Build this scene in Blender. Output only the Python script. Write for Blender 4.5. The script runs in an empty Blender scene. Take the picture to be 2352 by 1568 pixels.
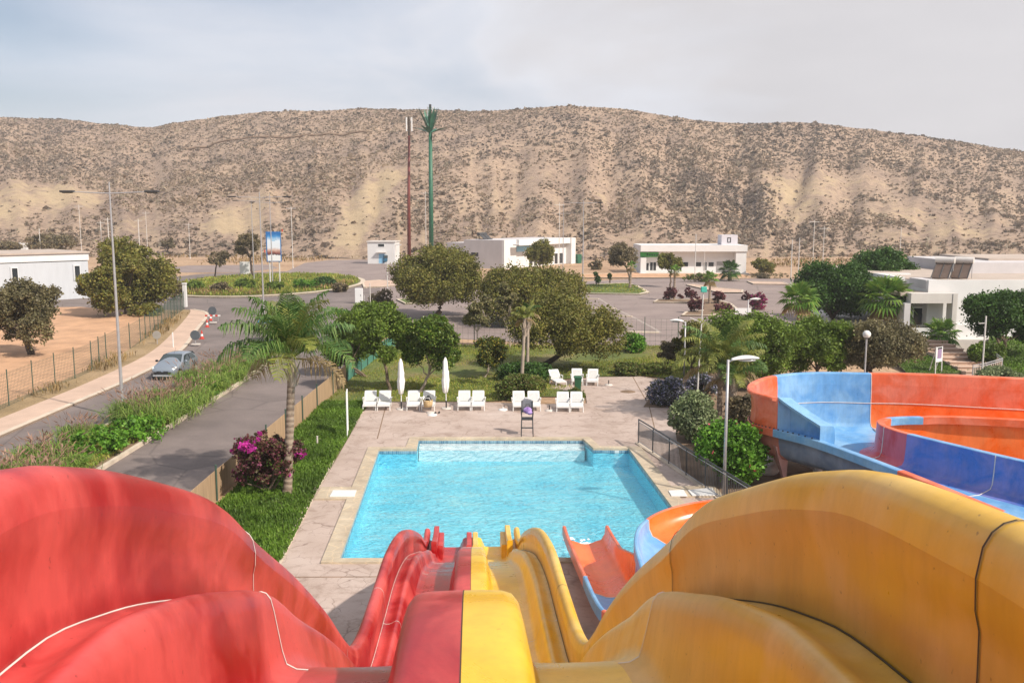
import bpy, math, random
import numpy as np
from mathutils import Vector, Matrix
from mathutils.geometry import tessellate_polygon

RNG = random.Random(7)
NR = np.random.default_rng(7)
SC = bpy.context.scene
COL = SC.collection
R = math.radians
# ------------------------------------------------------------------ camera numbers
FOC, CX, CY, CAMH = 2078.0, 1176.0, 784.0, 10.0
PITCH = math.atan(288.0 / 2078.0)
CP, SP = math.cos(PITCH), math.sin(PITCH)

def ratio(y):
    v = y - CY
    return (v * CP + FOC * SP) / (FOC * CP - v * SP)

def at(x, y, z=0.0):
    """ground point (at height z) that a survey of the photograph gives"""
    Y = (CAMH - z) / ratio(y)
    return Vector(((x - CX) / FOC * (Y * CP + (CAMH - z) * SP), Y, z))

def atY(x, y, Y):
    z = CAMH - Y * ratio(y)
    return Vector(((x - CX) / FOC * (Y * CP + (CAMH - z) * SP), Y, z))

def zat(Y, y):
    return CAMH - Y * ratio(y)

def ppm(Y, z=0.0):
    return FOC / (Y * CP + (CAMH - z) * SP)

# ------------------------------------------------------------------ object helpers
def tag(o, label=None, cat=None, group=None, kind=None):
    if label: o['label'] = label
    if cat: o['category'] = cat
    if group: o['group'] = group
    if kind: o['kind'] = kind
    return o

def thing(name, label, cat, loc=(0, 0, 0), rz=0.0, group=None):
    o = bpy.data.objects.new(name, None)
    o.empty_display_size = 0.2
    COL.objects.link(o)
    o.location = loc
    o.rotation_euler = (0, 0, rz)
    return tag(o, label, cat, group)

def copy_tree(o, parent=None):
    c = o.copy()
    COL.objects.link(c)
    if parent is not None:
        c.parent = parent
    for ch in list(o.children):
        copy_tree(ch, c)
    return c

class MB:
    def __init__(self):
        self.v = []; self.f = []; self.m = []
    def add(self, vs, fs, mi=0):
        b = len(self.v)
        self.v.extend([tuple(p) for p in vs])
        for f in fs:
            self.f.append(tuple(b + i for i in f)); self.m.append(mi)
        return self
    def box(self, c, s, rz=0.0, mi=0, mat=None):
        hx, hy, hz = s[0] / 2, s[1] / 2, s[2] / 2
        vs = [Vector((sx * hx, sy * hy, sz * hz)) for sz in (-1, 1) for sy in (-1, 1) for sx in (-1, 1)]
        if mat is None:
            mat = Matrix.Rotation(rz, 3, 'Z')
        vs = [mat @ v + Vector(c) for v in vs]
        fs = [(0, 2, 3, 1), (4, 5, 7, 6), (0, 1, 5, 4), (2, 6, 7, 3), (0, 4, 6, 2), (1, 3, 7, 5)]
        return self.add(vs, fs, mi)
    def span(self, x0, x1, y0, y1, z0, z1, mi=0):
        return self.box(((x0 + x1) / 2, (y0 + y1) / 2, (z0 + z1) / 2), (abs(x1 - x0), abs(y1 - y0), abs(z1 - z0)), 0, mi)
    def tube(self, path, rad, n=8, mi=0, cap=True):
        path = [Vector(p) for p in path]
        if not hasattr(rad, '__len__'): rad = [rad] * len(path)
        vs = []; fs = []
        for i, p in enumerate(path):
            a = path[max(i - 1, 0)]; b = path[min(i + 1, len(path) - 1)]
            t = (b - a)
            if t.length < 1e-9: t = Vector((0, 0, 1))
            t.normalize()
            ref = Vector((0, 0, 1)) if abs(t.z) < 0.95 else Vector((1, 0, 0))
            u = t.cross(ref).normalized(); w = t.cross(u).normalized()
            for k in range(n):
                an = 2 * math.pi * k / n
                vs.append(p + (u * math.cos(an) + w * math.sin(an)) * rad[i])
        for i in range(len(path) - 1):
            for k in range(n):
                k2 = (k + 1) % n
                fs.append((i * n + k, i * n + k2, (i + 1) * n + k2, (i + 1) * n + k))
        if cap:
            fs.append(tuple(range(n))[::-1]); fs.append(tuple((len(path) - 1) * n + k for k in range(n)))
        return self.add(vs, fs, mi)
    def lathe(self, prof, c=(0, 0, 0), n=16, mi=0, wob=None):
        vs = []; fs = []
        for r, z in prof:
            for k in range(n):
                an = 2 * math.pi * k / n
                rr = r * (wob(k, z) if wob else 1)
                vs.append((c[0] + rr * math.cos(an), c[1] + rr * math.sin(an), c[2] + z))
        for i in range(len(prof) - 1):
            for k in range(n):
                k2 = (k + 1) % n
                fs.append((i * n + k, i * n + k2, (i + 1) * n + k2, (i + 1) * n + k))
        return self.add(vs, fs, mi)
    def ell(self, c, r, n=12, m=8, mi=0):
        vs = []; fs = []
        for i in range(m + 1):
            th = math.pi * i / m
            for k in range(n):
                an = 2 * math.pi * k / n
                vs.append((c[0] + r[0] * math.sin(th) * math.cos(an), c[1] + r[1] * math.sin(th) * math.sin(an), c[2] + r[2] * math.cos(th)))
        for i in range(m):
            for k in range(n):
                k2 = (k + 1) % n
                fs.append((i * n + k, (i + 1) * n + k, (i + 1) * n + k2, i * n + k2))
        return self.add(vs, fs, mi)
    def prism(self, poly, z0, z1, mi=0):
        n = len(poly)
        vs = [(p[0], p[1], z0) for p in poly] + [(p[0], p[1], z1) for p in poly]
        fs = [tuple(range(n))[::-1], tuple(range(n, 2 * n))]
        for i in range(n):
            j = (i + 1) % n
            fs.append((i, j, n + j, n + i))
        return self.add(vs, fs, mi)
    def build(self, name, mats, parent=None, smooth=False, loc=None, bevel=0.0):
        me = bpy.data.meshes.new(name)
        me.from_pydata(self.v, [], self.f)
        if not isinstance(mats, (list, tuple)): mats = [mats]
        for m in mats: me.materials.append(m)
        if len(mats) > 1:
            me.polygons.foreach_set('material_index', self.m)
        if smooth:
            me.polygons.foreach_set('use_smooth', [True] * len(me.polygons))
        me.validate(); me.update()
        o = bpy.data.objects.new(name, me)
        COL.objects.link(o)
        if parent is not None: o.parent = parent
        if loc is not None: o.location = loc
        if bevel:
            b = o.modifiers.new('bevel', 'BEVEL'); b.width = bevel; b.segments = 2; b.limit_method = 'ANGLE'; b.angle_limit = R(40)
        return o

def quads(name, V, mat, parent=None):
    """V: (n,4,3) array of separate quads"""
    V = np.asarray(V, dtype=np.float32)
    n = len(V)
    me = bpy.data.meshes.new(name)
    me.vertices.add(4 * n); me.loops.add(4 * n); me.polygons.add(n)
    me.vertices.foreach_set('co', V.reshape(-1))
    me.loops.foreach_set('vertex_index', np.arange(4 * n, dtype=np.int32))
    me.polygons.foreach_set('loop_start', np.arange(0, 4 * n, 4, dtype=np.int32))
    me.polygons.foreach_set('loop_total', np.full(n, 4, dtype=np.int32))
    me.update(); me.validate()
    me.materials.append(mat)
    o = bpy.data.objects.new(name, me)
    COL.objects.link(o)
    if parent is not None: o.parent = parent
    return o

def unit(a):
    return a / (np.linalg.norm(a, axis=-1, keepdims=True) + 1e-9)

def leafquads(P, size, aspect=0.45, up=0.0, rng=NR):
    """rhombic leaves centred at P"""
    n = len(P)
    u = unit(rng.normal(size=(n, 3)) + np.array([0, 0, up]))
    w = unit(np.cross(u, rng.normal(size=(n, 3))))
    s = (np.asarray(size) * np.ones(n) * rng.uniform(0.6, 1.35, n))[:, None]
    a = P - u * s * 0.5; c = P + u * s * 0.5
    b = P + w * s * aspect - u * s * 0.05; d = P - w * s * aspect - u * s * 0.05
    return np.stack([a, b, c, d], 1)

def sheet(name, polys, z, mat, holes=None, kind='structure', label=None, cat=None):
    """flat sheet(s) at height z; polys: list of outlines of (x,y)"""
    mb = MB()
    for poly in polys:
        loops = [[Vector((p[0], p[1], 0)) for p in poly]]
        for h in (holes or []):
            loops.append([Vector((p[0], p[1], 0)) for p in h])
        flat = [v for l in loops for v in l]
        tris = tessellate_polygon(loops)
        fs = []
        for t in tris:
            a, b, c = (flat[i] for i in t)
            if (b - a).cross(c - a).z < 0: t = (t[0], t[2], t[1])
            fs.append(t)
        mb.add([(v.x, v.y, z) for v in flat], fs)
    o = mb.build(name, mat)
    return tag(o, label, cat, None, kind)

def gp(pts, z=0.0):
    return [tuple(at(x, y, z)[:2]) for x, y in pts]

def smooth_line(pts, n=6):
    out = []
    P = [Vector((p[0], p[1], 0)) for p in pts]
    for i in range(len(P) - 1):
        p0 = P[max(i - 1, 0)]; p1 = P[i]; p2 = P[i + 1]; p3 = P[min(i + 2, len(P) - 1)]
        for k in range(n):
            t = k / n
            q = 0.5 * ((2 * p1) + (p2 - p0) * t + (2 * p0 - 5 * p1 + 4 * p2 - p3) * t * t + (3 * p1 - p0 - 3 * p2 + p3) * t ** 3)
            out.append((q.x, q.y))
    out.append((P[-1].x, P[-1].y))
    return out

def strip(mb, line, w, z0, z1, closed=False, off=0.0, mi=0):
    """kerb-like bar along a ground line, w to the left of it"""
    n = len(line); L = []
    for i in range(n):
        a = Vector(line[(i - 1) % n] if closed else line[max(i - 1, 0)]); b = Vector(line[(i + 1) % n] if closed else line[min(i + 1, n - 1)])
        t = (b - a)
        if t.length < 1e-6: t = Vector((0, 1))
        t.normalize(); nrm = Vector((-t.y, t.x))
        p = Vector(line[i])
        L.append((p + nrm * off, p + nrm * (off + w)))
    vs = []; fs = []
    for a, b in L:
        vs += [(a.x, a.y, z0), (a.x, a.y, z1), (b.x, b.y, z1), (b.x, b.y, z0)]
    m = n if closed else n - 1
    for i in range(m):
        j = (i + 1) % n
        for k in range(3):
            fs.append((i * 4 + k, j * 4 + k, j * 4 + k + 1, i * 4 + k + 1))
    if not closed:
        fs.append((0, 1, 2, 3)); fs.append(((n - 1) * 4 + 3, (n - 1) * 4 + 2, (n - 1) * 4 + 1, (n - 1) * 4))
    mb.add(vs, fs, mi)

def inside(P, poly):
    x, y = P[:, 0], P[:, 1]
    r = np.zeros(len(P), bool)
    j = len(poly) - 1
    for i in range(len(poly)):
        xi, yi = poly[i]; xj, yj = poly[j]
        c = ((yi > y) != (yj > y)) & (x < (xj - xi) * (y - yi) / (yj - yi + 1e-12) + xi)
        r ^= c
        j = i
    return r

def scatter(poly, n, rng=NR):
    a = np.array(poly); lo = a.min(0); hi = a.max(0)
    out = []
    tot = 0
    while tot < n:
        P = rng.uniform(lo, hi, size=(max(n, 1000), 2))
        P = P[inside(P, poly)]
        out.append(P); tot += len(P)
        if len(P) == 0: break
    return np.concatenate(out)[:n]

# ------------------------------------------------------------------ materials
def lk(nt, a, b): nt.links.new(a, b)

def newmat(name):
    m = bpy.data.materials.new(name); m.use_nodes = True
    nt = m.node_tree
    return m, nt, nt.nodes['Principled BSDF']

def noise(nt, scale, detail=5, rough=0.6, coord='Object', stretch=None, dist=0.0):
    tc = nt.nodes.new('ShaderNodeTexCoord')
    src = tc.outputs[coord]
    if stretch:
        mp = nt.nodes.new('ShaderNodeMapping'); mp.inputs['Scale'].default_value = stretch
        lk(nt, src, mp.inputs['Vector']); src = mp.outputs[0]
    n = nt.nodes.new('ShaderNodeTexNoise')
    n.inputs['Scale'].default_value = scale; n.inputs['Detail'].default_value = detail
    n.inputs['Roughness'].default_value = rough; n.inputs['Distortion'].default_value = dist
    lk(nt, src, n.inputs['Vector'])
    return n.outputs['Fac']

def ramp(nt, fac, stops):
    r = nt.nodes.new('ShaderNodeValToRGB')
    els = r.color_ramp.elements
    while len(els) < len(stops): els.new(0.5)
    for e, (p, c) in zip(els, stops):
        e.position = p; e.color = tuple(c) + (1,) if len(c) == 3 else c
    lk(nt, fac, r.inputs['Fac'])
    return r.outputs['Color']

def mixc(nt, fac, a, b, mode='MIX'):
    n = nt.nodes.new('ShaderNodeMix'); n.data_type = 'RGBA'; n.blend_type = mode
    for sock, val in ((n.inputs[0], fac), (n.inputs[6], a), (n.inputs[7], b)):
        if hasattr(val, 'is_output') or isinstance(val, bpy.types.NodeSocket): lk(nt, val, sock)
        elif isinstance(val, (int, float)): sock.default_value = val
        else: sock.default_value = tuple(val) + (1,)
    return n.outputs[2]

def bump(nt, bsdf, h, strength=0.3, dist=0.02):
    b = nt.nodes.new('ShaderNodeBump'); b.inputs['Strength'].default_value = strength; b.inputs['Distance'].default_value = dist
    lk(nt, h, b.inputs['Height']); lk(nt, b.outputs[0], bsdf.inputs['Normal'])

def sc(c, k): return tuple(min(1, x * k) for x in c)

def mat(name, col, rough=0.6, var=0.15, scale=2.5, col2=None, bmp=0.0, bscale=30, bdist=0.01, metal=0.0, coat=0.0, spec=0.5, coord='Object', stretch=None):
    m, nt, b = newmat(name)
    b.inputs['Roughness'].default_value = rough; b.inputs['Metallic'].default_value = metal
    b.inputs['Coat Weight'].default_value = coat; b.inputs['Specular IOR Level'].default_value = spec
    if var > 0 or col2:
        f = noise(nt, scale, 6, 0.62, coord, stretch)
        c = ramp(nt, f, [(0.3, sc(col, 1 - var)), (0.7, col2 if col2 else sc(col, 1 + var))])
        lk(nt, c, b.inputs['Base Color'])
    else:
        b.inputs['Base Color'].default_value = tuple(col) + (1,)
    if bmp:
        bump(nt, b, noise(nt, bscale, 5, 0.6, coord), bmp, bdist)
    return m

def leafmat(name, cols, transl=0.25, nscale=0.9, rough=0.55, dark=0.55):
    """leaf colours differ leaf by leaf and between clumps of a crown"""
    m = bpy.data.materials.new(name); m.use_nodes = True
    nt = m.node_tree; nt.nodes.clear()
    out = nt.nodes.new('ShaderNodeOutputMaterial')
    g = nt.nodes.new('ShaderNodeNewGeometry')
    k = len(cols)
    c = ramp(nt, g.outputs['Random Per Island'], [((i + 0.5) / k, cols[i]) for i in range(k)])
    f = noise(nt, nscale, 3, 0.6)
    t = ramp(nt, f, [(0.35, (dark, dark, dark)), (0.65, (1.25, 1.2, 1.05))])
    c = mixc(nt, 1.0, c, t, 'MULTIPLY')
    p = nt.nodes.new('ShaderNodeBsdfPrincipled'); p.inputs['Roughness'].default_value = rough
    p.inputs['Specular IOR Level'].default_value = 0.3
    lk(nt, c, p.inputs['Base Color'])
    tr = nt.nodes.new('ShaderNodeBsdfTranslucent'); lk(nt, c, tr.inputs['Color'])
    mx = nt.nodes.new('ShaderNodeMixShader'); mx.inputs[0].default_value = transl
    lk(nt, p.outputs[0], mx.inputs[1]); lk(nt, tr.outputs[0], mx.inputs[2]); lk(nt, mx.outputs[0], out.inputs['Surface'])
    return m
# ------------------------------------------------------------------ camera, sun, sky
cam = bpy.data.cameras.new('camera'); camo = bpy.data.objects.new('camera', cam); COL.objects.link(camo)
cam.sensor_width = 36.0; cam.lens = 36.0 * FOC / 2352.0
cam.clip_start = 0.05; cam.clip_end = 6000
camo.location = (0, 0, CAMH); camo.rotation_euler = (math.pi / 2 - PITCH, 0, 0)
SC.camera = camo

SUN_EL = R(43); SUN_AZ = math.atan2(0.80, -0.60)      # measured from +Y towards +X
to_sun = Vector((math.sin(SUN_AZ) * math.cos(SUN_EL), math.cos(SUN_AZ) * math.cos(SUN_EL), math.sin(SUN_EL)))
sl = bpy.data.lights.new('sun', 'SUN'); sl.energy = 4.9; sl.angle = R(1.2); sl.color = (1.0, 0.92, 0.82)
so = bpy.data.objects.new('sun', sl); COL.objects.link(so)
so.rotation_euler = to_sun.to_track_quat('Z', 'Y').to_euler(); so.location = (30, -20, 40)

w = bpy.data.worlds.new('World'); SC.world = w; w.use_nodes = True
nt = w.node_tree; nt.nodes.clear()
out = nt.nodes.new('ShaderNodeOutputWorld'); bg = nt.nodes.new('ShaderNodeBackground')
sky = nt.nodes.new('ShaderNodeTexSky'); sky.sky_type = 'NISHITA'; sky.sun_disc = False
sky.sun_elevation = SUN_EL; sky.sun_rotation = SUN_AZ; sky.air_density = 1.0; sky.dust_density = 2.0; sky.ozone_density = 1.0
tc = nt.nodes.new('ShaderNodeTexCoord')
mp = nt.nodes.new('ShaderNodeMapping'); mp.inputs['Scale'].default_value = (1.0, 1.0, 3.2); mp.inputs['Location'].default_value = (0.3, 0.1, 0.4)
lk(nt, tc.outputs['Generated'], mp.inputs['Vector'])
n1 = nt.nodes.new('ShaderNodeTexNoise'); n1.inputs['Scale'].default_value = 2.4; n1.inputs['Detail'].default_value = 7; n1.inputs['Roughness'].default_value = 0.5; n1.inputs['Distortion'].default_value = 0.4
lk(nt, mp.outputs[0], n1.inputs['Vector'])
sep = nt.nodes.new('ShaderNodeSeparateXYZ'); lk(nt, tc.outputs['Generated'], sep.inputs[0])
# the cloud sheet is thick towards the east (right) and thins out to pale blue in the west (left)
ma = nt.nodes.new('ShaderNodeMath'); ma.operation = 'MULTIPLY_ADD'; ma.inputs[1].default_value = 0.50; ma.inputs[2].default_value = 0.35
lk(nt, sep.outputs['X'], ma.inputs[0])
mb_ = nt.nodes.new('ShaderNodeMath'); mb_.operation = 'ADD'
lk(nt, ma.outputs[0], mb_.inputs[0]); lk(nt, n1.outputs['Fac'], mb_.inputs[1])
cov = ramp(nt, mb_.outputs[0], [(0.50, (0.25, 0.25, 0.25)), (0.84, (0.97, 0.97, 0.97))])
K = 12.3    # cloud radiance is given before the 0.1 background strength
tint = ramp(nt, mb_.outputs[0], [(0.60, (0.60, 0.625, 0.70)), (0.82, (0.60, 0.61, 0.655)), (1.0, (0.53, 0.515, 0.53))])
n2 = nt.nodes.new('ShaderNodeTexNoise'); n2.inputs['Scale'].default_value = 5.0; n2.inputs['Detail'].default_value = 6
lk(nt, mp.outputs[0], n2.inputs['Vector'])
lum = ramp(nt, n2.outputs['Fac'], [(0.3, (0.95, 0.953, 0.96)), (0.7, (1.05, 1.05, 1.05))])
tint = mixc(nt, 1.0, tint, lum, 'MULTIPLY')
vm = nt.nodes.new('ShaderNodeVectorMath'); vm.operation = 'SCALE'; vm.inputs['Scale'].default_value = K
lk(nt, tint, vm.inputs[0])
c = mixc(nt, cov, sky.outputs[0], vm.outputs[0])
lk(nt, c, bg.inputs['Color']); bg.inputs['Strength'].default_value = 0.1
lk(nt, bg.outputs[0], out.inputs['Surface'])

SC.view_settings.view_transform = 'Standard'; SC.view_settings.look = 'None'
SC.view_settings.exposure = 0.20; SC.view_settings.gamma = 1.0
SC.render.engine = 'CYCLES'
SC.cycles.max_bounces = 8; SC.cycles.transparent_max_bounces = 16
SC.cycles.use_denoising = True
# ------------------------------------------------------------------ materials
def m_asphalt(name, a, b):
    m, nt, bs = newmat(name)
    f = noise(nt, 0.22, 6, 0.65); c1 = ramp(nt, f, [(0.35, a), (0.65, b)])
    g = noise(nt, 55, 2, 0.5); c2 = ramp(nt, g, [(0.3, (0.8, 0.8, 0.8)), (0.7, (1.2, 1.2, 1.2))])
    v = nt.nodes.new('ShaderNodeTexVoronoi'); v.feature = 'DISTANCE_TO_EDGE'; v.inputs['Scale'].default_value = 0.16
    tcn = nt.nodes.new('ShaderNodeTexCoord'); lk(nt, tcn.outputs['Object'], v.inputs['Vector'])
    cr = ramp(nt, v.outputs['Distance'], [(0.0, (0.72, 0.72, 0.72)), (0.012, (1, 1, 1))])
    c = mixc(nt, 1.0, mixc(nt, 1.0, c1, c2, 'MULTIPLY'), cr, 'MULTIPLY')
    lk(nt, c, bs.inputs['Base Color']); bs.inputs['Roughness'].default_value = 0.85
    bump(nt, bs, g, 0.25, 0.01)
    return m
ASPH = m_asphalt('asphalt', (0.135, 0.108, 0.098), (0.215, 0.172, 0.155))
LOT = m_asphalt('lot_asphalt', (0.215, 0.165, 0.15), (0.29, 0.225, 0.20))

def m_ground():
    m, nt, bs = newmat('dirt')
    f = noise(nt, 0.09, 8, 0.65)
    c1 = ramp(nt, f, [(0.3, (0.30, 0.185, 0.115)), (0.5, (0.44, 0.29, 0.18)), (0.7, (0.52, 0.36, 0.23))])
    g = noise(nt, 1.6, 7, 0.7); c2 = ramp(nt, g, [(0.35, (0.62, 0.58, 0.5)), (0.6, (1.1, 1.1, 1.1))])
    c = mixc(nt, 1.0, c1, c2, 'MULTIPLY')
    lk(nt, c, bs.inputs['Base Color']); bs.inputs['Roughness'].default_value = 0.95
    bump(nt, bs, g, 0.6, 0.08)
    return m
DIRT = m_ground()

def m_deck():
    m, nt, bs = newmat('stamped_concrete')
    f = noise(nt, 0.35, 7, 0.6)
    c1 = ramp(nt, f, [(0.3, (0.36, 0.27, 0.22)), (0.5, (0.46, 0.36, 0.305)), (0.72, (0.51, 0.415, 0.36))])
    st = noise(nt, 1.1, 8, 0.75, dist=0.6); c3 = ramp(nt, st, [(0.34, (0.74, 0.70, 0.67)), (0.50, (1, 1, 1))])
    v = nt.nodes.new('ShaderNodeTexVoronoi'); v.feature = 'DISTANCE_TO_EDGE'; v.inputs['Scale'].default_value = 1.7
    tcn = nt.nodes.new('ShaderNodeTexCoord')
    wn = nt.nodes.new('ShaderNodeTexNoise'); wn.inputs['Scale'].default_value = 3; lk(nt, tcn.outputs['Object'], wn.inputs['Vector'])
    va = nt.nodes.new('ShaderNodeVectorMath'); va.operation = 'MULTIPLY_ADD'; va.inputs[1].default_value = (0.35, 0.35, 0); lk(nt, wn.outputs['Color'], va.inputs[0]); lk(nt, tcn.outputs['Object'], va.inputs[2])
    lk(nt, va.outputs[0], v.inputs['Vector'])
    cr = ramp(nt, v.outputs['Distance'], [(0.0, (0.55, 0.5, 0.48)), (0.035, (1, 1, 1))])
    brk = noise(nt, 0.8, 4, 0.6); bk = ramp(nt, brk, [(0.42, (0, 0, 0)), (0.6, (1, 1, 1))])
    cr = mixc(nt, bk, (1, 1, 1), cr)
    c = mixc(nt, 1.0, mixc(nt, 1.0, c1, c3, 'MULTIPLY'), cr, 'MULTIPLY')
    lk(nt, c, bs.inputs['Base Color']); bs.inputs['Roughness'].default_value = 0.7
    bump(nt, bs, v.outputs['Distance'], 0.3, 0.02)
    return m
DECK = m_deck()
def m_coping():
    m, nt, bs = newmat('coping_stone')
    f = noise(nt, 1.3, 7, 0.7)
    c1 = ramp(nt, f, [(0.3, (0.36, 0.285, 0.205)), (0.55, (0.48, 0.395, 0.285)), (0.75, (0.60, 0.51, 0.385))])
    v = nt.nodes.new('ShaderNodeTexVoronoi'); v.feature = 'DISTANCE_TO_EDGE'; v.inputs['Scale'].default_value = 2.1
    tcn = nt.nodes.new('ShaderNodeTexCoord'); lk(nt, tcn.outputs['Object'], v.inputs['Vector'])
    cr = ramp(nt, v.outputs['Distance'], [(0.0, (1.25, 1.2, 1.1)), (0.05, (1, 1, 1))])
    lk(nt, mixc(nt, 1.0, c1, cr, 'MULTIPLY'), bs.inputs['Base Color']); bs.inputs['Roughness'].default_value = 0.65
    return m
COPE = m_coping()
SIDEWALK = mat('pink_paving', (0.52, 0.37, 0.28), 0.85, 0.13, 0.6, bmp=0.2, bscale=20)
KERB = mat('kerb_concrete', (0.55, 0.46, 0.36), 0.85, 0.18, 1.4, bmp=0.2)
PAINT_W = mat('road_paint', (0.35, 0.29, 0.255), 0.8, 0.2, 3)
SOIL = mat('bed_soil', (0.20, 0.13, 0.08), 0.95, 0.35, 1.5, bmp=0.5, bscale=9, bdist=0.05)
DRYEARTH = mat('orange_earth', (0.50, 0.29, 0.165), 0.95, 0.25, 0.5, bmp=0.4, bscale=5, bdist=0.05)

def m_lawn(name, a, b, c_):
    m, nt, bs = newmat(name)
    f = noise(nt, 0.22, 7, 0.65)
    c1 = ramp(nt, f, [(0.33, a), (0.5, b), (0.68, c_)])
    g = noise(nt, 9, 4, 0.7); c2 = ramp(nt, g, [(0.3, (0.6, 0.6, 0.6)), (0.7, (1.3, 1.3, 1.3))])
    lk(nt, mixc(nt, 1.0, c1, c2, 'MULTIPLY'), bs.inputs['Base Color']); bs.inputs['Roughness'].default_value = 0.95
    bump(nt, bs, g, 0.8, 0.06)
    return m
LAWN = m_lawn('lawn', (0.07, 0.11, 0.018), (0.13, 0.15, 0.03), (0.22, 0.16, 0.07))
LAWN_G = m_lawn('green_lawn', (0.075, 0.115, 0.022), (0.10, 0.14, 0.03), (0.14, 0.155, 0.045))
BROWNGRASS = m_lawn('dry_verge', (0.22, 0.155, 0.075), (0.32, 0.22, 0.11), (0.40, 0.28, 0.16))

WALLW = mat('white_render', (0.68, 0.67, 0.66), 0.8, 0.04, 0.8)
WALLG = mat('grey_render', (0.55, 0.52, 0.52), 0.85, 0.08, 0.5)
ROOF = mat('roof_screed', (0.45, 0.37, 0.31), 0.9, 0.12, 0.6)
BEIGE = mat('beige_concrete', (0.60, 0.56, 0.52), 0.85, 0.08, 0.8)
GLASSD = mat('dark_glass', (0.03, 0.035, 0.04), 0.12, 0.2, 0.6, spec=0.6)
FRAMEW = mat('white_frame', (0.75, 0.75, 0.74), 0.5, 0.04)
SHUT = mat('grey_shutter', (0.30, 0.29, 0.28), 0.6, 0.08, 2)
SIGNG = mat('green_sign', (0.05, 0.36, 0.07), 0.5, 0.1, 1)
SIGNDG = mat('dark_green_lettering', (0.01, 0.10, 0.03), 0.5, 0.1, 1)
SIGNB = mat('blue_sign', (0.24, 0.50, 0.72), 0.5, 0.12, 0.6)
STEELW = mat('pale_pole', (0.60, 0.58, 0.55), 0.5, 0.08, 3, metal=0.0)
GALV = mat('galvanised', (0.42, 0.41, 0.42), 0.45, 0.12, 4, metal=0.35)
DKGREY = mat('dark_metal', (0.06, 0.06, 0.062), 0.5, 0.15, 4, metal=0.2)
BLACK = mat('black_plastic', (0.02, 0.02, 0.022), 0.5, 0.2, 4)
RUST = mat('red_oxide', (0.17, 0.035, 0.025), 0.55, 0.25, 1.2)
MASTG = mat('mast_green', (0.02, 0.12, 0.065), 0.5, 0.2, 1.0)
PLASTW = mat('white_plastic', (0.70, 0.69, 0.67), 0.4, 0.05, 5)
CLOTHW = mat('white_canvas', (0.80, 0.78, 0.76), 0.85, 0.06, 5, bmp=0.3, bscale=12, bdist=0.02)
TEAL = mat('teal_box', (0.06, 0.42, 0.33), 0.5, 0.1, 4)
FENCEG = mat('green_fence_post', (0.045, 0.085, 0.06), 0.55, 0.15, 4)
REED = mat('reed_screen', (0.40, 0.27, 0.16), 0.85, 0.22, 1.2, stretch=(9, 9, 0.5))
GREENNET = mat('green_net', (0.07, 0.22, 0.16), 0.8, 0.25, 2)
CONC = mat('concrete_block', (0.55, 0.50, 0.45), 0.85, 0.1, 3)
REDP = mat('red_plastic', (0.55, 0.05, 0.03), 0.45, 0.1, 3)
BARK = mat('bark', (0.16, 0.115, 0.08), 0.95, 0.35, 5, bmp=0.7, bscale=14, bdist=0.03)
BARKD = mat('dark_bark', (0.075, 0.055, 0.04), 0.95, 0.35, 5, bmp=0.7, bscale=14, bdist=0.03)
BARKP = mat('pale_bark', (0.36, 0.29, 0.23), 0.9, 0.25, 4, bmp=0.4)
def m_palmtrunk():
    m, nt, bs = newmat('palm_trunk')
    tcn = nt.nodes.new('ShaderNodeTexCoord'); wv = nt.nodes.new('ShaderNodeTexWave'); wv.bands_direction = 'Z'
    wv.inputs['Scale'].default_value = 1.5; wv.inputs['Distortion'].default_value = 2.5; wv.inputs['Detail'].default_value = 3; wv.inputs['Detail Scale'].default_value = 2
    lk(nt, tcn.outputs['Object'], wv.inputs['Vector'])
    c = ramp(nt, wv.outputs['Fac'], [(0.0, (0.20, 0.145, 0.105)), (0.3, (0.28, 0.21, 0.155)), (1.0, (0.34, 0.265, 0.20))])
    f = noise(nt, 3, 5, 0.6); c2 = ramp(nt, f, [(0.3, (0.75, 0.75, 0.75)), (0.7, (1.15, 1.15, 1.15))])
    lk(nt, mixc(nt, 1.0, c, c2, 'MULTIPLY'), bs.inputs['Base Color']); bs.inputs['Roughness'].default_value = 0.9
    bump(nt, bs, wv.outputs['Fac'], 0.5, 0.03)
    return m
PALMT = m_palmtrunk()

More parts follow.
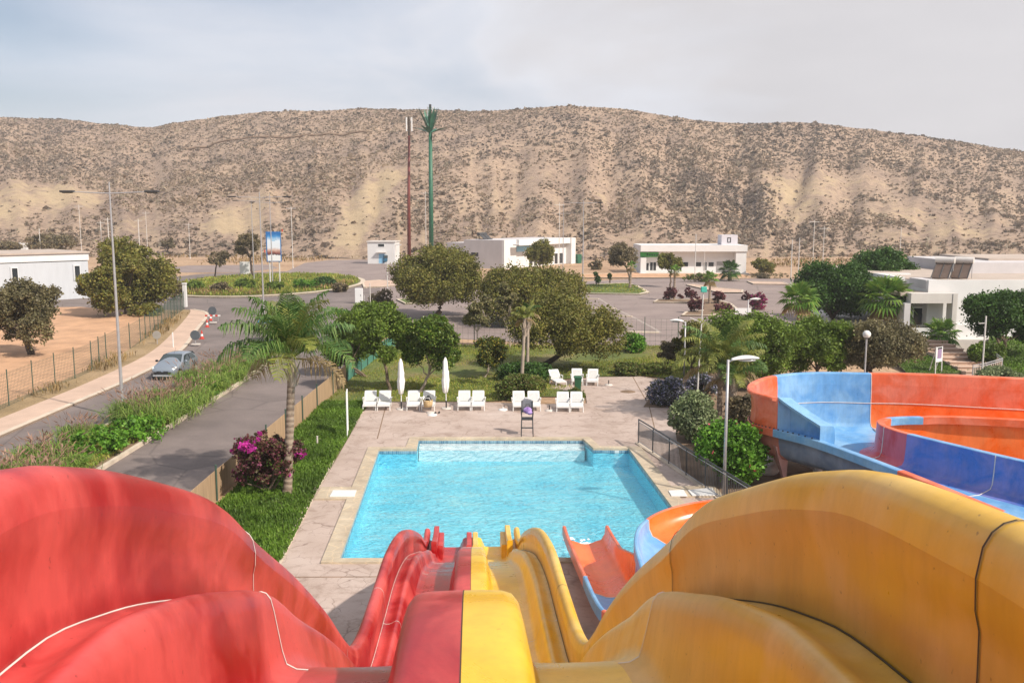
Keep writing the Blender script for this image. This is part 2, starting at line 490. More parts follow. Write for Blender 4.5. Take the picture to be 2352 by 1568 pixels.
# fibreglass of the slides: gel coat that has chalked in patches
def m_gel(name, deep, faded, rough=0.34, sx=(1, 1, 1), sp=0.55, grime=0.0):
    m, nt, bs = newmat(name)
    f = noise(nt, 0.9, 7, 0.62, stretch=sx, dist=0.5)
    c1 = ramp(nt, f, [(0.41, deep), (0.58, faded)])
    g = noise(nt, 3.5, 8, 0.7, stretch=(sx[0] * 0.8, sx[1] * 0.8, sx[2] * 0.35))
    c2 = ramp(nt, g, [(0.3, (0.86, 0.84, 0.82)), (0.62, (1.04, 1.04, 1.04))])
    c = mixc(nt, 1.0, c1, c2, 'MULTIPLY')
    sp_ = noise(nt, 38, 2, 0.5); spk = ramp(nt, sp_, [(0.22, (0.55, 0.5, 0.45)), (0.30, (1, 1, 1))])
    c = mixc(nt, 1.0, c, spk, 'MULTIPLY')
    ga = nt.nodes.new('ShaderNodeAttribute'); ga.attribute_name = 'grime'
    gn = noise(nt, 2.6, 6, 0.7, stretch=(1, 1, .5)); gm = nt.nodes.new('ShaderNodeMath'); gm.operation = 'MULTIPLY_ADD'; gm.inputs[1].default_value = 1.1; gm.inputs[2].default_value = -0.62; lk(nt, gn, gm.inputs[0])
    g2 = nt.nodes.new('ShaderNodeMath'); g2.operation = 'ADD'; lk(nt, ga.outputs['Fac'], g2.inputs[0]); lk(nt, gm.outputs[0], g2.inputs[1])
    gf = ramp(nt, g2.outputs[0], [(0.42, (0, 0, 0)), (0.78, (0.75, 0.75, 0.75))])
    c = mixc(nt, gf, c, mixc(nt, 1.0, deep, (0.72, 0.62, 0.55), 'MULTIPLY'))
    sk = noise(nt, 22, 4, 0.6, stretch=(1, 1, .07)); skc = ramp(nt, sk, [(0.30, (0.955, 0.95, 0.94)), (0.55, (1.01, 1.01, 1.01))]); c = mixc(nt, 1.0, c, skc, 'MULTIPLY')
    lk(nt, c, bs.inputs['Base Color'])
    rr = ramp(nt, f, [(0.3, (rough * 0.75,) * 3), (0.7, (min(1, rough * 1.5),) * 3)])
    lk(nt, rr, bs.inputs['Roughness'])
    bs.inputs['Specular IOR Level'].default_value = sp
    bump(nt, bs, noise(nt, 60, 3, 0.5), 0.05, 0.004)
    return m
RED = m_gel('red_gelcoat', (0.34, 0.003, 0.006), (0.60, 0.075, 0.066))
REDL = m_gel('red_lane', (0.34, 0.008, 0.010), (0.50, 0.04, 0.038), 0.28)
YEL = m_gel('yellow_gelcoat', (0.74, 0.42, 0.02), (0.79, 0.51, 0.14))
YELW = m_gel('shaded_yellow_wall', (0.60, 0.335, 0.03), (0.66, 0.41, 0.12))  # wall turned from the sun: its shade is mixed into a browner yellow
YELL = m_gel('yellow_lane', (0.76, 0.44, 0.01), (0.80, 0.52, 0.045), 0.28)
ORA = m_gel('orange_gelcoat', (0.70, 0.115, 0.032), (0.76, 0.20, 0.11))
ORAF = m_gel('orange_channel', (0.84, 0.13, 0.008), (0.86, 0.20, 0.045), 0.28)
BLU = m_gel('blue_gelcoat', (0.12, 0.32, 0.60), (0.22, 0.43, 0.66))
BLUP = m_gel('violet_blue_gelcoat', (0.055, 0.14, 0.46), (0.20, 0.20, 0.48), 0.3)
CRIM = m_gel('crimson_gelcoat', (0.52, 0.035, 0.045), (0.60, 0.11, 0.14), 0.3)
BLUW = m_gel('weathered_shaded_blue', (0.13, 0.19, 0.30), (0.22, 0.28, 0.38), 0.5)  # weathered, with the shade on the outer skin also put into the blue
ORAW = m_gel('weathered_shaded_orange', (0.46, 0.16, 0.11), (0.56, 0.25, 0.19), 0.5)  # weathered orange, darkened as well for shade on the outer skin
SEAMW = mat('pale_sealant', (0.62, 0.55, 0.50), 0.7, 0.15, 6)
SEAMD = mat('dark_joint', (0.07, 0.045, 0.02), 0.8, 0.2, 6)

# pool
def m_water():
    m = bpy.data.materials.new('pool_water'); m.use_nodes = True
    nt = m.node_tree; nt.nodes.clear()
    out = nt.nodes.new('ShaderNodeOutputMaterial')
    tr = nt.nodes.new('ShaderNodeBsdfTransparent'); tr.inputs['Color'].default_value = (0.95, 0.995, 0.995, 1)
    gl = nt.nodes.new('ShaderNodeBsdfGlossy'); gl.inputs['Roughness'].default_value = 0.04
    fr = nt.nodes.new('ShaderNodeFresnel'); fr.inputs['IOR'].default_value = 1.31
    tcn = nt.nodes.new('ShaderNodeTexCoord')
    mp = nt.nodes.new('ShaderNodeMapping'); mp.inputs['Scale'].default_value = (1.1, 2.4, 1)
    lk(nt, tcn.outputs['Object'], mp.inputs['Vector'])
    n1 = nt.nodes.new('ShaderNodeTexNoise'); n1.inputs['Scale'].default_value = 2.6; n1.inputs['Detail'].default_value = 4; n1.inputs['Distortion'].default_value = 1.2
    lk(nt, mp.outputs[0], n1.inputs['Vector'])
    b = nt.nodes.new('ShaderNodeBump'); b.inputs['Strength'].default_value = 0.75; b.inputs['Distance'].default_value = 0.13
    lk(nt, n1.outputs['Fac'], b.inputs['Height'])
    lk(nt, b.outputs[0], gl.inputs['Normal']); lk(nt, b.outputs[0], fr.inputs['Normal'])
    mx = nt.nodes.new('ShaderNodeMixShader')
    lk(nt, fr.outputs[0], mx.inputs[0]); lk(nt, tr.outputs[0], mx.inputs[1]); lk(nt, gl.outputs[0], mx.inputs[2])
    lk(nt, mx.outputs[0], out.inputs['Surface'])
    return m
WATER = m_water()
def m_pooltile():
    m, nt, bs = newmat('pool_tile')
    f = noise(nt, 0.5, 5, 0.6); c1 = ramp(nt, f, [(0.3, (0.17, 0.71, 0.90)), (0.7, (0.34, 0.85, 0.95))])
    lk(nt, c1, bs.inputs['Base Color']); bs.inputs['Roughness'].default_value = 0.5
    return m
TILE = m_pooltile()
TILEW = mat('white_pool_step', (0.92, 0.95, 0.96), 0.5, 0.04, 2)
def m_band():
    m, nt, bs = newmat('mosaic_band')
    tcn = nt.nodes.new('ShaderNodeTexCoord'); ck = nt.nodes.new('ShaderNodeTexBrick')
    ck.inputs['Scale'].default_value = 6; ck.inputs['Color1'].default_value = (0.05, 0.16, 0.26, 1); ck.inputs['Color2'].default_value = (0.20, 0.36, 0.45, 1); ck.inputs['Mortar'].default_value = (0.6, 0.65, 0.66, 1)
    lk(nt, tcn.outputs['Object'], ck.inputs['Vector']); lk(nt, ck.outputs[0], bs.inputs['Base Color'])
    return m
BAND = m_band()

# leaves
L_ARGAN = leafmat('argan_leaves', [(0.141, 0.155, 0.031), (0.205, 0.200, 0.048), (0.267, 0.229, 0.069), (0.169, 0.185, 0.038)])
L_OLIVE = leafmat('olive_brown_leaves', [(0.192, 0.156, 0.094), (0.250, 0.202, 0.127), (0.154, 0.141, 0.066), (0.288, 0.232, 0.155)])
L_OLIVEG = leafmat('grey_olive_leaves', [(0.145, 0.135, 0.065), (0.20, 0.175, 0.095), (0.16, 0.15, 0.07), (0.23, 0.20, 0.12)])
L_DARK = leafmat('dark_green_leaves', [(0.037, 0.097, 0.018), (0.059, 0.140, 0.025), (0.086, 0.165, 0.031), (0.047, 0.114, 0.018)])
L_GREEN = leafmat('green_leaves', [(0.101, 0.174, 0.022), (0.148, 0.230, 0.032), (0.189, 0.257, 0.046), (0.119, 0.202, 0.024)])
L_CITRUS = leafmat('glossy_leaves', [(0.063, 0.132, 0.015), (0.108, 0.185, 0.024), (0.217, 0.264, 0.048), (0.080, 0.158, 0.019)], rough=0.4)
L_YELLOW = leafmat('yellow_flower_leaves', [(0.06, 0.10, 0.02), (0.09, 0.13, 0.03), (0.34, 0.27, 0.03), (0.07, 0.11, 0.02)])
L_THIN = leafmat('pale_thin_leaves', [(0.19, 0.19, 0.08), (0.27, 0.24, 0.12), (0.14, 0.17, 0.055), (0.32, 0.27, 0.16)])
L_BRIGHT = leafmat('bright_shrub_leaves', [(0.089, 0.235, 0.018), (0.133, 0.310, 0.029), (0.177, 0.352, 0.046), (0.070, 0.186, 0.015)])
L_SILVER = leafmat('silver_leaves', [(0.207, 0.270, 0.135), (0.294, 0.354, 0.190), (0.146, 0.215, 0.087), (0.380, 0.448, 0.253)])
L_BOUG = leafmat('bougainvillea_bracts', [(0.131, 0.120, 0.048), (0.637, 0.030, 0.413), (0.188, 0.090, 0.056), (0.263, 0.075, 0.075), (0.562, 0.060, 0.263), (0.112, 0.112, 0.037)])
L_BOUGB = leafmat('bougainvillea_foliage', [(0.10, 0.10, 0.035), (0.15, 0.055, 0.05), (0.20, 0.05, 0.075), (0.12, 0.08, 0.045), (0.09, 0.10, 0.03), (0.26, 0.05, 0.13)])
L_BOUGF = leafmat('bougainvillea_flowers', [(0.50, 0.035, 0.36), (0.58, 0.06, 0.46), (0.42, 0.03, 0.26)])
L_PURPLE = leafmat('purple_shrub_leaves', [(0.143, 0.052, 0.058), (0.208, 0.065, 0.085), (0.104, 0.058, 0.039), (0.273, 0.098, 0.124)])
L_BLUEF = leafmat('blue_flower_leaves', [(0.052, 0.078, 0.033), (0.078, 0.104, 0.039), (0.286, 0.286, 0.546), (0.046, 0.065, 0.026), (0.546, 0.546, 0.715)])
L_HEDGE = leafmat('hedge_leaves', [(0.098, 0.164, 0.027), (0.134, 0.196, 0.037), (0.186, 0.216, 0.055), (0.207, 0.177, 0.065)])
L_PALM = leafmat('palm_leaves', [(0.060, 0.139, 0.032), (0.098, 0.192, 0.046), (0.163, 0.238, 0.065)], dark=0.7)
L_PALMY = leafmat('yellow_green_palm_leaves', [(0.195, 0.221, 0.046), (0.260, 0.273, 0.065), (0.143, 0.182, 0.039)], dark=0.8)  # yellow green leaf colour of some fronds and crowns
L_PALMD = leafmat('dry_palm_leaves', [(0.30, 0.22, 0.11), (0.38, 0.28, 0.15), (0.22, 0.16, 0.07)], dark=0.8)
L_FAN = leafmat('fan_palm_leaves', [(0.088, 0.201, 0.031), (0.150, 0.273, 0.047), (0.228, 0.333, 0.070)], dark=0.75)
L_FOUNT = leafmat('fountain_grass_blades', [(0.127, 0.230, 0.035), (0.190, 0.297, 0.050), (0.253, 0.338, 0.075)], dark=0.7)
L_PLUME = leafmat('fountain_grass_plumes', [(0.330, 0.206, 0.165), (0.440, 0.289, 0.234), (0.275, 0.165, 0.117)], dark=0.8)
L_LAWN = leafmat('grass_blades', [(0.079, 0.161, 0.018), (0.121, 0.224, 0.028), (0.158, 0.247, 0.045), (0.095, 0.190, 0.020)], nscale=0.5, dark=0.6)
L_LAWN2 = leafmat('dry_grass_blades', [(0.204, 0.274, 0.039), (0.290, 0.333, 0.059), (0.421, 0.333, 0.097), (0.189, 0.274, 0.034)], nscale=0.25, dark=0.7)
L_STRAW = leafmat('straw_blades', [(0.30, 0.20, 0.09), (0.38, 0.26, 0.13), (0.22, 0.16, 0.07), (0.26, 0.20, 0.08)], nscale=0.3)
L_SCRUB = leafmat('hill_scrub_leaves', [(0.229, 0.174, 0.137), (0.277, 0.213, 0.168), (0.190, 0.163, 0.121), (0.327, 0.253, 0.195)], nscale=0.02, dark=0.75, transl=0.2)
# ------------------------------------------------------------------ pool outline (world metres)
POOL = [(-5.03, 25.3), (5.78, 25.4), (5.02, 37.9), (3.5, 37.95), (3.18, 39.6), (-4.19, 39.6), (-4.09, 37.8), (-5.71, 37.8)]
COPO = [(-5.52, 24.98), (6.30, 25.08), (5.58, 38.25), (3.82, 38.28), (3.5, 39.93), (-4.62, 39.93), (-4.60, 38.13), (-6.22, 38.13)]
GB = [(-850, -130), (950, -130), (950, 630), (-850, 630)]
sheet('ground', [GB], 0.0, DIRT, holes=[POOL])

# hills -------------------------------------------------------------
RIDGE = [(-1500, 330), (-800, 300), (-300, 268), (0, 265), (100, 270), (200, 273), (330, 288), (380, 290), (450, 276), (600, 257), (750, 253), (850, 250), (950, 251), (1100, 253), (1200, 250), (1290, 241), (1400, 246), (1500, 259), (1600, 276), (1700, 283), (1800, 277), (1900, 284), (2000, 299), (2100, 313), (2200, 329), (2352, 358), (2700, 410), (3400, 470), (4200, 480)]
rx = np.array([p[0] for p in RIDGE], float); ry = np.array([p[1] for p in RIDGE], float)
def fnoise(x, y, s, seed):
    r = np.random.default_rng(seed); t = 0
    for k in range(6):
        a = r.uniform(0, 6.28); f = s * r.uniform(0.6, 1.7)
        t = t + np.sin((x * math.cos(a) + y * math.sin(a)) * f + r.uniform(0, 6.28))
    return t / 6
NA, NT = 420, 110
pxs = np.linspace(-1500, 4200, NA)
tt = np.linspace(0, 1.5, NT)
HV = np.zeros((NT, NA, 3)); BARE = np.zeros((NT, NA))
for i, px in enumerate(pxs):
    py = np.interp(px, rx, ry)
    tx = (px - CX) / FOC / CP
    # right end of the ridge comes nearer
    Yr = 455 + 35 * math.sin(px * 0.0021 + 1.0) - 0.02 * max(0, px - 1500)
    Yb = 212 + 10 * math.sin(px * 0.004)
    zr = 10 - Yr * ratio(py)
    for j, t in enumerate(tt):
        Y = Yb + (Yr - Yb) * t
        if t <= 1: h = zr * (0.80 * t + 0.20 * t * t) if t < 0.92 else zr * (0.80 * t + 0.20 * t * t)
        else: h = zr * (1 - 0.35 * (t - 1) ** 1.2)
        HV[j, i] = (tx * Y, Y, h)
X, Yg = HV[:, :, 0], HV[:, :, 1]
env = np.clip(tt, 0, 1)[:, None] * np.clip(1.04 - tt, 0, 1)[:, None] * 4
env = np.minimum(env, 1)
ang = X / Yg
gul = np.abs(fnoise(ang * 300, tt[:, None] * 22, 0.22, 3)) * 5.0 + np.abs(fnoise(ang * 300, tt[:, None] * 10, 0.75, 5)) * 3.2 + np.abs(fnoise(ang * 300, tt[:, None] * 8, 1.6, 7)) * 1.8 * np.clip(BARE + .25, 0, 1)
HV[:, :, 2] += env * (fnoise(X, Yg, 0.03, 11) * 4.0 - gul + fnoise(X, Yg, 0.2, 13) * 0.9)
HV[:, :, 2] += (tt[:, None] > 0.9) * fnoise(X, Yg, 0.12, 17) * 0.35
HV[0, :, 2] = -0.6; HV[:, :, 2] = np.where(tt[:, None] < 0.03, np.minimum(HV[:, :, 2], 0.2), HV[:, :, 2])
# bare marl scars: (px, t, half width px, half height t, strength)
SCARS = [(60, .34, 90, .10, .8), (190, .33, 80, .09, .9), (20, .22, 60, .06, .7), (330, .17, 60, .07, .7), (560, .22, 80, .09, .9), (520, .14, 55, .05, .7), (630, .33, 60, .05, .6), (850, .30, 55, .20, 1.1), (810, .10, 40, .10, 1.0), (905, .42, 30, .08, .8),
         (1820, .38, 90, .20, .75), (1780, .55, 60, .12, .6), (2050, .33, 130, .11, .6), (2180, .2, 120, .09, .7), (1960, .6, 120, .10, .5), (1250, .12, 70, .05, .5), (1420, .1, 60, .05, .5), (1600, .12, 90, .05, .5), (1380, .38, 20, .16, .5), (1200, .35, 18, .16, .5), (2000, .12, 90, .06, .6), (1520, .25, 30, .10, .4)]
pxg = np.repeat(pxs[None, :], NT, 0); tg = np.repeat(tt[:, None], NA, 1)
for (a, b, c, d, s) in SCARS:
    sk = a + (tg - b) * 160 + 22 * fnoise(pxg, tg * 400, 0.05, int(a))
    BARE += s * np.exp(-(((pxg - sk) / c) ** 2 + ((tg - b) / d) ** 2) ** 1.5)
me = bpy.data.meshes.new('hill')
idx = np.arange(NT * NA).reshape(NT, NA)
F = np.stack([idx[:-1, :-1], idx[:-1, 1:], idx[1:, 1:], idx[1:, :-1]], -1).reshape(-1, 4)
me.from_pydata(HV.reshape(-1, 3).tolist(), [], F.tolist())
at_ = me.attributes.new('bare', 'FLOAT', 'POINT'); at_.data.foreach_set('value', np.clip(BARE, 0, 1.2).reshape(-1).astype(np.float32))
me.polygons.foreach_set('use_smooth', [True] * len(me.polygons))
hill = bpy.data.objects.new('hill', me); COL.objects.link(hill); hill['kind'] = 'structure'
m, nt_, bs = newmat('hill_earth')
f = noise(nt_, 0.035, 8, 0.68); c1 = ramp(nt_, f, [(0.32, (0.26, 0.185, 0.14)), (0.52, (0.365, 0.26, 0.185)), (0.7, (0.44, 0.32, 0.22))])
g = noise(nt_, 0.45, 7, 0.75); c2 = ramp(nt_, g, [(0.38, (0.60, 0.57, 0.57)), (0.54, (1.08, 1.07, 1.05))])
c = mixc(nt_, 1.0, c1, c2, 'MULTIPLY')
an = nt_.nodes.new('ShaderNodeAttribute'); an.attribute_name = 'bare'
st = noise(nt_, 0.16, 6, 0.7)
mu = nt_.nodes.new('ShaderNodeMath'); mu.operation = 'MULTIPLY_ADD'; mu.inputs[1].default_value = 2.6; mu.inputs[2].default_value = -1.45; lk(nt_, st, mu.inputs[0])
ad = nt_.nodes.new('ShaderNodeMath'); ad.operation = 'ADD'; lk(nt_, an.outputs['Fac'], ad.inputs[0]); lk(nt_, mu.outputs[0], ad.inputs[1])
bf = ramp(nt_, ad.outputs[0], [(0.35, (0, 0, 0)), (0.85, (0.85, 0.85, 0.85))])
marl = ramp(nt_, noise(nt_, 0.2, 6, 0.7, stretch=(1, 1, 0.3)), [(0.3, (0.39, 0.285, 0.17)), (0.7, (0.53, 0.40, 0.235))])
ra_ = nt_.nodes.new('ShaderNodeAttribute'); ra_.attribute_name = 'rill'
rm_ = nt_.nodes.new('ShaderNodeMath'); rm_.operation = 'MULTIPLY'; lk(nt_, ra_.outputs['Fac'], rm_.inputs[0]); lk(nt_, noise(nt_, 0.12, 5, 0.7), rm_.inputs[1])
rf_ = ramp(nt_, rm_.outputs[0], [(0.12, (0, 0, 0)), (0.55, (0.45, 0.45, 0.45))])
lk(nt_, mixc(nt_, rf_, mixc(nt_, bf, c, marl), marl), bs.inputs['Base Color']); bs.inputs['Roughness'].default_value = 0.95
bump(nt_, bs, g, 0.9, 0.8)
rl = np.abs(fnoise(X / Yg * 300, tg * 9, 0.55, 61)); at3 = me.attributes.new('rill', 'FLOAT', 'POINT'); at3.data.foreach_set('value', (np.exp(-(rl / .07) ** 2) * np.clip(1.1 - tg, 0, 1)).reshape(-1).astype(np.float32))
me.materials.append(m)

def hillpt(px, t):
    fi = (px + 1500) / 5700 * (NA - 1); fj = t / 1.5 * (NT - 1)
    i = np.clip(fi.astype(int), 0, NA - 2); j = np.clip(fj.astype(int), 0, NT - 2)
    a = (fi - i)[:, None]; b = (fj - j)[:, None]
    return HV[j, i] * (1 - a) * (1 - b) + HV[j, i + 1] * a * (1 - b) + HV[j + 1, i] * (1 - a) * b + HV[j + 1, i + 1] * a * b, BARE[j, i]
n = 130000
px = NR.uniform(-150, 2560, n); t = NR.uniform(0.0, 1.0, n) ** 0.9
P, bare = hillpt(px, t)
rill = np.abs(fnoise(P[:, 0] / P[:, 1] * 300, t * 9, 0.55, 61)); dense0 = -0.55 * np.exp(-(rill / .06) ** 2) * np.clip(1.1 - t, 0, 1)
cl = fnoise(P[:, 0], P[:, 1], 0.05, 21) * 0.6 + fnoise(P[:, 0], P[:, 1], 0.22, 23) * 0.4
dense = ((px > 1480) & (px < 1780) & (t > .2) & (t < .75)) * 0.25 + ((px < 700) & (t > .4)) * 0.15 + (t > 0.9) * 0.12  # denser scrub at right, partly standing in for a cloud's shadow
keep = NR.uniform(size=n) < np.clip(0.44 + cl * 0.75 + dense + dense0 - bare * 0.9, 0.02, 1)
P = P[keep]; tk = t[keep]
k = len(P)
size = NR.uniform(0.18, 0.62, k) * np.where(NR.uniform(size=k) < 0.08, 2.3, 1.0)
per = 6
C = np.repeat(P, per, 0); S = np.repeat(size, per)
off = unit(NR.normal(size=(k * per, 3))) * NR.uniform(0.25, 1, (k * per, 1)) * np.array([1.3, 1.3, 0.45])
off[:, 2] = np.abs(off[:, 2])
V = leafquads(C + off * S[:, None] * 0.85 + np.array([0, 0, 0.15]), S * 1.15, 0.5)
o = quads('hillside_scrub', V, L_SCRUB); tag(o, 'low grey brown scrub dotted all over the hillside', 'scrub', None, 'stuff')
# old track across the upper slope: a low dry-stone terrace line
tr = []
for p_, tq in zip(np.linspace(440, 860, 30), np.linspace(.775, .79, 30)):
    q, _ = hillpt(np.array([p_]), np.array([tq])); tr.append(Vector(q[0]) + Vector((0, 0, 0.3)))
mb = MB(); mb.tube(tr, 0.55, 5)
o = mb.build('terrace_wall', SOIL); tag(o, 'thin dark dry stone terrace line high across the hill', 'terrace wall')

# roads -------------------------------------------------------------
LK = smooth_line([(-23.3, -30), (-23.3, 20), (-23.3, 45), (-23.4, 56), (-24.4, 66), (-27.6, 79), (-31.0, 92), (-34.0, 96.5)], 5)
CI = (-36.0, 133.0)
def ell(c, a, b, n=64, s=0): return [(c[0] + a * math.cos(2 * math.pi * i / n + s), c[1] + b * math.sin(2 * math.pi * i / n + s)) for i in range(n)]
sheet('road', [LK + [(-40, 97), (-70, 100), (-120, 104), (-120, 114), (-62, 113), (-60, 133), (-54, 158), (-36, 168), (-16, 158), (-8, 140), (-6, 124), (0, 116), (8, 108), (8, 101), (-6, 101), (-12, 92), (-14, 80), (-13.5, 70), (-10.6, 60), (-10.6, -30)]], 0.010, ASPH)
sheet('parking_lot', [gp([(860, 712), (875, 655), (930, 648), (1320, 652), (1345, 646), (1470, 640), (1560, 637), (1810, 640), (1960, 650), (1960, 720), (1800, 760), (1640, 800), (1560, 822), (1420, 798), (1180, 786), (1000, 775), (905, 740)])], 0.018, LOT)
sheet('far_lot', [gp([(640, 632), (700, 604), (760, 597), (905, 596), (935, 602), (930, 640), (860, 655), (800, 640)]), gp([(380, 616), (430, 610), (620, 608), (640, 616), (560, 626), (420, 626)])], 0.014, LOT)
# median between the carriageways
MED = [(-19.3, -30), (-16.4, -30), (-16.4, 52), (-16.8, 62), (-17.6, 67.5), (-18.6, 68), (-19.2, 64), (-19.3, 52)]
mb = MB(); mb.prism(MED, 0.0, 0.10); tag(mb.build('median', SOIL), kind='structure')
mb = MB(); strip(mb, MED, 0.18, 0.0, 0.16, True, -0.18); tag(mb.build('kerb', KERB), kind='structure')
# pavement on the far side of the road
SWL = smooth_line([(-25.3, -30), (-25.3, 20), (-25.3, 45), (-25.6, 56), (-26.6, 66), (-29.6, 79), (-33, 92), (-34.5, 96.5)], 5)
mb = MB(); mb.prism(LK + SWL[::-1], 0.0, 0.11); tag(mb.build('pavement', SIDEWALK), kind='structure')
mb = MB(); strip(mb, LK, 0.30, 0.0, 0.135, False, 0.0); tag(mb.build('kerb', KERB), kind='structure')
VL = [(-27.4, -30), (-27.2, 45), (-27.6, 56), (-28.6, 66), (-31.5, 79), (-34.5, 92), (-35.5, 97)]
sheet('verge', [SWL + VL[::-1]], 0.03, BROWNGRASS)
EF = [(-27.4, -30), (-27.2, 45), (-27.6, 56), (-28.6, 66), (-31.5, 79), (-34.5, 92), (-40, 95.5), (-48, 100), (-80, 95), (-110, 70), (-110, -30)]
sheet('earth_lot', [EF], 0.015, DRYEARTH)
# roundabout
mb = MB(); mb.prism(ell(CI, 14, 22), 0.0, 0.16); tag(mb.build('roundabout_island', LAWN), kind='structure')
mb = MB(); strip(mb, ell(CI, 14, 22), 0.7, 0.0, 0.20, True, 0.0); tag(mb.build('kerb', KERB), kind='structure')

# parking islands (kerbed)
def island(pts, m, w=0.4):
    poly = gp(pts)
    a = sum(poly[i][0] * poly[(i + 1) % len(poly)][1] - poly[(i + 1) % len(poly)][0] * poly[i][1] for i in range(len(poly)))
    if a < 0: poly = poly[::-1]
    mb = MB(); mb.prism(poly, 0, 0.15); tag(mb.build('island', m), kind='structure')
    mb = MB(); strip(mb, poly, w, 0, 0.19, True, 0.0); tag(mb.build('kerb', KERB), kind='structure')
island([(1335, 676), (1338, 655), (1440, 652), (1462, 656), (1492, 673), (1470, 678)], LAWN_G, 0.55)
island([(1300, 640), (1320, 632), (1460, 628), (1690, 628), (1740, 640), (1600, 643), (1560, 640), (1480, 640), (1440, 640)], DRYEARTH, 0.3)
island([(1500, 696), (1510, 690), (1585, 690), (1640, 688), (1680, 700), (1700, 716), (1630, 728), (1565, 727), (1575, 718), (1610, 716), (1600, 698)], SOIL, 0.3)
island([(1575, 656), (1600, 655), (1660, 664), (1708, 668), (1706, 674), (1650, 674)], SIDEWALK, 0.3)
island([(1715, 648), (1800, 650), (1812, 655), (1730, 654)], SIDEWALK, 0.3)
island([(835, 662), (830, 648), (875, 645), (925, 648), (930, 655), (880, 660)], SIDEWALK, 0.3)
island([(910, 690), (985, 684), (1000, 694), (930, 700)], LAWN_G, 0.3)
c4 = lambda x, y: (1254.4 + x / 4.2857, 470.4 + y / 4.2857)
mb = MB()
for a, b, wd in (((360, 928), (515, 932), .35), ((455, 1022), (690, 1026), .35), ((535, 1092), (840, 1106), .35), ((720, 1258), (1110, 1266), .45)):
    p = at(*c4(*a)); q = at(*c4(*b)); strip(mb, [tuple(p[:2]), tuple(q[:2])], wd, 0.0, 0.12)
tag(mb.build('kerb', KERB), kind='structure')
mb = MB()
strip(mb, [tuple(at(*c4(*p))[:2]) for p in ((505, 920), (640, 1010), (840, 1105), (1060, 1225), (1110, 1262))], .28, 0.0, 0.024)
tag(mb.build('lot_marking', PAINT_W), kind='structure')

# pool deck ---------------------------------------------------------
DK = gp([(640, 1310), (725, 1140), (835, 948)]) + [(-7.5, 47.9)] + gp([(1128, 926), (1250, 930), (1348, 928), (1345, 905), (1262, 893), (1268, 878), (1372, 868), (1470, 866), (1560, 880), (1700, 868), (1850, 868), (2000, 868), (2230, 862), (2420, 868), (2600, 930)]) + [(45, 20), (45, -15), (-6.0, -15), (-6.2, 15)]
sheet('pool_deck', [DK], 0.06, DECK, holes=[COPO])
mb = MB(); strip(mb, gp([(600, 1400), (640, 1310), (725, 1140), (790, 1020), (835, 948)]), 0.16, 0.0, 0.085, False, 0.0)
tag(mb.build('kerb', KERB), kind='structure')
# joints in the concrete
mb = MB()
for a, b in (((868, 1010), (890, 925)), ((1452, 866), (1490, 935)), ((1490, 935), (1502, 985))):
    p = at(*a); q = at(*b); strip(mb, [tuple(p[:2]), tuple(q[:2])], 0.05, 0.055, 0.064)
p = at(600, 1330); strip(mb, [(-6.5, 24.0), (-1.5, 24.05)], 0.05, 0.055, 0.064)
tag(mb.build('deck_joint', SOIL), kind='structure')
# coping, basin, water
sheet('pool_coping', [COPO], 0.12, COPE, holes=[POOL])
mb = MB(); n = len(COPO)
for i in range(n):
    a, b = COPO[i], COPO[(i + 1) % n]; mb.add([(a[0], a[1], 0.0), (b[0], b[1], 0.0), (b[0], b[1], .12), (a[0], a[1], .12)], [(0, 1, 2, 3)])
tag(mb.build('pool_coping', COPE), kind='structure')
mb = MB(); n = len(POOL)
for i in range(n):
    a, b = POOL[i], POOL[(i + 1) % n]
    mb.add([(a[0], a[1], 0.12), (b[0], b[1], .12), (b[0], b[1], .02), (a[0], a[1], .02)], [(0, 1, 2, 3)], 2)
    mb.add([(a[0], a[1], 0.02), (b[0], b[1], .02), (b[0], b[1], -.12), (a[0], a[1], -.12)], [(0, 1, 2, 3)], 1)
    mb.add([(a[0], a[1], -.12), (b[0], b[1], -.12), (b[0], b[1], -.72), (a[0], a[1], -.72)], [(0, 1, 2, 3)], 0)
tag(mb.build('pool_basin', [TILE, BAND, COPE]), kind='structure')
sheet('pool_floor', [POOL], -0.72, TILE)
mb = MB()
for k in range(2):
    mb.span(-4.13 + .02 * k, 3.22 - .02 * k, 39.6 - 0.40 * (k + 1), 39.6 - 0.40 * k, -.715, -0.12 - 0.10 * k)
tag(mb.build('pool_steps', TILEW), kind='structure')
# water surface with real ripples
nx, ny = 110, 130
gx = np.linspace(-6.0, 6.0, nx); gy = np.linspace(25.3, 39.62, ny)
GX, GY = np.meshgrid(gx, gy)
GZ = -0.07 + 0.012 * fnoise(GX, GY * 1.5, 2.2, 31) + 0.008 * fnoise(GX, GY, 4.5, 33)
vs = np.stack([GX, GY, GZ], -1).reshape(-1, 3)
cen = (vs.reshape(ny, nx, 3)[:-1, :-1] + vs.reshape(ny, nx, 3)[1:, 1:]) / 2
ok = inside(cen.reshape(-1, 3)[:, :2], [(p[0] * 1.01, p[1]) for p in POOL])
ii = np.arange(nx * ny).reshape(ny, nx)
Fq = np.stack([ii[:-1, :-1], ii[:-1, 1:], ii[1:, 1:], ii[1:, :-1]], -1).reshape(-1, 4)[ok]
me = bpy.data.meshes.new('pool_water'); me.from_pydata(vs.tolist(), [], Fq.tolist()); me.materials.append(WATER)
me.polygons.foreach_set('use_smooth', [True] * len(me.polygons))
wo = bpy.data.objects.new('pool_water', me); COL.objects.link(wo); wo['kind'] = 'structure'
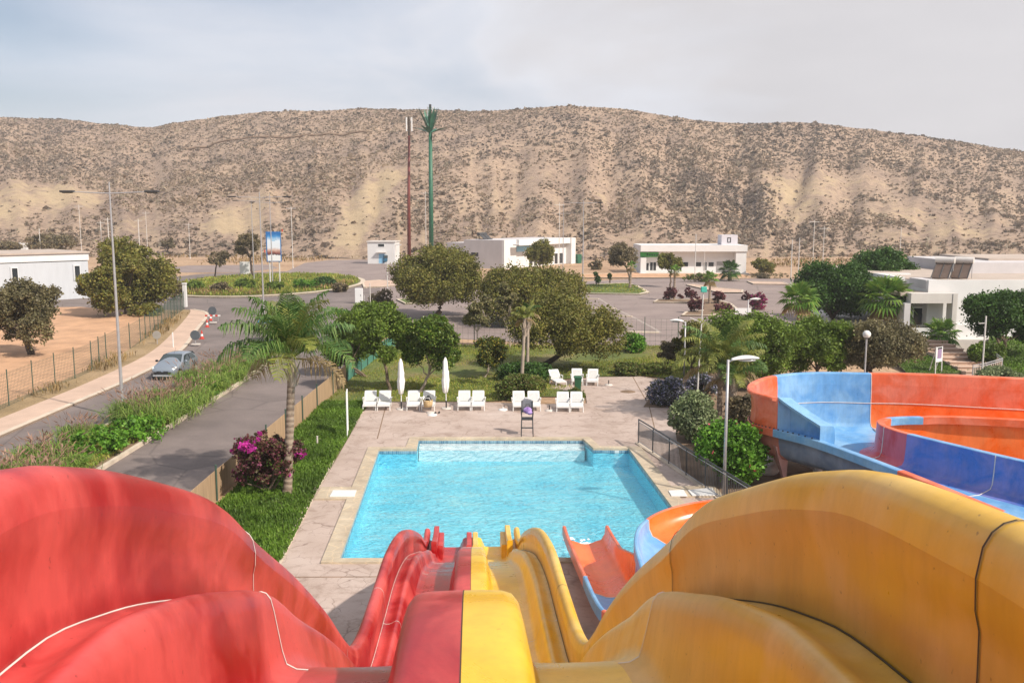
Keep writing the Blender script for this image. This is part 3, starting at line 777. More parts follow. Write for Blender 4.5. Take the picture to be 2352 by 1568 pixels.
# skimmer slabs and lids
mb = MB(); mb.prism(gp([(722, 1152), (738, 1124), (836, 1124), (820, 1152)]), 0.0, 0.115); tag(mb.build('skimmer_slab', COPE), kind='structure')
mb = MB(); mb.prism(gp([(1530, 1122), (1640, 1122), (1664, 1146), (1548, 1146)]), 0.0, 0.112); tag(mb.build('skimmer_slab', COPE), kind='structure')
def lid(pts, label, z=0.155):
    mb = MB(); mb.prism(gp(pts, z - .04)[::-1], z - .04, z)
    o = mb.build('skimmer_lid', PLASTW, bevel=0.008); tag(o, label, 'lid')
lid([(757, 1141), (765, 1127), (819, 1127), (814, 1141)], 'white skimmer lid on the slab left of the pool')
lid([(1542, 1140), (1535, 1128), (1570, 1126), (1579, 1140)], 'small white skimmer lid beside the right pool edge')
lid([(1590, 1139), (1580, 1127), (1636, 1121), (1648, 1138)], 'larger white skimmer lid next to the steel railing')

# lawns and beds
LW = [(-10.35, 8), (-6.6, 8), (-6.72, 25.8), (-7.14, 32.6), (-7.66, 46.2), (-7.6, 48.0), (-10.1, 48.0)]
sheet('lawn', [LW], 0.05, LAWN_G)
BL = [(-10.1, 48.0), (-1.2, 48.2), (1.5, 49.5), (4.6, 49.5), (4.6, 52.3), (2.2, 53.0), (2.3, 54.6), (5.5, 55.9), (8.3, 56.1), (10, 54.9), (14, 58), (20, 60), (18, 69), (-9.0, 70), (-10.0, 60)]
sheet('lawn', [BL], 0.052, LAWN)
BED = gp([(1478, 937), (1500, 905), (1580, 878), (1700, 866), (1800, 878), (1900, 1000), (1900, 1260), (1735, 1195), (1640, 1134), (1566, 1084), (1552, 1000), (1560, 940)])
sheet('planting_bed', [BED], 0.08, SOIL)
c5 = lambda x, y: (1724.9 + x / 3.75, 509.6 + y / 3.75)
mb = MB()
a, b, c_, d = at(2085, 861), at(2232, 858), Vector((32.2, 66.2, 1.15)), Vector((26.5, 66.2, 1.15))
mb.add([a + Vector((0, 0, .07)), b + Vector((0, 0, .07)), c_, d], [(0, 1, 2, 3)])
tag(mb.build('lawn', LAWN_G), kind='structure')
a, b = at(2262, 858), at(2560, 880)
mb = MB(); mb.add([a + Vector((0, 0, .07)), b + Vector((0, 0, .07)), (62, 66.6, 1.15), (35.2, 66.2, 1.15)], [(0, 1, 2, 3)])
tag(mb.build('planting_slope', LAWN_G), kind='structure')
# ------------------------------------------------------------------ red and yellow racing slide
TH = R(2.5)
def S(a, q, z):      # slide coordinates -> world
    a = a - 0.055
    return (a * math.cos(TH) - q * math.sin(TH), a * math.sin(TH) + q * math.cos(TH), z)
RIM = [(-1.5, 9.33), (1.4, 9.33), (2.05, 9.31), (2.55, 9.28), (3.1, 9.14), (3.8, 8.88), (4.55, 8.55), (5.3, 8.07), (6.3, 7.46), (7.7, 6.52), (8.6, 5.85), (9.3, 5.40), (10.0, 5.12), (10.8, 4.96), (11.6, 4.88), (12.5, 4.80), (13.6, 4.72), (14.6, 4.57), (16.3, 4.17), (18.4, 3.47), (20, 2.86), (21.5, 2.25), (23, 1.55), (24, 1.17), (25, .97), (26.0, .93)]
rq = np.array([p[0] for p in RIM]); rz = np.array([p[1] for p in RIM])
# smooth (monotone) interpolation
_h = np.diff(rq); _d = np.diff(rz) / _h
_m = np.zeros(len(rq)); _m[0] = _d[0]; _m[-1] = _d[-1]
for i in range(1, len(rq) - 1):
    _m[i] = 0 if _d[i - 1] * _d[i] <= 0 else 2 * _d[i - 1] * _d[i] / (_d[i - 1] + _d[i])
def rim(q):
    i = int(np.clip(np.searchsorted(rq, q) - 1, 0, len(_h) - 1)); t = (q - rq[i]) / _h[i]
    return float((2 * t ** 3 - 3 * t * t + 1) * rz[i] + (t ** 3 - 2 * t * t + t) * _h[i] * _m[i] + (-2 * t ** 3 + 3 * t * t) * rz[i + 1] + (t ** 3 - t * t) * _h[i] * _m[i + 1])
FQ = [-1.5, 2.0, 3.2, 3.8, 4.2, 4.6, 5.3, 6.3, 7.7]; FZ = [7.92, 7.90, 7.85, 7.805, 7.745, 7.63, 7.21, 6.60, 5.66]
def endf(q): return float(np.interp(q, [19, 24, 26], [1, .72, .67]))
def wallh(q): return float(np.interp(q, [0, 19, 24, 26], [0.86, 0.85, 0.62, 0.58]))
def floorz(q):
    if q >= 7.7: return rim(q) - wallh(q)
    # quadratic-smoothed table of the launch platform and first drop
    return float(np.mean([np.interp(q + d, FQ, FZ) if q + d < 7.7 else rim(q + d) - .86 for d in (-.3, -.2, -.1, 0, .1, .2, .3)]))
QS = np.concatenate([np.arange(-1.2, 8.0, 0.12), np.arange(8.0, 25.81, 0.22)])
def sec(part, q, side=-1):
    h = rim(q) - (0.05 * float(np.interp(q, [1.9, 2.6, 4, 7], [.1, .9, 1, 0])) if side > 0 else 0); f = floorz(q); w_ = endf(q) * .86; b = h - 0.53 * endf(q)
    if part == 'outer_wall':
        return [(1.2175, h - .14), (1.222, h - .22), (1.235, b + .26), (1.238, b + .17), (1.240, b + .08), (1.240, b + .03), (1.24, b)]
    if part == 'rim':
        return [(1.36, h - .62), (1.395, h - .60), (1.392, h - .10), (1.384, h - .055), (1.365, h - .022), (1.335, h - .004), (1.305, h), (1.275, h - .008), (1.248, h - .030), (1.229, h - .065), (1.2175, h - .14)]
    if part == 'inner_ledge':
        return [(1.24, b), (1.20, b - .014), (1.15, b - .012), (1.11, b + .006), (1.08, b + .026), (1.05, b + .034), (1.022, b + .024), (1.0, b - .008), (0.985, b - .075), (0.965, f + (b - f) * .5), (0.95, f + .11), (0.93, f + .035), (0.88, f + .006), (0.82, f)]
    if part == 'lane_floor':
        return [(0.82, f), (0.7, f - .004), (0.5, f - .004), (0.40, f), (0.372, f + .006)]
    c = 0.42 * endf(q)
    return [(0.372, f + .006), (0.352, f + .03), (0.338, f + .09), (0.295, f + c - .12), (0.278, f + c - .055), (0.25, f + c - .018), (0.20, f + c), (0.1, f + c + .004), (0.0, f + c + .004)]
slide = thing('racing_slide', 'two lane wavy water slide, red left and yellow right, dropping to the pool', 'water slide', S(0, 12, 0))
def loft(name, fn, qs, mats, side):
    secs = [fn(q) for q in qs]
    n = len(secs[0]); vs = []; fs = []
    for q, s_ in zip(qs, secs):
        for a, z in s_: vs.append(Vector(S(side * a, q, z)) - Vector(S(0, 12, 0)))
    for i in range(len(qs) - 1):
        for k in range(n - 1):
            f = (i * n + k, i * n + k + 1, (i + 1) * n + k + 1, (i + 1) * n + k)
            fs.append(f if side < 0 else f[::-1])
    mb = MB(); mb.add(vs, fs)
    o = mb.build(name, mats, slide, smooth=True)
    gw = {'rim': [0] * 11, 'outer_wall': [0, 0, .1, .35, .7, .95, 1.0], 'inner_ledge': [.95, .6, .2, 0, 0, 0, 0, 0, 0, 0, .2, .5, .45, .3], 'lane_floor': [.25, .1, .1, .2, .4], 'center_divider': [.4, .4, .25] + [0] * 6}[name][:n]
    gw = (gw + [gw[-1]] * n)[:n]
    at2 = o.data.attributes.new('grime', 'FLOAT', 'POINT'); at2.data.foreach_set('value', np.tile(np.array(gw, dtype=np.float32) * .8, len(qs)))
    return o
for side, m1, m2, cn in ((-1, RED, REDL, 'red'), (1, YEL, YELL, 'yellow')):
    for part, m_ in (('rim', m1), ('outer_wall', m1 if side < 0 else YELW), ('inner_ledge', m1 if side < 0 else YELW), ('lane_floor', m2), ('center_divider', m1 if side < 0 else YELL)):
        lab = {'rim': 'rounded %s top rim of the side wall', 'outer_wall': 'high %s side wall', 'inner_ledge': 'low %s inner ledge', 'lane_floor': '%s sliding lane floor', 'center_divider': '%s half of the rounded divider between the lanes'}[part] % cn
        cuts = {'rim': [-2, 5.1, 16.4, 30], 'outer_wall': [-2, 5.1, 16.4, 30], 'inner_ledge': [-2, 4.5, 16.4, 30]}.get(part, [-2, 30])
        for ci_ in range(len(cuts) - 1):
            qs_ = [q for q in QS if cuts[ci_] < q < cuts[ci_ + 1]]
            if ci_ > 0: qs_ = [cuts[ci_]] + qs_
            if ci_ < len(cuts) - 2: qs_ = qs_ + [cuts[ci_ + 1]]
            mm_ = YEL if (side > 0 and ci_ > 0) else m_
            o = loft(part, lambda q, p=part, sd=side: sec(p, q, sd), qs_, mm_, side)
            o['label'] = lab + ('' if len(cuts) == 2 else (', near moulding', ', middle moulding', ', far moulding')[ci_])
        # joints between the mouldings
        qj = {'rim': [1.95, 5.1, 12.2], 'outer_wall': [1.95, 5.1, 8.6, 12.2, 16.4, 20.5], 'inner_ledge': [4.5, 8.6, 12.2, 16.4, 20.5], 'lane_floor': [12.2, 20.5], 'center_divider': [20.5]}[part]
        for q in qj:
            if side < 0 and q < 3: continue
            sm = SEAMD if side > 0 and part in ('outer_wall', 'rim') else SEAMW
            hw = 0.0035 if q < 3 else (0.005 if side > 0 else 0.0055)
            s_ = sec(part, q, side); vs = []; fs = []
            cen = [(0.9, rim(q) + .2)] 
            for k, (a, z) in enumerate(s_[2:] if part == 'rim' else s_):
                for dq in (-hw, hw):
                    zz = z
                    vs.append(Vector(S(side * (a - 0.0035), q + dq, zz + 0.0035)) - Vector(S(0, 12, 0)))
            for k in range(len(vs) // 2 - 1):
                f = (2 * k, 2 * k + 1, 2 * k + 3, 2 * k + 2); fs.append(f)
            mb = MB(); mb.add(vs, fs); mb.build('joint', sm, o)
# pale sealant along the crease between wall and ledge
for side in (-1, 1):
    mb = MB(); mb.tube([Vector(S(side * 1.236, q, sec('outer_wall', q, side)[-1][1] + .001)) - Vector(S(0, 12, 0)) for q in QS if 1.0 < q < 24], .0035, 5)
    mb.build('crease_joint', SEAMW if side < 0 else SEAMD, slide)
# dark line between the two halves of the divider
vs = []; fs = []
for q in QS:
    z = sec('center_divider', q)[-1][1] + 0.0025
    for a in (-0.0025, 0.0025): vs.append(Vector(S(a, q, z)) - Vector(S(0, 12, 0)))
for i in range(len(QS) - 1): fs.append((2 * i, 2 * i + 1, 2 * i + 3, 2 * i + 2))
mb = MB(); mb.add(vs, fs); mb.build('divider_joint', SEAMD, slide)
# short guide walls that flank the run-out
for side, m1 in ((-1, RED), (1, YEL)):
    mb = MB()
    for a, q0, q1, hh in ((1.04, 23.8, 25.75, .60), (0.90, 24.4, 25.75, .40), (0.09, 24.4, 25.75, .40)):
        vs = [];
        for q in np.linspace(q0, q1, 6):
            f = floorz(q)
            for da, z in ((-.075, f - .02), (-.075, f + hh - .02), (-.055, f + hh), (.055, f + hh), (.075, f + hh - .02), (.075, f - .02)):
                vs.append(Vector(S(side * (a + da), q, z)) - Vector(S(0, 12, 0)))
        fs = []
        for i in range(5):
            for k in range(5): fs.append((i * 6 + k, i * 6 + k + 1, (i + 1) * 6 + k + 1, (i + 1) * 6 + k))
        fs.append((0, 1, 2, 3, 4, 5)); fs.append((35, 34, 33, 32, 31, 30))
        mb.add(vs, fs)
    mb.build('run_out_wall', m1, slide)
# steel posts under the slide
for q in (0.5, 5.5, 9.6, 14.2, 18.6, 22.2):
    mb = MB()
    for a in (-1.1, 1.1):
        p = Vector(S(a, q, 0)) - Vector(S(0, 12, 0)); mb.tube([p, p + Vector((0, 0, floorz(q) - .12))], 0.075, 10)
    p0 = Vector(S(-1.3, q, floorz(q) - .16)) - Vector(S(0, 12, 0)); p1 = Vector(S(1.3, q, floorz(q) - .16)) - Vector(S(0, 12, 0))
    mb.tube([p0, p1], .06, 8)
    mb.build('support_frame', GALV, slide)

# ------------------------------------------------------------------ generic flume between two rails
def resample(pts, n):
    P = np.array(smooth_line3(pts, 12)); d = np.concatenate([[0], np.cumsum(np.linalg.norm(np.diff(P[:, :2], axis=0), axis=1))])
    t = np.linspace(0, d[-1], n)
    return np.stack([np.interp(t, d, P[:, k]) for k in range(P.shape[1])], 1)
def smooth_line3(pts, n):
    out = []; P = [np.array(p, float) for p in pts]
    for i in range(len(P) - 1):
        p0 = P[max(i - 1, 0)]; p1 = P[i]; p2 = P[i + 1]; p3 = P[min(i + 2, len(P) - 1)]
        for k in range(n):
            t = k / n
            out.append(0.5 * ((2 * p1) + (p2 - p0) * t + (2 * p0 - 5 * p1 + 4 * p2 - p3) * t * t + (3 * p1 - p0 - 3 * p2 + p3) * t ** 3))
    out.append(P[-1]); return out
def catm(pts, per):
    return np.array(smooth_line3(pts, per))
def loft_pts(mb, rows, mi=0):
    n = len(rows[0]); vs = [p for r in rows for p in r]; fs = []
    for i in range(len(rows) - 1):
        for k in range(n - 1): fs.append((i * n + k, (i + 1) * n + k, (i + 1) * n + k + 1, i * n + k + 1))
    mb.add(vs, fs, mi)
# section across: s from 0 (outer rail) to 1 (inner rail); heights above the floor
def flume_rows(O, I, fz, hO, hI, lip=0.22):
    """returns rows for outer flange, channel, inner flange"""
    out, cha, inn, skin = [], [], [], []
    for o, i_, f, a, b in zip(O, I, fz, hO, hI):
        o = Vector((o[0], o[1], 0)); i_ = Vector((i_[0], i_[1], 0)); d = (i_ - o); L = d.length; u = d / L
        P = lambda s, z: o + u * s + Vector((0, 0, f + z))
        out.append([P(-lip, a - .28), P(-lip, a - .02), P(-lip + .03, a), P(-.02, a), P(0, a - .02)])
        r = min(0.55, L * .4)
        cha.append([P(0, a - .02), P(.02, a * .55), P(.05, r * .55), P(.12 * r + .06, r * .28), P(r * .45 + .03, .10), P(r, .01), P(L * .5, 0), P(L - r, .01), P(L - r * .45 - .03, .10), P(L - .12 * r - .06, r * .28), P(L - .05, r * .55), P(L - .02, b * .55), P(L, b - .02)])
        inn.append([P(L, b - .02), P(L + .02, b), P(L + lip - .03, b), P(L + lip, b - .02), P(L + lip, b - .28)])
        skin.append([P(-lip, a - .28), P(-.05, a - .30), P(-.03, a * .5), P(.05, r * .3), P(r * .6, -.05), P(L * .5, -.08), P(L - r * .6, -.05), P(L - .05, r * .3), P(L + .03, b * .5), P(L + .05, b - .30), P(L + lip, b - .28)])
    return out, cha, inn, skin

# ---- wide curved slide on the right
big = thing('curved_slide', 'wide curved water slide of orange and blue sections on the right side', 'water slide', (12, 33, 0))
Opts = [(30, 31.0), (24.5, 33.2), (19.75, 34.95), (16.5, 36.3), (14.7, 36.85), (12.4, 37.1), (10.6, 36.4), (9.4, 35.0), (8.95, 33.5), (9.55, 32.5), (10.6, 30.9), (11.9, 27.2), (13.0, 23.3), (14.2, 19.5), (15.6, 15.0)]
Ipts = [(29, 28.2), (23, 31.0), (18.6, 32.75), (16.4, 33.55), (15.5, 33.75), (14.7, 33.75), (14.1, 33.55), (13.7, 33.2), (13.52, 32.7), (13.55, 32.2), (13.95, 31.2), (15.6, 28.4), (17.5, 25.4), (19.0, 21.5), (20.2, 17.0)]
PER = 6
O = catm(Opts, PER); I = catm(Ipts, PER)
_d = I[:, :2] - O[:, :2]; _d /= np.linalg.norm(_d, axis=1)[:, None]; O = O + _d * .30
NS = len(O); sidx = np.arange(NS) / PER
fz = np.interp(sidx, [0, 4, 8, 12, 14], [1.55, 1.25, 1.15, 1.05, 0.9])
hO = np.full(NS, 1.12); hI = np.interp(sidx, [0, 5, 8, 14], [1.18, 1.22, 1.28, 1.3])
rows = flume_rows(O, I, fz, hO, hI, 0.26)
SEGS = [(0, 4.0, 'orange'), (4.0, 6.0, 'blue'), (6.0, 9.0, 'orange'), (9.0, 10.0, 'blue'), (10.0, 11.0, 'blue'), (11.0, 12.0, 'orange'), (12.0, 14.0, 'blue')]
base = Vector((12, 33, 0))
def rel(rows_, a, b): return [[p - base for p in r] for r in rows_[a:b + 1]]
for (a, b, cn) in SEGS:
    a, b = int(a * PER), int(b * PER)
    body = ORA if cn == 'orange' else BLU; ch = ORAF if (cn == 'orange' and a < 6 * PER) else BLU
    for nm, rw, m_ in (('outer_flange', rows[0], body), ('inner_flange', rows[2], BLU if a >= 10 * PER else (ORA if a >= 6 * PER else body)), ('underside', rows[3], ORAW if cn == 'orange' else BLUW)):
        mb = MB(); loft_pts(mb, rel(rw, a, b)); o = mb.build(nm, m_, big, smooth=nm == 'underside')
        if nm != 'underside': o['label'] = '%s rim of the curved slide' % cn
    mb = MB(); loft_pts(mb, [r[:8] for r in rel(rows[1], a, b)]); mb.build('channel', ch, big, smooth=True)['label'] = 'channel floor and outer side beside the %s rim' % cn
    mi_ = BLUP if a >= 10 * PER else (CRIM if a >= 6 * PER else ch)
    mb = MB(); loft_pts(mb, [r[7:] for r in rel(rows[1], a, b)]); mb.build('inner_wall', mi_, big, smooth=True)
# splash guard standing on the outer rim of the bend
gh = np.interp(sidx, [0, 7.6, 8.7, 9.0, 10.0, 10.02], [1.22, 1.25, 1.22, 1.18, 0.5, 0.5])
def guard_rows(a, b):
    rr = []
    for k in range(a, b + 1):
        o = Vector((O[k][0], O[k][1], 0)); d = (Vector((I[k][0], I[k][1], 0)) - o).normalized(); z = fz[k] + hO[k]
        P = lambda s, zz: o + d * s + Vector((0, 0, z + zz)) - base
        h = gh[k]
        rr.append([P(-.16, .0), P(-.13, h * .4), P(-.19, h - .14), P(-.33, h - .12), P(-.33, h - .03), P(-.28, h), P(-.12, h), P(-.06, h - .05), P(-.02, h * .6), P(-.005, .02), P(.004, -.02)])
    return rr
for (a, b, cn) in ((0, 4, 'orange'), (4, 6, 'blue'), (6, 9.0, 'orange')):
    rr = guard_rows(int(a * PER), int(b * PER))
    mb = MB(); loft_pts(mb, rr)
    n = len(rr[0]); mb.add(rr[-1], [tuple(range(n))]); mb.add(rr[0], [tuple(range(n))])
    o = mb.build('splash_guard', ORA if cn == 'orange' else BLU, big, smooth=False); o['label'] = 'raised %s splash guard along the bend' % cn
# hollow blue end piece of the guard: open towards the outside
rr = []
for k in range(9 * PER, 10 * PER + 1):
    o = Vector((O[k][0], O[k][1], 0)); d = (Vector((I[k][0], I[k][1], 0)) - o).normalized(); z = fz[k] + hO[k]
    P = lambda s_, zz: o + d * s_ + Vector((0, 0, z + zz)) - base
    h = float(np.interp(k, [9 * PER, 10 * PER], [1.20, .52]))
    rr.append([P(-.12, h - .10), P(-.13, h), P(.34, h - .02), P(.40, h - .10), P(.42, .0), P(.42, -.25)])
mb = MB(); loft_pts(mb, rr)
e = rr[-1]; o_ = O[10 * PER]; d = Vector((I[10 * PER][0] - o_[0], I[10 * PER][1] - o_[1], 0)).normalized()
mb.add([e[0], e[1], e[2], e[3], e[5], e[5] - d * .54], [(0, 1, 2, 3, 4, 5)])
back = [r[4] - Vector((0, 0, 0)) for r in rr]
mb.add([r[3] - d * .05 for r in rr] + [r[5] - d * .05 for r in rr], [(i, i + 1, len(rr) + i + 1, len(rr) + i) for i in range(len(rr) - 1)])
mb.add([rr[0][0], rr[0][1], rr[0][2], rr[0][3], rr[0][5], rr[0][5] - d * .54], [(0, 1, 2, 3, 4, 5)])
o = mb.build('splash_guard', BLU, big); o['label'] = 'hollow blue end piece of the splash guard'
mb = MB()
for k in np.linspace(6.6 * PER, 9.9 * PER, 26):
    i0 = int(k); t = k - i0
    o = O[i0] * (1 - t) + O[min(i0 + 1, NS - 1)] * t; d = (I[i0] - O[i0]); d = d / np.linalg.norm(d)
    p = o - d * .20; mb.lathe([(0.0, .035), (.028, .035), (.032, 0)], (p[0] - 12, p[1] - 33, np.interp(k, np.arange(NS), fz) + 1.12), 8)
mb.build('flange_bolts', DKGREY, big)['kind'] = 'stuff'
# sealant lines: between guard and channel, and across at the colour changes
mb = MB()
for k0, k1 in ((0, 6),):
    pts = []
    for k in range(int(k0 * PER), int(k1 * PER) + 1):
        o = Vector((O[k][0], O[k][1], 0)); d = (Vector((I[k][0], I[k][1], 0)) - o).normalized()
        pts.append(o + d * .012 + Vector((0, 0, fz[k] + hO[k] - .005)) - base)
    mb.tube(pts, .016, 5)
mb.build('sealant', SEAMW, big)
for s_ in (4, 9, 11, 12):
    mb = MB(); k = s_ * PER; r = rows[1][k]; mb.tube([p - base + Vector((0, 0, .008)) for p in r], .018, 5); mb.build('sealant', SEAMW, big)
mb = MB()
k = 4 * PER; rr = guard_rows(k, k)[0]; mb.tube(rr[6:], .018, 5)
mb.build('sealant', SEAMW, big)
for k in (int(1.5 * PER), 4 * PER, int(6.2 * PER), int(8.4 * PER), int(10.5 * PER), 12 * PER):
    c_ = (O[k] + I[k]) / 2; mb = MB(); p = Vector((c_[0], c_[1], 0)) - base
    mb.tube([p, p + Vector((0, 0, fz[k] - .06))], .17, 12)
    o1 = Vector((O[k][0], O[k][1], 0)) - base; mb.tube([p + Vector((0, 0, fz[k] - .5)), o1 * .8 + p * .2 + Vector((0, 0, fz[k] + .1))], .07, 8)
    mb.build('support_post', GALV, big)
# closed orange skirt round the island inside the bend
mb = MB(); rr = []
for k in range(0, int(6.2 * PER)):
    o1 = Vector((O[k][0], O[k][1], 0)); i1 = Vector((I[k][0], I[k][1], 0)); d = (i1 - o1).normalized(); zz = fz[k] + hI[k]
    rr.append([i1 + d * .10 + Vector((0, 0, zz - .31)) - base, i1 + d * .16 + Vector((0, 0, .10)) - base])
loft_pts(mb, rr); mb.build('island_skirt', ORAF, big)
# moulded fin under the bend that touches the ground
k = int(8.6 * PER); o1 = Vector((O[k][0], O[k][1], 0)) - base
mb = MB(); mb.add([o1 + Vector(v) for v in ((.15, .3, 1.6), (.25, -.5, 1.6), (.75, -.3, .02), (.9, .3, .02), (.9, .0, 1.4))], [(0, 1, 2, 3), (1, 4, 2), (0, 3, 4), (0, 4, 1), (2, 4, 3)])
mb.build('support_fin', mat('faded_pink_gelcoat', (0.62, 0.36, 0.32), 0.6, 0.2, 2), big)

# ---- narrow flume that ends in the pool
fl = thing('pool_flume', 'narrow orange and blue flume that twists and ends in the pool', 'water slide', (3, 22, 0))
base = Vector((3, 22, 0))
cpts = [(8.9, 22.4, 2.08), (7.4, 22.9, 1.98), (5.7, 23.05, 1.86), (4.6, 22.75, 1.75), (3.95, 22.1, 1.64), (3.68, 21.2, 1.55), (3.64, 20.0, 1.45), (3.62, 19.0, 1.36), (3.5, 18.25, 1.28), (3.05, 18.05, 1.2), (2.62, 18.4, 1.12), (2.5, 19.3, 0.98), (2.42, 21.0, .78), (2.33, 23.2, .5), (2.25, 25.2, .27), (2.22, 26.3, .17)]
C3 = catm(cpts, PER); T = np.gradient(C3[:, :2], axis=0); T /= np.linalg.norm(T, axis=1)[:, None]
Nn = np.stack([T[:, 1], -T[:, 0]], 1)          # right-hand side of travel
OL = C3[:, :2] + Nn * 0.6; IL = C3[:, :2] - Nn * 0.6
sx = np.arange(len(C3)) / PER
hR = np.interp(sx, [0, 2, 5.5, 6.5, 8, 9, 12.2, 13.2, 15], [.55, .55, .58, .6, .8, 1.0, 1.0, .6, .58]); hL = np.interp(sx, [0, 7, 8, 12, 16], [.6, .6, .6, .58, .58])
rows = flume_rows(OL, IL, C3[:, 2], hR, hL, 0.10)
for (a, b, cn) in ((0, 3.84, 'orange'), (3.84, 7.2, 'blue'), (7.2, 10.2, 'orange'), (10.2, 12.0, 'blue'), (12.0, 15, 'orange')):
    a, b = int(a * PER), int(b * PER)
    m_ = ORA if cn == 'orange' else BLU; ch = ORAF if cn == 'orange' else BLU
    fl_m = m_
    for nm, rw, mm in (('channel', rows[1], ch), ('right_rim', rows[0], fl_m), ('left_rim', rows[2], (BLU if a == int(13 * PER) and False else fl_m)), ('underside', rows[3], m_)):
        mb = MB(); R_ = rel(rw, a, b)
        if nm == 'channel' and a == int(10.2 * PER):
            loft_pts(mb, [r_[4:] for r_ in R_]); mb.build(nm, mm, fl, smooth=True); mb = MB(); loft_pts(mb, [r_[:5] for r_ in R_]); mb.build('violet_wall', BLUP, fl, smooth=True); continue
        loft_pts(mb, R_); mb.build(nm, mm, fl, smooth=nm in ('channel', 'underside'))
for s_ in (3.84, 7.2, 10.2, 12.0):
    mb = MB(); r = rows[1][int(s_ * PER)]; mb.tube([p - base + Vector((0, 0, .006)) for p in r], .012, 5); mb.build('sealant', SEAMW, fl)
for k in (3 * PER, 7 * PER, int(12.5 * PER), 14 * PER):
    p = Vector((C3[k][0], C3[k][1], 0)) - base; mb = MB(); mb.tube([p, p + Vector((0, 0, C3[k][2] - .05))], .09, 10); mb.build('support_post', GALV, fl)
# water running off the flume end
mb = MB()
for k in range(60):
    a = RNG.uniform(0, 6.28); r_ = abs(RNG.gauss(0, .26)); rr = RNG.uniform(.02, .075)
    mb.ell((2.22 + r_ * math.cos(a) * .9, 26.75 + r_ * math.sin(a) * 1.5, -.06), (rr * 1.5, rr * 1.7, rr * .7), 6, 4)
o = mb.build('splash', mat('white_foam', (0.85, 0.9, 0.92), 0.6, 0.02), None, True); tag(o, 'white foam where the narrow flume pours into the pool', 'foam', None, 'stuff')
# low steel gate frame between the slides
g = thing('gate_frame', 'small dark steel gate between the yellow slide and the narrow flume', 'gate', (1.35, 19.6, .06))
mb = MB(); mb.tube([(0, -.9, 0), (0, -.9, 1.05), (0, .3, 1.05), (0, .3, 0)], .03, 8); mb.build('frame', DKGREY, g)
mb = MB()
for k in range(6): mb.tube([(0, -.75 + .18 * k, .12), (0, -.75 + .18 * k, 1.02)], .01, 6)
mb.tube([(0, -.88, .12), (0, .28, .12)], .014, 6)
mb.build('bars', DKGREY, g)
# ------------------------------------------------------------------ plants
def crown_points(lobes, n, rng=NR, hollow=0.45, flat=0.8, sub=None):
    """leaves sit in twig clumps, clumps sit in the outer shell of each lobe"""
    w = np.array([l[1] ** 2 for l in lobes]); w = w / w.sum()
    nc = max(30, n // 26)
    cnt = rng.multinomial(nc, w); C = []; SR = []
    for (c, r), k in zip(lobes, cnt):
        d = unit(rng.normal(size=(k, 3)) + np.array([0, 0, .15])); rad = r * (hollow + (1 - hollow) * rng.uniform(size=(k, 1)) ** 0.5)
        C.append(np.array(c) + d * rad * np.array([1, 1, flat])); SR.append(np.full(k, r * .24))
    C = np.concatenate(C); SR = np.concatenate(SR) * rng.uniform(.6, 1.35, len(C))
    i = rng.integers(0, len(C), n)
    return C[i] + rng.normal(size=(n, 3)) * (SR[i] * .72)[:, None] * np.array([1, 1, .8])

def make_lobes(c, rx, ry, rz, k, rng=RNG, frac=0.42, bottom=-0.75):
    L = []
    for i in range(k):
        for _ in range(30):
            v = Vector((rng.gauss(0, 1), rng.gauss(0, 1), rng.gauss(0.15, 0.9)))
            v.normalize()
            if v.z > bottom: break
        q = rng.uniform(0.40, 0.88)
        s = rng.uniform(0.55, 1.3) * frac
        L.append(((c[0] + v.x * rx * q, c[1] + v.y * ry * q, c[2] + v.z * rz * q), s * (rx + ry + rz * 0.8) / 2.8))
    return L

def limb(mb, a, b, r0, r1, wob=0.08, n=6, seg=5):
    a = Vector(a); b = Vector(b); L = (b - a).length; pts = []; rs = []
    for i in range(seg + 1):
        t = i / seg
        p = a.lerp(b, t) + Vector((RNG.uniform(-1, 1), RNG.uniform(-1, 1), RNG.uniform(-.4, .8))) * L * wob * math.sin(math.pi * t)
        pts.append(p); rs.append(r0 + (r1 - r0) * t)
    mb.tube(pts, rs, n)

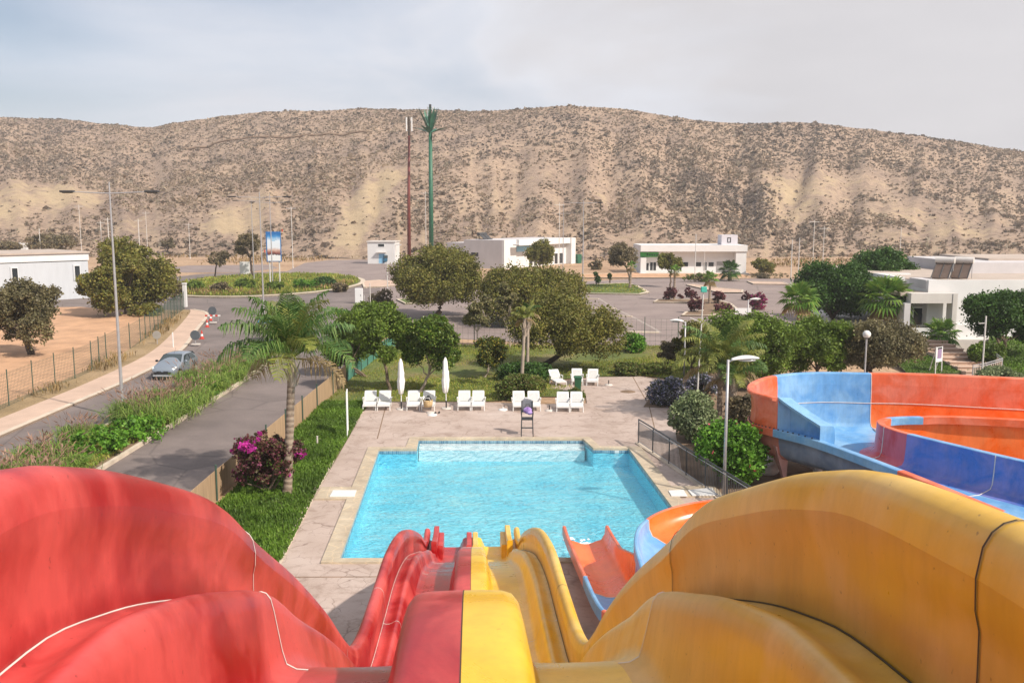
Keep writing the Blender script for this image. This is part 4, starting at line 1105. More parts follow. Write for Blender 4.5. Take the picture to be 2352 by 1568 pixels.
def tree(name, label, base, box, leaf, bark=BARK, n=5000, ls=0.2, tr=0.16, k=14, lean=None, group=None, ry=None, frac=0.40, hollow=0.4, cat='tree', stems=1, Y=None, flat=0.85, gnd=0.0):
    """base: ground pixel; box: crown outline (x0,y0,x1,y1) in survey pixels at the depth of the base"""
    b = at(base[0], base[1]) if Y is None else atY(base[0], base[1], Y)
    if Y is not None: b.z = gnd
    Yd = b.y; x0, y0, x1, y1 = box
    c = atY((x0 + x1) / 2, (y0 + y1) / 2, Yd); pm = ppm(Yd, c.z)
    rx = (x1 - x0) / 2 / pm; rz = (y1 - y0) / 2 / pm; ryy = ry if ry else rx * 0.95
    t = thing(name, label, cat, b, 0, group)
    cl = c - b
    lobes = make_lobes(cl, rx, ryy, rz, k, frac=frac)
    P = crown_points(lobes, int(n * 3.6), hollow=hollow, flat=flat)
    # keep the measured outline
    d = (P - np.array(cl)) / np.array([rx, ryy, rz]); rr = np.linalg.norm(d, axis=1)
    P = P[rr < 1.14 + 0.1 * NR.normal(size=len(P))]
    P = P[P[:, 2] > 0.05]
    quads('crown', leafquads(P, ls * .72, 0.42), leaf, t)
    mb = MB()
    for s in range(stems):
        o = Vector((RNG.uniform(-.25, .25), RNG.uniform(-.2, .2), 0)) if stems > 1 else Vector((0, 0, -.05))
        fork = Vector((cl.x * .75, cl.y * .5, max(.3, cl.z - rz * 0.75))) + o * 2 + (Vector(lean) if lean else Vector())
        limb(mb, o, fork, tr, tr * .7, .05, 8)
        for i in RNG.sample(range(len(lobes)), min(7, len(lobes))):
            limb(mb, fork, lobes[i][0], tr * .5, tr * .12, .1, 5)
    mb.build('trunk', bark, t)
    return t

def bush(name, label, base, box, leaf, n=2500, ls=0.14, k=12, cat='shrub', group=None, ry=None, hollow=0.55, frac=0.45, flower=None, z0=0.0):
    b = at(base[0], base[1], z0); x0, y0, x1, y1 = box
    c = atY((x0 + x1) / 2, (y0 + y1) / 2, b.y); pm = ppm(b.y, c.z)
    rx = (x1 - x0) / 2 / pm; rz = (y1 - y0) / 2 / pm * 1.02; ryy = ry if ry else rx * .9
    b = Vector((c.x, b.y + ryy * 0.55, z0)); cl = Vector((0, 0, max(c.z - z0, rz * .8)))
    t = thing(name, label, cat, b, 0, group)
    lobes = make_lobes(cl, rx, ryy, rz, k, frac=frac, bottom=-0.95)
    P = crown_points(lobes, int(n * 2.1), hollow=hollow, flat=0.9)
    d = (P - np.array(cl)) / np.array([rx, ryy, rz]); P = P[np.linalg.norm(d, axis=1) < 1.05 + .08 * NR.normal(size=len(P))]
    P[:, 2] = np.abs(P[:, 2])
    quads('foliage', leafquads(P, ls * .85, 0.40), leaf, t)
    if flower == 'clusters':
        fl_ = [(tuple(Vector(l[0]) + (Vector(l[0]) - cl).normalized() * l[1] * .55 + Vector((0, -.12, 0))), l[1] * RNG.uniform(.32, .62)) for l in RNG.sample(lobes, 17)]
        FP = crown_points(fl_, 2600, hollow=.3); FP[:, 2] = np.abs(FP[:, 2]); quads('flowers', leafquads(FP, ls * .85, .6), L_BOUGF, t)
    elif flower: quads('flowers', leafquads(P[NR.uniform(size=len(P)) < flower[1]] * 1.03, ls * 0.9, 0.6), flower[0], t)
    mb = MB()
    for i in range(6): limb(mb, (RNG.uniform(-.15, .15), RNG.uniform(-.15, .15), -.03), lobes[i % len(lobes)][0], .045, .012, .1, 5, 3)
    mb.build('stems', BARK, t)
    return t

def frond(L, up, droop, nl=44, ll=0.6, wd=0.05, hang=0.55, rng=RNG, width=1.0):
    """feather frond in the XZ plane starting at the origin; returns rachis path and leaflet quads"""
    pts = []; a = up; p = Vector((0, 0, 0)); n = 14
    for i in range(n + 1):
        pts.append(p.copy()); p = p + Vector((math.cos(a), 0, math.sin(a))) * (L / n); a -= droop / n * (0.4 + 1.2 * i / n)
    Q = []
    for j in range(nl):
        t = 0.14 + 0.86 * j / nl; f = t * n; i = min(int(f), n - 1); q = pts[i].lerp(pts[i + 1], f - i)
        tan = (pts[i + 1] - pts[i]).normalized()
        l = ll * (math.sin(math.pi * (0.12 + 0.86 * t)) ** 0.7) * rng.uniform(.8, 1.1)
        for s in (-1, 1):
            d = (tan * rng.uniform(.35, .7) + Vector((0, s * width, rng.uniform(-.1, .35)))).normalized()
            m = q + d * l * .55; e = q + d * l * (.85 if hang else 1) - Vector((0, 0, 1)) * l * hang * rng.uniform(.5, 1.2)
            sd = tan * wd * .5
            Q.append((q - sd * .5, q + sd * .5, m + sd, m - sd)); Q.append((m - sd, m + sd, e + sd * .1, e - sd * .1))
    return pts, Q

def feather_palm(name, label, base, trunk_top, crown_px, leafs, ndry=3, nf=16, L=2.6, tr=(.20, .15), group=None, lean=0.0, trunk_m=PALMT, stems=None, hang=.6, ll=.62, cat='palm tree'):
    b = at(*base); top = atY(trunk_top[0], trunk_top[1], b.y) - b
    t = thing(name, label, cat, b, 0, group)
    for sidx_, off in enumerate(stems or [(0, 0)]):
        mb = MB(); o = Vector((off[0], off[1], 0)); pts = []; rs = []
        n = 26
        for i in range(n + 1):
            u = i / n; pts.append(o + Vector((top.x * u + lean * math.sin(math.pi * u) * .25, 0, top.z * u - .03)))
            r = tr[0] + (tr[1] - tr[0]) * u
            if u < .07: r *= 1.25 - u * 3
            rs.append(r * (1 + (.045 if i % 2 else -.02)))
        mb.tube(pts, rs, 12); mb.build('trunk', trunk_m, t, smooth=True)
        # crownshaft with old leaf bases
        mb = MB(); tp = pts[-1]
        mb.lathe([(tr[1] * 1.05, -.75), (tr[1] * 1.3, -.45), (tr[1] * 1.25, -.1), (tr[1] * .8, .35), (tr[1] * .3, .7)], tp, 12)
        for i in range(9):
            a = i * 2.4; mb.tube([tp + Vector((math.cos(a) * tr[1] * 1.1, math.sin(a) * tr[1] * 1.1, -.7 + i * .06)), tp + Vector((math.cos(a) * (tr[1] + .16), math.sin(a) * (tr[1] + .16), -.25 + i * .05))], [.05, .015], 5)
        mb.build('leaf_bases', BARKP, t)
        tp = tp + Vector((0, 0, .25))
        for i in range(nf):
            u = i / max(1, nf - 1); az = i * 2.39996 + RNG.uniform(-.2, .2)
            dry = i < ndry
            up = (-.05 if dry else .35 + 1.15 * u ** .8) + RNG.uniform(-.1, .1); dr = (1.3 if dry else 1.95 - .75 * u) * RNG.uniform(.85, 1.15)
            LL = L * RNG.uniform(.85, 1.1) * (.85 if dry else 1)
            pts2, Q = frond(LL, up, dr, ll=ll, hang=hang * RNG.uniform(.8, 1.2))
            M_ = Matrix.Translation(tp) @ Matrix.Rotation(az, 4, 'Z')
            mbq = MB(); mbq.tube([M_ @ p for p in pts2], [.035 * (1 - .85 * k / 14) for k in range(15)], 4)
            for q in Q: mbq.add([M_ @ p for p in q], [(0, 1, 2, 3)])
            mbq.build('frond', L_PALMD if dry else leafs[i % len(leafs)], t)
    return t

def fan_palm(name, label, base, top_px, Rl, leaf, nf=26, tr=.18, group=None, Y=None, gz=0.0, dry=6):
    b = at(*base) if Y is None else atY(base[0], base[1], Y)
    if Y is not None: b.z = gz
    top = atY(top_px[0], top_px[1], b.y) - b
    t = thing(name, label, 'palm tree', b, 0, group)
    mb = MB(); n = 12; mb.tube([Vector((top.x * i / n, 0, top.z * i / n - .02)) for i in range(n + 1)], [tr * (1.15 - .3 * i / n + (.05 if i % 2 else 0)) for i in range(n + 1)], 10); mb.build('trunk', PALMT, t)
    Q = []; D = []
    mbp = MB()
    for i in range(nf):
        u = i / (nf - 1); az = i * 2.4; el = -0.75 + 2.0 * u + RNG.uniform(-.12, .12)
        if i < dry: el = -.75 + RNG.uniform(-.15, .15)
        d = Vector((math.cos(az) * math.cos(el), math.sin(az) * math.cos(el), math.sin(el)))
        p0 = Vector((top.x, 0, top.z)); p1 = p0 + d * Rl * .48
        mbp.tube([p0, p1], [.022, .014], 4)
        side = d.cross(Vector((0, 0, 1)))
        if side.length < .1: side = Vector((1, 0, 0))
        side.normalize(); upv = side.cross(d).normalized()
        ns = 15
        for k in range(ns):
            a = (k / (ns - 1) - .5) * 3.6; a2 = 3.6 / ns * .5
            e = d * math.cos(a) + side * math.sin(a); l = Rl * .6 * (.75 + .25 * math.cos(a * .7)) * RNG.uniform(.9, 1.08)
            m0 = p1 + (d * math.cos(a - a2) + side * math.sin(a - a2)) * l * .6 + upv * .03
            m1 = p1 + (d * math.cos(a + a2) + side * math.sin(a + a2)) * l * .6 - upv * .03
            tip = p1 + e * l - Vector((0, 0, l * .28 * (1.4 if i < nf * .5 else .7)))
            (D if i < dry else Q).append((p1, m0, tip, m1))
    quads('fan_leaves', np.array([[list(p) for p in q] for q in Q]), leaf, t)
    if D: quads('dead_leaves', np.array([[list(p) for p in q] for q in D]), L_PALMD, t)
    mbp.build('leaf_stalks', leaf, t)
    return t

def blades(P, h, w, rng=NR, lean=0.35, mat_=None, name='blades', parent=None, curve=0.0):
    n = len(P); H = h * rng.uniform(.55, 1.25, n); az = rng.uniform(0, 6.283, n); ln = rng.normal(0, lean, n)
    d = np.stack([np.cos(az), np.sin(az), np.zeros(n)], 1); s = np.stack([-np.sin(az), np.cos(az), np.zeros(n)], 1)
    tip = P + d * (ln * H)[:, None] + np.array([0, 0, 1]) * (H * np.cos(np.clip(ln, -1, 1)))[:, None]
    mid = P + d * (ln * H * .35)[:, None] + np.array([0, 0, 1]) * (H * .6)[:, None]
    ww = (w * rng.uniform(.6, 1.4, n))[:, None]
    V = np.stack([P - s * ww * .3, mid - s * ww, tip, mid + s * ww], 1)
    return quads(name, V, mat_, parent)

def patch(name, label, poly, dens, h, w, mat_, z=0.05, lean=.35, cat='grass', clump=None):
    a = abs(sum(poly[i][0] * poly[(i + 1) % len(poly)][1] - poly[(i + 1) % len(poly)][0] * poly[i][1] for i in range(len(poly)))) / 2
    n = int(a * dens); P2 = scatter(poly, n)
    if clump is not None:
        f = fnoise(P2[:, 0], P2[:, 1], clump, 41) + .6 * fnoise(P2[:, 0], P2[:, 1], clump * 2.7, 43)
        P2 = P2[f + NR.normal(0, .15, len(P2)) > -0.05]
    hv = h * (1 + .45 * fnoise(P2[:, 0], P2[:, 1], 1.1, 47))
    P = np.concatenate([P2, np.full((len(P2), 1), z)], 1)
    o = blades(P, hv, w, lean=lean, mat_=mat_, name=name)
    return tag(o, label, cat, None, 'stuff')

def fountain_grass(label, x, y, r, h, group, plume=1.0, n=620):
    t = thing('fountain_grass', label, 'grass clump', (x, y, .1), 0, group)
    Q = []; PQ = []
    def arc(b0, d, s, out, hh, q):
        p1 = b0 + d * out * .38 + Vector((0, 0, hh * .70)); p2 = b0 + d * out * .8 + Vector((0, 0, hh * .92)); p3 = b0 + d * out * 1.25 + Vector((0, 0, hh * .72))
        q.append((b0 - s, b0 + s, p1 + s, p1 - s)); q.append((p1 - s, p1 + s, p2 + s * .8, p2 - s * .8)); q.append((p2 - s * .8, p2 + s * .8, p3 + s * .1, p3 - s * .1))
        return p2, p3
    for i in range(n):
        az = RNG.uniform(0, 6.283); out = RNG.uniform(.1, 1.0) * r; hh = h * RNG.uniform(.55, 1.0) * (1 - .25 * out / r)
        d = Vector((math.cos(az), math.sin(az), 0)); s_ = Vector((-math.sin(az), math.cos(az), 0)) * .015
        arc(Vector((RNG.gauss(0, r * .34), RNG.gauss(0, r * .34), 0)), d, s_, out, hh, Q)
    for i in range(int(58 * plume)):
        az = RNG.uniform(0, 6.283); out = RNG.uniform(.08, .72) * r; hh = h * RNG.uniform(1.05, 1.42) * (1 - .22 * out / r)
        d = Vector((math.cos(az), math.sin(az), 0)); s_ = Vector((-math.sin(az), math.cos(az), 0)); b0 = Vector((RNG.gauss(0, r * .3), RNG.gauss(0, r * .3), hh * .3))
        p2 = b0 + d * out * .7 + Vector((0, 0, hh * .60)); p3 = b0 + d * out * 1.15 + Vector((0, 0, hh * .78)); m = p2.lerp(p3, .4)
        PQ.append((b0 - s_ * .005, b0 + s_ * .005, p2 + s_ * .005, p2 - s_ * .005)); PQ.append((p2, m - s_ * .026, p3, m + s_ * .026)); PQ.append((p2, m - Vector((0, 0, .026)), p3, m + Vector((0, 0, .026))))
    quads('blades', np.array([[list(p) for p in q] for q in Q]), L_FOUNT, t)
    quads('plumes', np.array([[list(p) for p in q] for q in PQ]), L_PLUME, t)
    return t

# ---- broad lawns
patch('lawn_grass', 'lush green ground cover between the reed fence and the pool deck', LW, 520, .17, .022, L_LAWN, .05)
patch('lawn_grass', 'patchy yellow green lawn behind the sunloungers', BL, 150, .11, .022, L_LAWN2, .05, clump=.35)
patch('median_grass', 'short green grass filling the road median between the clumps', [(-19.1, 24), (-16.6, 24), (-16.6, 52), (-17.2, 66), (-18.8, 66), (-19.1, 52)], 160, .2, .03, L_LAWN2, .1)
patch('verge_straw', 'dry straw coloured grass along the green fence', [(-26.9, 25), (-25.5, 25), (-25.6, 50), (-26.2, 58), (-27.4, 68), (-30.3, 80), (-33.2, 92), (-34.8, 92), (-31.6, 79), (-28.8, 67), (-27.5, 55), (-27.1, 45)], 26, .5, .03, L_STRAW, .03, .5, 'dry grass', .5)
isl = ell(CI, 13, 21, 40)
patch('island_grass', 'mixed green and straw grass covering the roundabout island', isl, 16, .5, .07, L_LAWN2, .16, .5, 'grass')
patch('island_straw', 'dry straw tufts on the near side of the roundabout island', [(CI[0] + 13 * math.cos(a), CI[1] + 21 * math.sin(a)) for a in np.linspace(R(190), R(360), 30)] + [(CI[0] + 9 * math.cos(a), CI[1] + 14 * math.sin(a)) for a in np.linspace(R(360), R(190), 30)], 9, .75, .07, L_STRAW, .16, .5, 'dry grass', .3)
patch('field_scrub', 'dry brown scrub on the flat ground before the hill', gp([(380, 612), (640, 606), (860, 592), (1020, 592), (1460, 604), (1990, 620), (1990, 600), (1500, 585), (380, 590)]), .9, .8, .14, L_STRAW, 0, .6, 'scrub', .12)
def slope_patch(label, quad, n, h, w):
    a, b, c, d = (np.array(q) for q in quad); u = NR.uniform(size=(n, 1)); v = NR.uniform(size=(n, 1))
    P = (a * (1 - u) + b * u) * (1 - v) + (d * (1 - u) + c * u) * v
    tag(blades(P, h * (1 + .4 * fnoise(P[:, 0], P[:, 1], 1.1, 47)), w, mat_=L_LAWN, name='slope_grass'), label, 'grass', None, 'stuff')
slope_patch('green grass on the slope left of the stairs', (at(2085, 861) + Vector((0, 0, .07)), at(2232, 858) + Vector((0, 0, .07)), Vector((32.2, 66.2, 1.15)), Vector((26.5, 66.2, 1.15))), 9000, .14, .025)
slope_patch('green ground cover on the bank right of the stairs', (at(2262, 858) + Vector((0, 0, .07)), at(2560, 880) + Vector((0, 0, .07)), Vector((62, 66.6, 1.15)), Vector((35.2, 66.2, 1.15))), 14000, .2, .04)
patch('island_lawn_grass', 'short grass on the green parking island', gp([(1340, 674), (1342, 657), (1438, 654), (1460, 658), (1486, 672), (1468, 676)]), 14, .16, .06, L_LAWN2, .15)

# ---- median planting
MG = 'fountain grass along the road median'
for i, (x, y, r, h, pl, lb) in enumerate((
    (-18.6, 30.2, 1.4, 1.05, 1.6, 'fountain grass clump nearest the red slide, mostly plumes'), (-17.3, 31.8, 1.3, .95, 1.5, 'fountain grass clump behind the top of the red slide wall'),
    (-18.9, 32.6, 1.3, 1.0, 1.6, 'pale fountain grass at the kerb behind the red slide wall'), (-17.6, 34.2, 1.2, .85, 1.2, 'low fountain grass just before the first leafy shrubs'),
    (-19.0, 35.6, 1.3, .95, 1.3, 'pale plumed fountain grass on the kerb side before the lamp post'), (-19.0, 38.8, 1.2, 1.0, 1.3, 'fountain grass clump just before the tall lamp post'),
    (-17.3, 42.4, 1.6, 1.25, 1.0, 'broad fountain grass clump at the foot of the near lamp post'), (-18.7, 43.6, 1.4, 1.2, 1.3, 'plumed fountain grass left of the lamp post foot'), (-17.0, 44.8, 1.5, 1.2, .9, 'fountain grass arching over the right carriageway kerb'), (-18.3, 46.4, 1.4, 1.2, 1.2, 'wide plumed fountain grass behind the lamp post'), (-16.9, 47.2, 1.2, 1.1, 1.0, 'rightmost fountain grass leaning over the kerb behind the lamp post'),
    (-17.4, 51.0, 1.5, 1.15, .6, 'green fountain grass beside the grey car'), (-18.6, 52.4, 1.4, 1.2, .9, 'tall fountain grass in front of the car wheel'), (-17.2, 54.0, 1.5, 1.2, .9, 'rounded fountain grass behind the leafy patch'), (-18.2, 56.0, 1.5, 1.2, 1.2, 'plumed fountain grass near the far end of the median'), (-17.3, 58.0, 1.3, 1.1, 1.2, 'farthest plumed fountain grass clump of the median'))):
    fountain_grass(lb, x, y, r, h, MG, pl)
for i, (x, y, a, lb) in enumerate(((-17.5, 36.9, 1.7, 'bright green leafy shrub nearest on the median'), (-17.3, 39.7, 1.6, 'bright green leafy shrub touching the lamp post grass'), (-17.3, 49.0, 1.3, 'bright green leafy shrub between two fountain grasses'), (-17.8, 61.0, 1.6, 'bright green leafy shrub behind the palm fronds on the median'), (-18.0, 64.8, 1.5, 'bright green leafy shrub at the median tip'))):
    t = thing('leafy_shrub', lb, 'shrub', (x, y, .1), 0, 'leafy shrubs on the median')
    L = make_lobes(Vector((0, 0, .3)), a, a * 1.1, .45, 16, frac=.42, bottom=-.5); P = crown_points(L, 2600, hollow=.3, flat=.8); P[:, 2] = np.abs(P[:, 2]); quads('foliage', leafquads(P, .13, .45), L_BRIGHT, t)
    mb = MB()
    for j in range(5): limb(mb, (0, 0, -.05), L[j][0], .03, .01, .1, 4, 3)
    mb.build('stems', BARK, t)

# ---- trees (survey pixels)
tree('olive_tree', 'sparse brown olive tree in the orange earth lot at the left edge', (72, 815), (-40, 640, 145, 800), L_OLIVEG, BARKD, 8500, .22, .17, 18, stems=2, frac=.34)
tree('carob_tree', 'dense dark green tree standing before the long white building', (292, 722), (183, 560, 388, 728), L_ARGAN, BARKD, 12000, .34, .3, 22, frac=.36)
bush('garden_shrub', 'small bright green shrub against the long white building', (168, 684), (152, 658, 186, 684), L_BRIGHT, 900, .22, 8)
bush('garden_shrub', 'bare brown shrub against the long white building', (120, 686), (92, 648, 140, 688), L_OLIVE, 700, .22, 10)
bush('dry_bush', 'dry grey brown bush at the corner beyond the dark green tree', (392, 690), (372, 640, 420, 702), L_OLIVE, 1300, .25, 10)
bush('dark_bush', 'low dark bush at the foot of the dark green tree', (318, 728), (272, 700, 366, 732), L_ARGAN, 1500, .22, 10)
tree('argan_tree', 'large wide argan tree with its crown under the green mast', (1003, 728), (898, 572, 1122, 706), L_ARGAN, BARK, 15000, .26, .32, 24, frac=.36, lean=(.3, 0, 0))
tree('argan_tree', 'spreading argan tree in front of the grey shaded white building', (1215, 745), (1092, 602, 1345, 748), L_ARGAN, BARK, 14000, .26, .28, 24, frac=.34)
tree('leaning_tree', 'big round tree leaning right over the lawn on a slanted dark trunk', (1232, 846), (1155, 676, 1432, 832), L_ARGAN, BARKD, 15000, .19, .22, 26, lean=(.2, 0, 0), frac=.36)
tree('citrus_tree', 'glossy round tree between the two closed parasols', (963, 903), (922, 716, 1058, 880), L_CITRUS, BARKP, 9000, .17, .10, 18, frac=.38)
tree('lawn_tree', 'light green tree left of the closed parasols with a grey trunk', (897, 900), (806, 692, 952, 856), L_GREEN, BARK, 9000, .17, .11, 18, frac=.36)
tree('fence_tree', 'straggly tree by the end of the reed fence behind the tall palm', (842, 866), (738, 700, 856, 862), L_GREEN, BARK, 5200, .17, .09, 18, stems=2, frac=.34)
tree('sapling', 'slim sapling with loose pale leaves beside the argan tree', (1098, 800), (1058, 655, 1132, 775), L_THIN, BARKP, 2200, .2, .05, 9, frac=.36)
tree('sapling', 'slim sapling with hanging grey leaves in front of the white building', (1172, 800), (1142, 640, 1190, 770), L_THIN, BARKP, 900, .2, .05, 9, frac=.36)
tree('flowering_shrub', 'young tree with yellow flowers standing on the lawn', (1110, 868), (1078, 758, 1168, 868), L_YELLOW, BARKP, 2600, .16, .05, 12, frac=.4, cat='tree')
tree('young_tree', 'young dark green tree at the lawn edge near the lamp posts', (1528, 850), (1505, 782, 1556, 850), L_OLIVE, BARK, 1500, .16, .06, 10)
tree('grey_tree', 'grey green olive tree behind the two lamp posts', (1590, 852), (1536, 738, 1640, 850), L_ARGAN, BARK, 5000, .18, .12, 14)
tree('round_tree', 'dense green tree left of the wide curved slide', (1770, 890), (1618, 706, 1852, 874), L_GREEN, BARK, 13000, .18, .13, 24, frac=.36)
tree('round_tree', 'dense green tree above the blue part of the curved slide', (1872, 880), (1800, 720, 1962, 866), L_GREEN, BARK, 11000, .18, .13, 22, frac=.36)
tree('brown_tree', 'brown grey wide bushy tree behind the globe lamp', (2000, 885), (1915, 722, 2108, 868), L_OLIVEG, BARKD, 11000, .18, .12, 22, stems=3, frac=.36)
tree('ficus_tree', 'tall very dark green tree left of the terrace building', (1915, 760), (1822, 584, 2006, 752), L_DARK, BARKD, 12000, .27, .2, 22, frac=.38)
tree('ficus_tree', 'dark green tree top behind the terrace building roof', (2030, 745), (1940, 574, 2106, 680), L_DARK, BARKD, 9000, .27, .2, 20, frac=.38)
tree('clipped_tree', 'dark dense clipped tree at the right edge beside the stairs', (2300, 838), (2208, 668, 2400, 800), L_DARK, BARK, 11000, .2, .14, 20, stems=2, frac=.38)
tree('lot_tree', 'airy brown tree beside the left end of the bank building', (1450, 662), (1398, 557, 1474, 622), L_OLIVE, BARK, 3200, .3, .13, 14)
tree('lot_tree', 'small dark tree in front of the bank building sign', (1540, 660), (1512, 578, 1566, 632), L_ARGAN, BARK, 2600, .3, .12, 12)
tree('lot_tree', 'dark round tree before the blue sign of the white building', (1240, 640), (1200, 553, 1280, 616), L_ARGAN, BARK, 3600, .32, .16, 14)
tree('lot_tree', 'leaning bare brown tree beside the billboard', (582, 640), (540, 540, 606, 598), L_OLIVE, BARKD, 2200, .34, .2, 12)
tree('lot_tree', 'small thin tree on the roundabout left of the white board', (492, 640), (468, 575, 530, 612), L_OLIVE, BARKD, 700, .34, .14, 10)
tree('lot_tree', 'small round tree far off in front of the hill foot', (384, 588), (369, 546, 402, 576), L_OLIVE, BARKD, 800, .5, .2, 8)
tree('lot_tree', 'green tree half hidden right of the bank building', (1752, 632), (1720, 592, 1782, 632), L_ARGAN, BARK, 2200, .35, .15, 12)
bush('field_bush', 'broad brown bush on the skyline of the long white building', (100, 600), (50, 538, 156, 578), L_OLIVE, 3200, .5, 14)
bush('field_bush', 'brown bush at the left edge above the white roof', (12, 600), (-40, 556, 40, 578), L_OLIVE, 1500, .5, 10)
bush('field_bush', 'low bush behind the blue truck beside the small hut', (914, 604), (902, 572, 920, 604), L_ARGAN, 500, .4, 7)
bush('field_bush', 'bush at the left foot of the grey shaded building', (1010, 606), (996, 552, 1026, 606), L_ARGAN, 900, .4, 8)
bush('field_bush', 'dry bush between the two far white buildings', (1368, 620), (1345, 600, 1392, 622), L_OLIVE, 900, .4, 8)
LOTP = 'shrubs on the parking islands'
bush('purple_shrub', 'wide dark purple shrub at the palm on the parking island', (1535, 692), (1518, 660, 1558, 692), L_PURPLE, 1500, .2, 9, group=LOTP)
bush('purple_shrub', 'smallest round purple shrub of the parking island', (1565, 690), (1557, 672, 1574, 690), L_PURPLE, 500, .2, 6, group=LOTP)
bush('purple_shrub', 'round purple shrub with a pink top beside the teal box', (1588, 688), (1574, 660, 1604, 688), L_PURPLE, 1200, .2, 8, group=LOTP)
bush('purple_shrub', 'nearest round purple shrub by the kerb', (1600, 720), (1582, 684, 1618, 720), L_PURPLE, 1500, .2, 9, group=LOTP)
bush('purple_shrub', 'purple shrub right of the small young palm', (1648, 700), (1632, 670, 1668, 702), L_PURPLE, 1400, .2, 8, group=LOTP)
bush('purple_shrub', 'low purple shrub below the small young palm', (1660, 718), (1636, 696, 1682, 718), L_PURPLE, 1200, .2, 8, group=LOTP)
bush('purple_shrub', 'magenta bougainvillea behind the half globe lamp', (1745, 712), (1724, 674, 1764, 720), L_BOUG, 1500, .2, 9, group=LOTP)
bush('purple_shrub', 'dark purple shrub left of the half globe lamp', (1716, 690), (1704, 668, 1732, 692), L_PURPLE, 900, .2, 7, group=LOTP)
bush('lot_bush', 'green round bush on the grass parking island', (1368, 656), (1358, 626, 1382, 656), L_DARK, 700, .22, 7)
bush('lot_bush', 'smaller green bush on the grass parking island', (1401, 651), (1394, 628, 1408, 651), L_DARK, 500, .22, 6)
bush('hedge', 'clipped green hedge left of the grass parking island', (1315, 660), (1298, 634, 1340, 656), L_HEDGE, 900, .22, 8, cat='hedge')
bush('hedge', 'brown green hedge in front of the bank building', (1610, 648), (1568, 628, 1660, 648), L_HEDGE, 1800, .22, 14, cat='hedge', ry=1.2)
bush('hedge', 'brown green hedge right of the bank building', (1770, 640), (1712, 628, 1820, 642), L_OLIVE, 1800, .22, 14, cat='hedge', ry=1.2)
fan_palm('fan_palm', 'bushy low palm before the grey shutter of the bank building', (1676, 645), (1676, 622), 2.0, L_DARK, 22, .3, dry=0)
fan_palm('fan_palm', 'short young palm in the purple shrubs of the parking island', (1629, 700), (1631, 640), 1.1, L_FAN, 14, .13, dry=4)
fan_palm('fan_palm', 'thin young palm behind the wide purple shrub', (1548, 690), (1550, 622), .9, L_FAN, 12, .13, dry=3)
fan_palm('fan_palm', 'pair trunk young palm on the grass parking island', (1446, 664), (1450, 612), .9, L_FAN, 12, .16, dry=3)
# palms near the terrace
fan_palm('fan_palm', 'yellow green fan palm in front of the very dark tree', (1838, 790), (1836, 690), 1.75, L_FAN, 30, .2, dry=5)
fan_palm('fan_palm', 'tallest fan palm at the corner of the terrace building', (2040, 800), (2037, 690), 2.3, L_FAN, 34, .24, dry=5)
fan_palm('fan_palm', 'small fan palm beside the stairs of the terrace building', (2160, 800), (2160, 768), 1.45, L_FAN, 24, .16, Y=64.5, gz=.9, dry=0)
feather_palm('queen_palm', 'tall feather palm with a ringed trunk beside the bougainvillea', (660, 1135), (670, 838), None, [L_PALM, L_PALM, L_PALMY, L_PALM], 2, 24, 2.9, (.165, .135), ll=.85, hang=.65)
feather_palm('thin_palm', 'slim palm with a yellowing crown, nearer one of the pair on the lawn', (1197, 898), (1205, 742), None, [L_PALMY], 2, 9, 1.0, (.11, .08), ll=.3, trunk_m=BARKP)
feather_palm('thin_palm', 'slim palm with a green crown, farther one of the pair on the lawn', (1211, 872), (1213, 728), None, [L_PALMY, L_PALM], 1, 9, 1.0, (.11, .08), ll=.3, trunk_m=BARKP)
feather_palm('queen_palm', 'arching yellow green feather palm in the bed beside the curved slide', (1652, 962), (1655, 852), None, [L_PALMY, L_PALMY, L_PALM], 2, 24, 3.0, (.15, .12), ll=.75, hang=.6)
feather_palm('queen_palm', 'second feather palm with a leaning trunk in the same bed', (1672, 972), (1682, 880), None, [L_PALMY, L_PALM], 2, 14, 2.3, (.13, .11), ll=.6, hang=.6)

# ---- beds and hedges near the pool
bush('bougainvillea', 'magenta flowering bougainvillea at the foot of the tall palm', (600, 1145), (506, 998, 696, 1152), L_BOUGB, 8500, .11, 34, ry=1.2, hollow=.3, frac=.26, flower='clusters')
bush('blue_flower_bush', 'dark bush with blue flowers at the bend of the deck', (1528, 936), (1480, 872, 1590, 938), L_BLUEF, 6500, .12, 16, ry=1.0)
bush('blue_flower_bush', 'smaller dark bush with blue flowers behind the feather palm', (1612, 915), (1580, 862, 1660, 920), L_BLUEF, 3500, .12, 12)
bush('silver_bush', 'silver grey rounded bush beside the steel railing', (1600, 1022), (1548, 908, 1652, 1030), L_SILVER, 9500, .15, 20, ry=1.2)
bush('oleander_bush', 'large bright green oleander bush next to the right lamp post', (1688, 1124), (1606, 978, 1768, 1124), L_BRIGHT, 13000, .16, 24, ry=1.3, flower=(leafmat('pink_flower', [(.7, .1, .2)]), .002))
bush('dark_hedge_bush', 'dark brown green bush between the palms and the curved slide', (1722, 988), (1672, 912, 1775, 990), L_OLIVE, 5000, .14, 14, ry=1.0)
bush('low_hedge', 'green shrubs behind the middle sunloungers', (1190, 922), (1132, 868, 1262, 922), L_HEDGE, 7000, .13, 22, ry=1.3, cat='hedge')
bush('low_hedge', 'dark hedge under the leaning tree behind the rear loungers', (1200, 880), (1130, 838, 1290, 882), L_DARK, 6500, .15, 22, ry=1.3, cat='hedge')
bush('low_hedge', 'long brown green hedge along the back edge of the deck', (1470, 864), (1370, 838, 1570, 868), L_HEDGE, 9000, .13, 34, ry=1.1, cat='hedge', frac=.22)
bush('low_hedge', 'small hedge remnant behind the right pair of loungers', (1320, 928), (1300, 895, 1348, 928), L_HEDGE, 2200, .12, 10, ry=.7, cat='hedge')
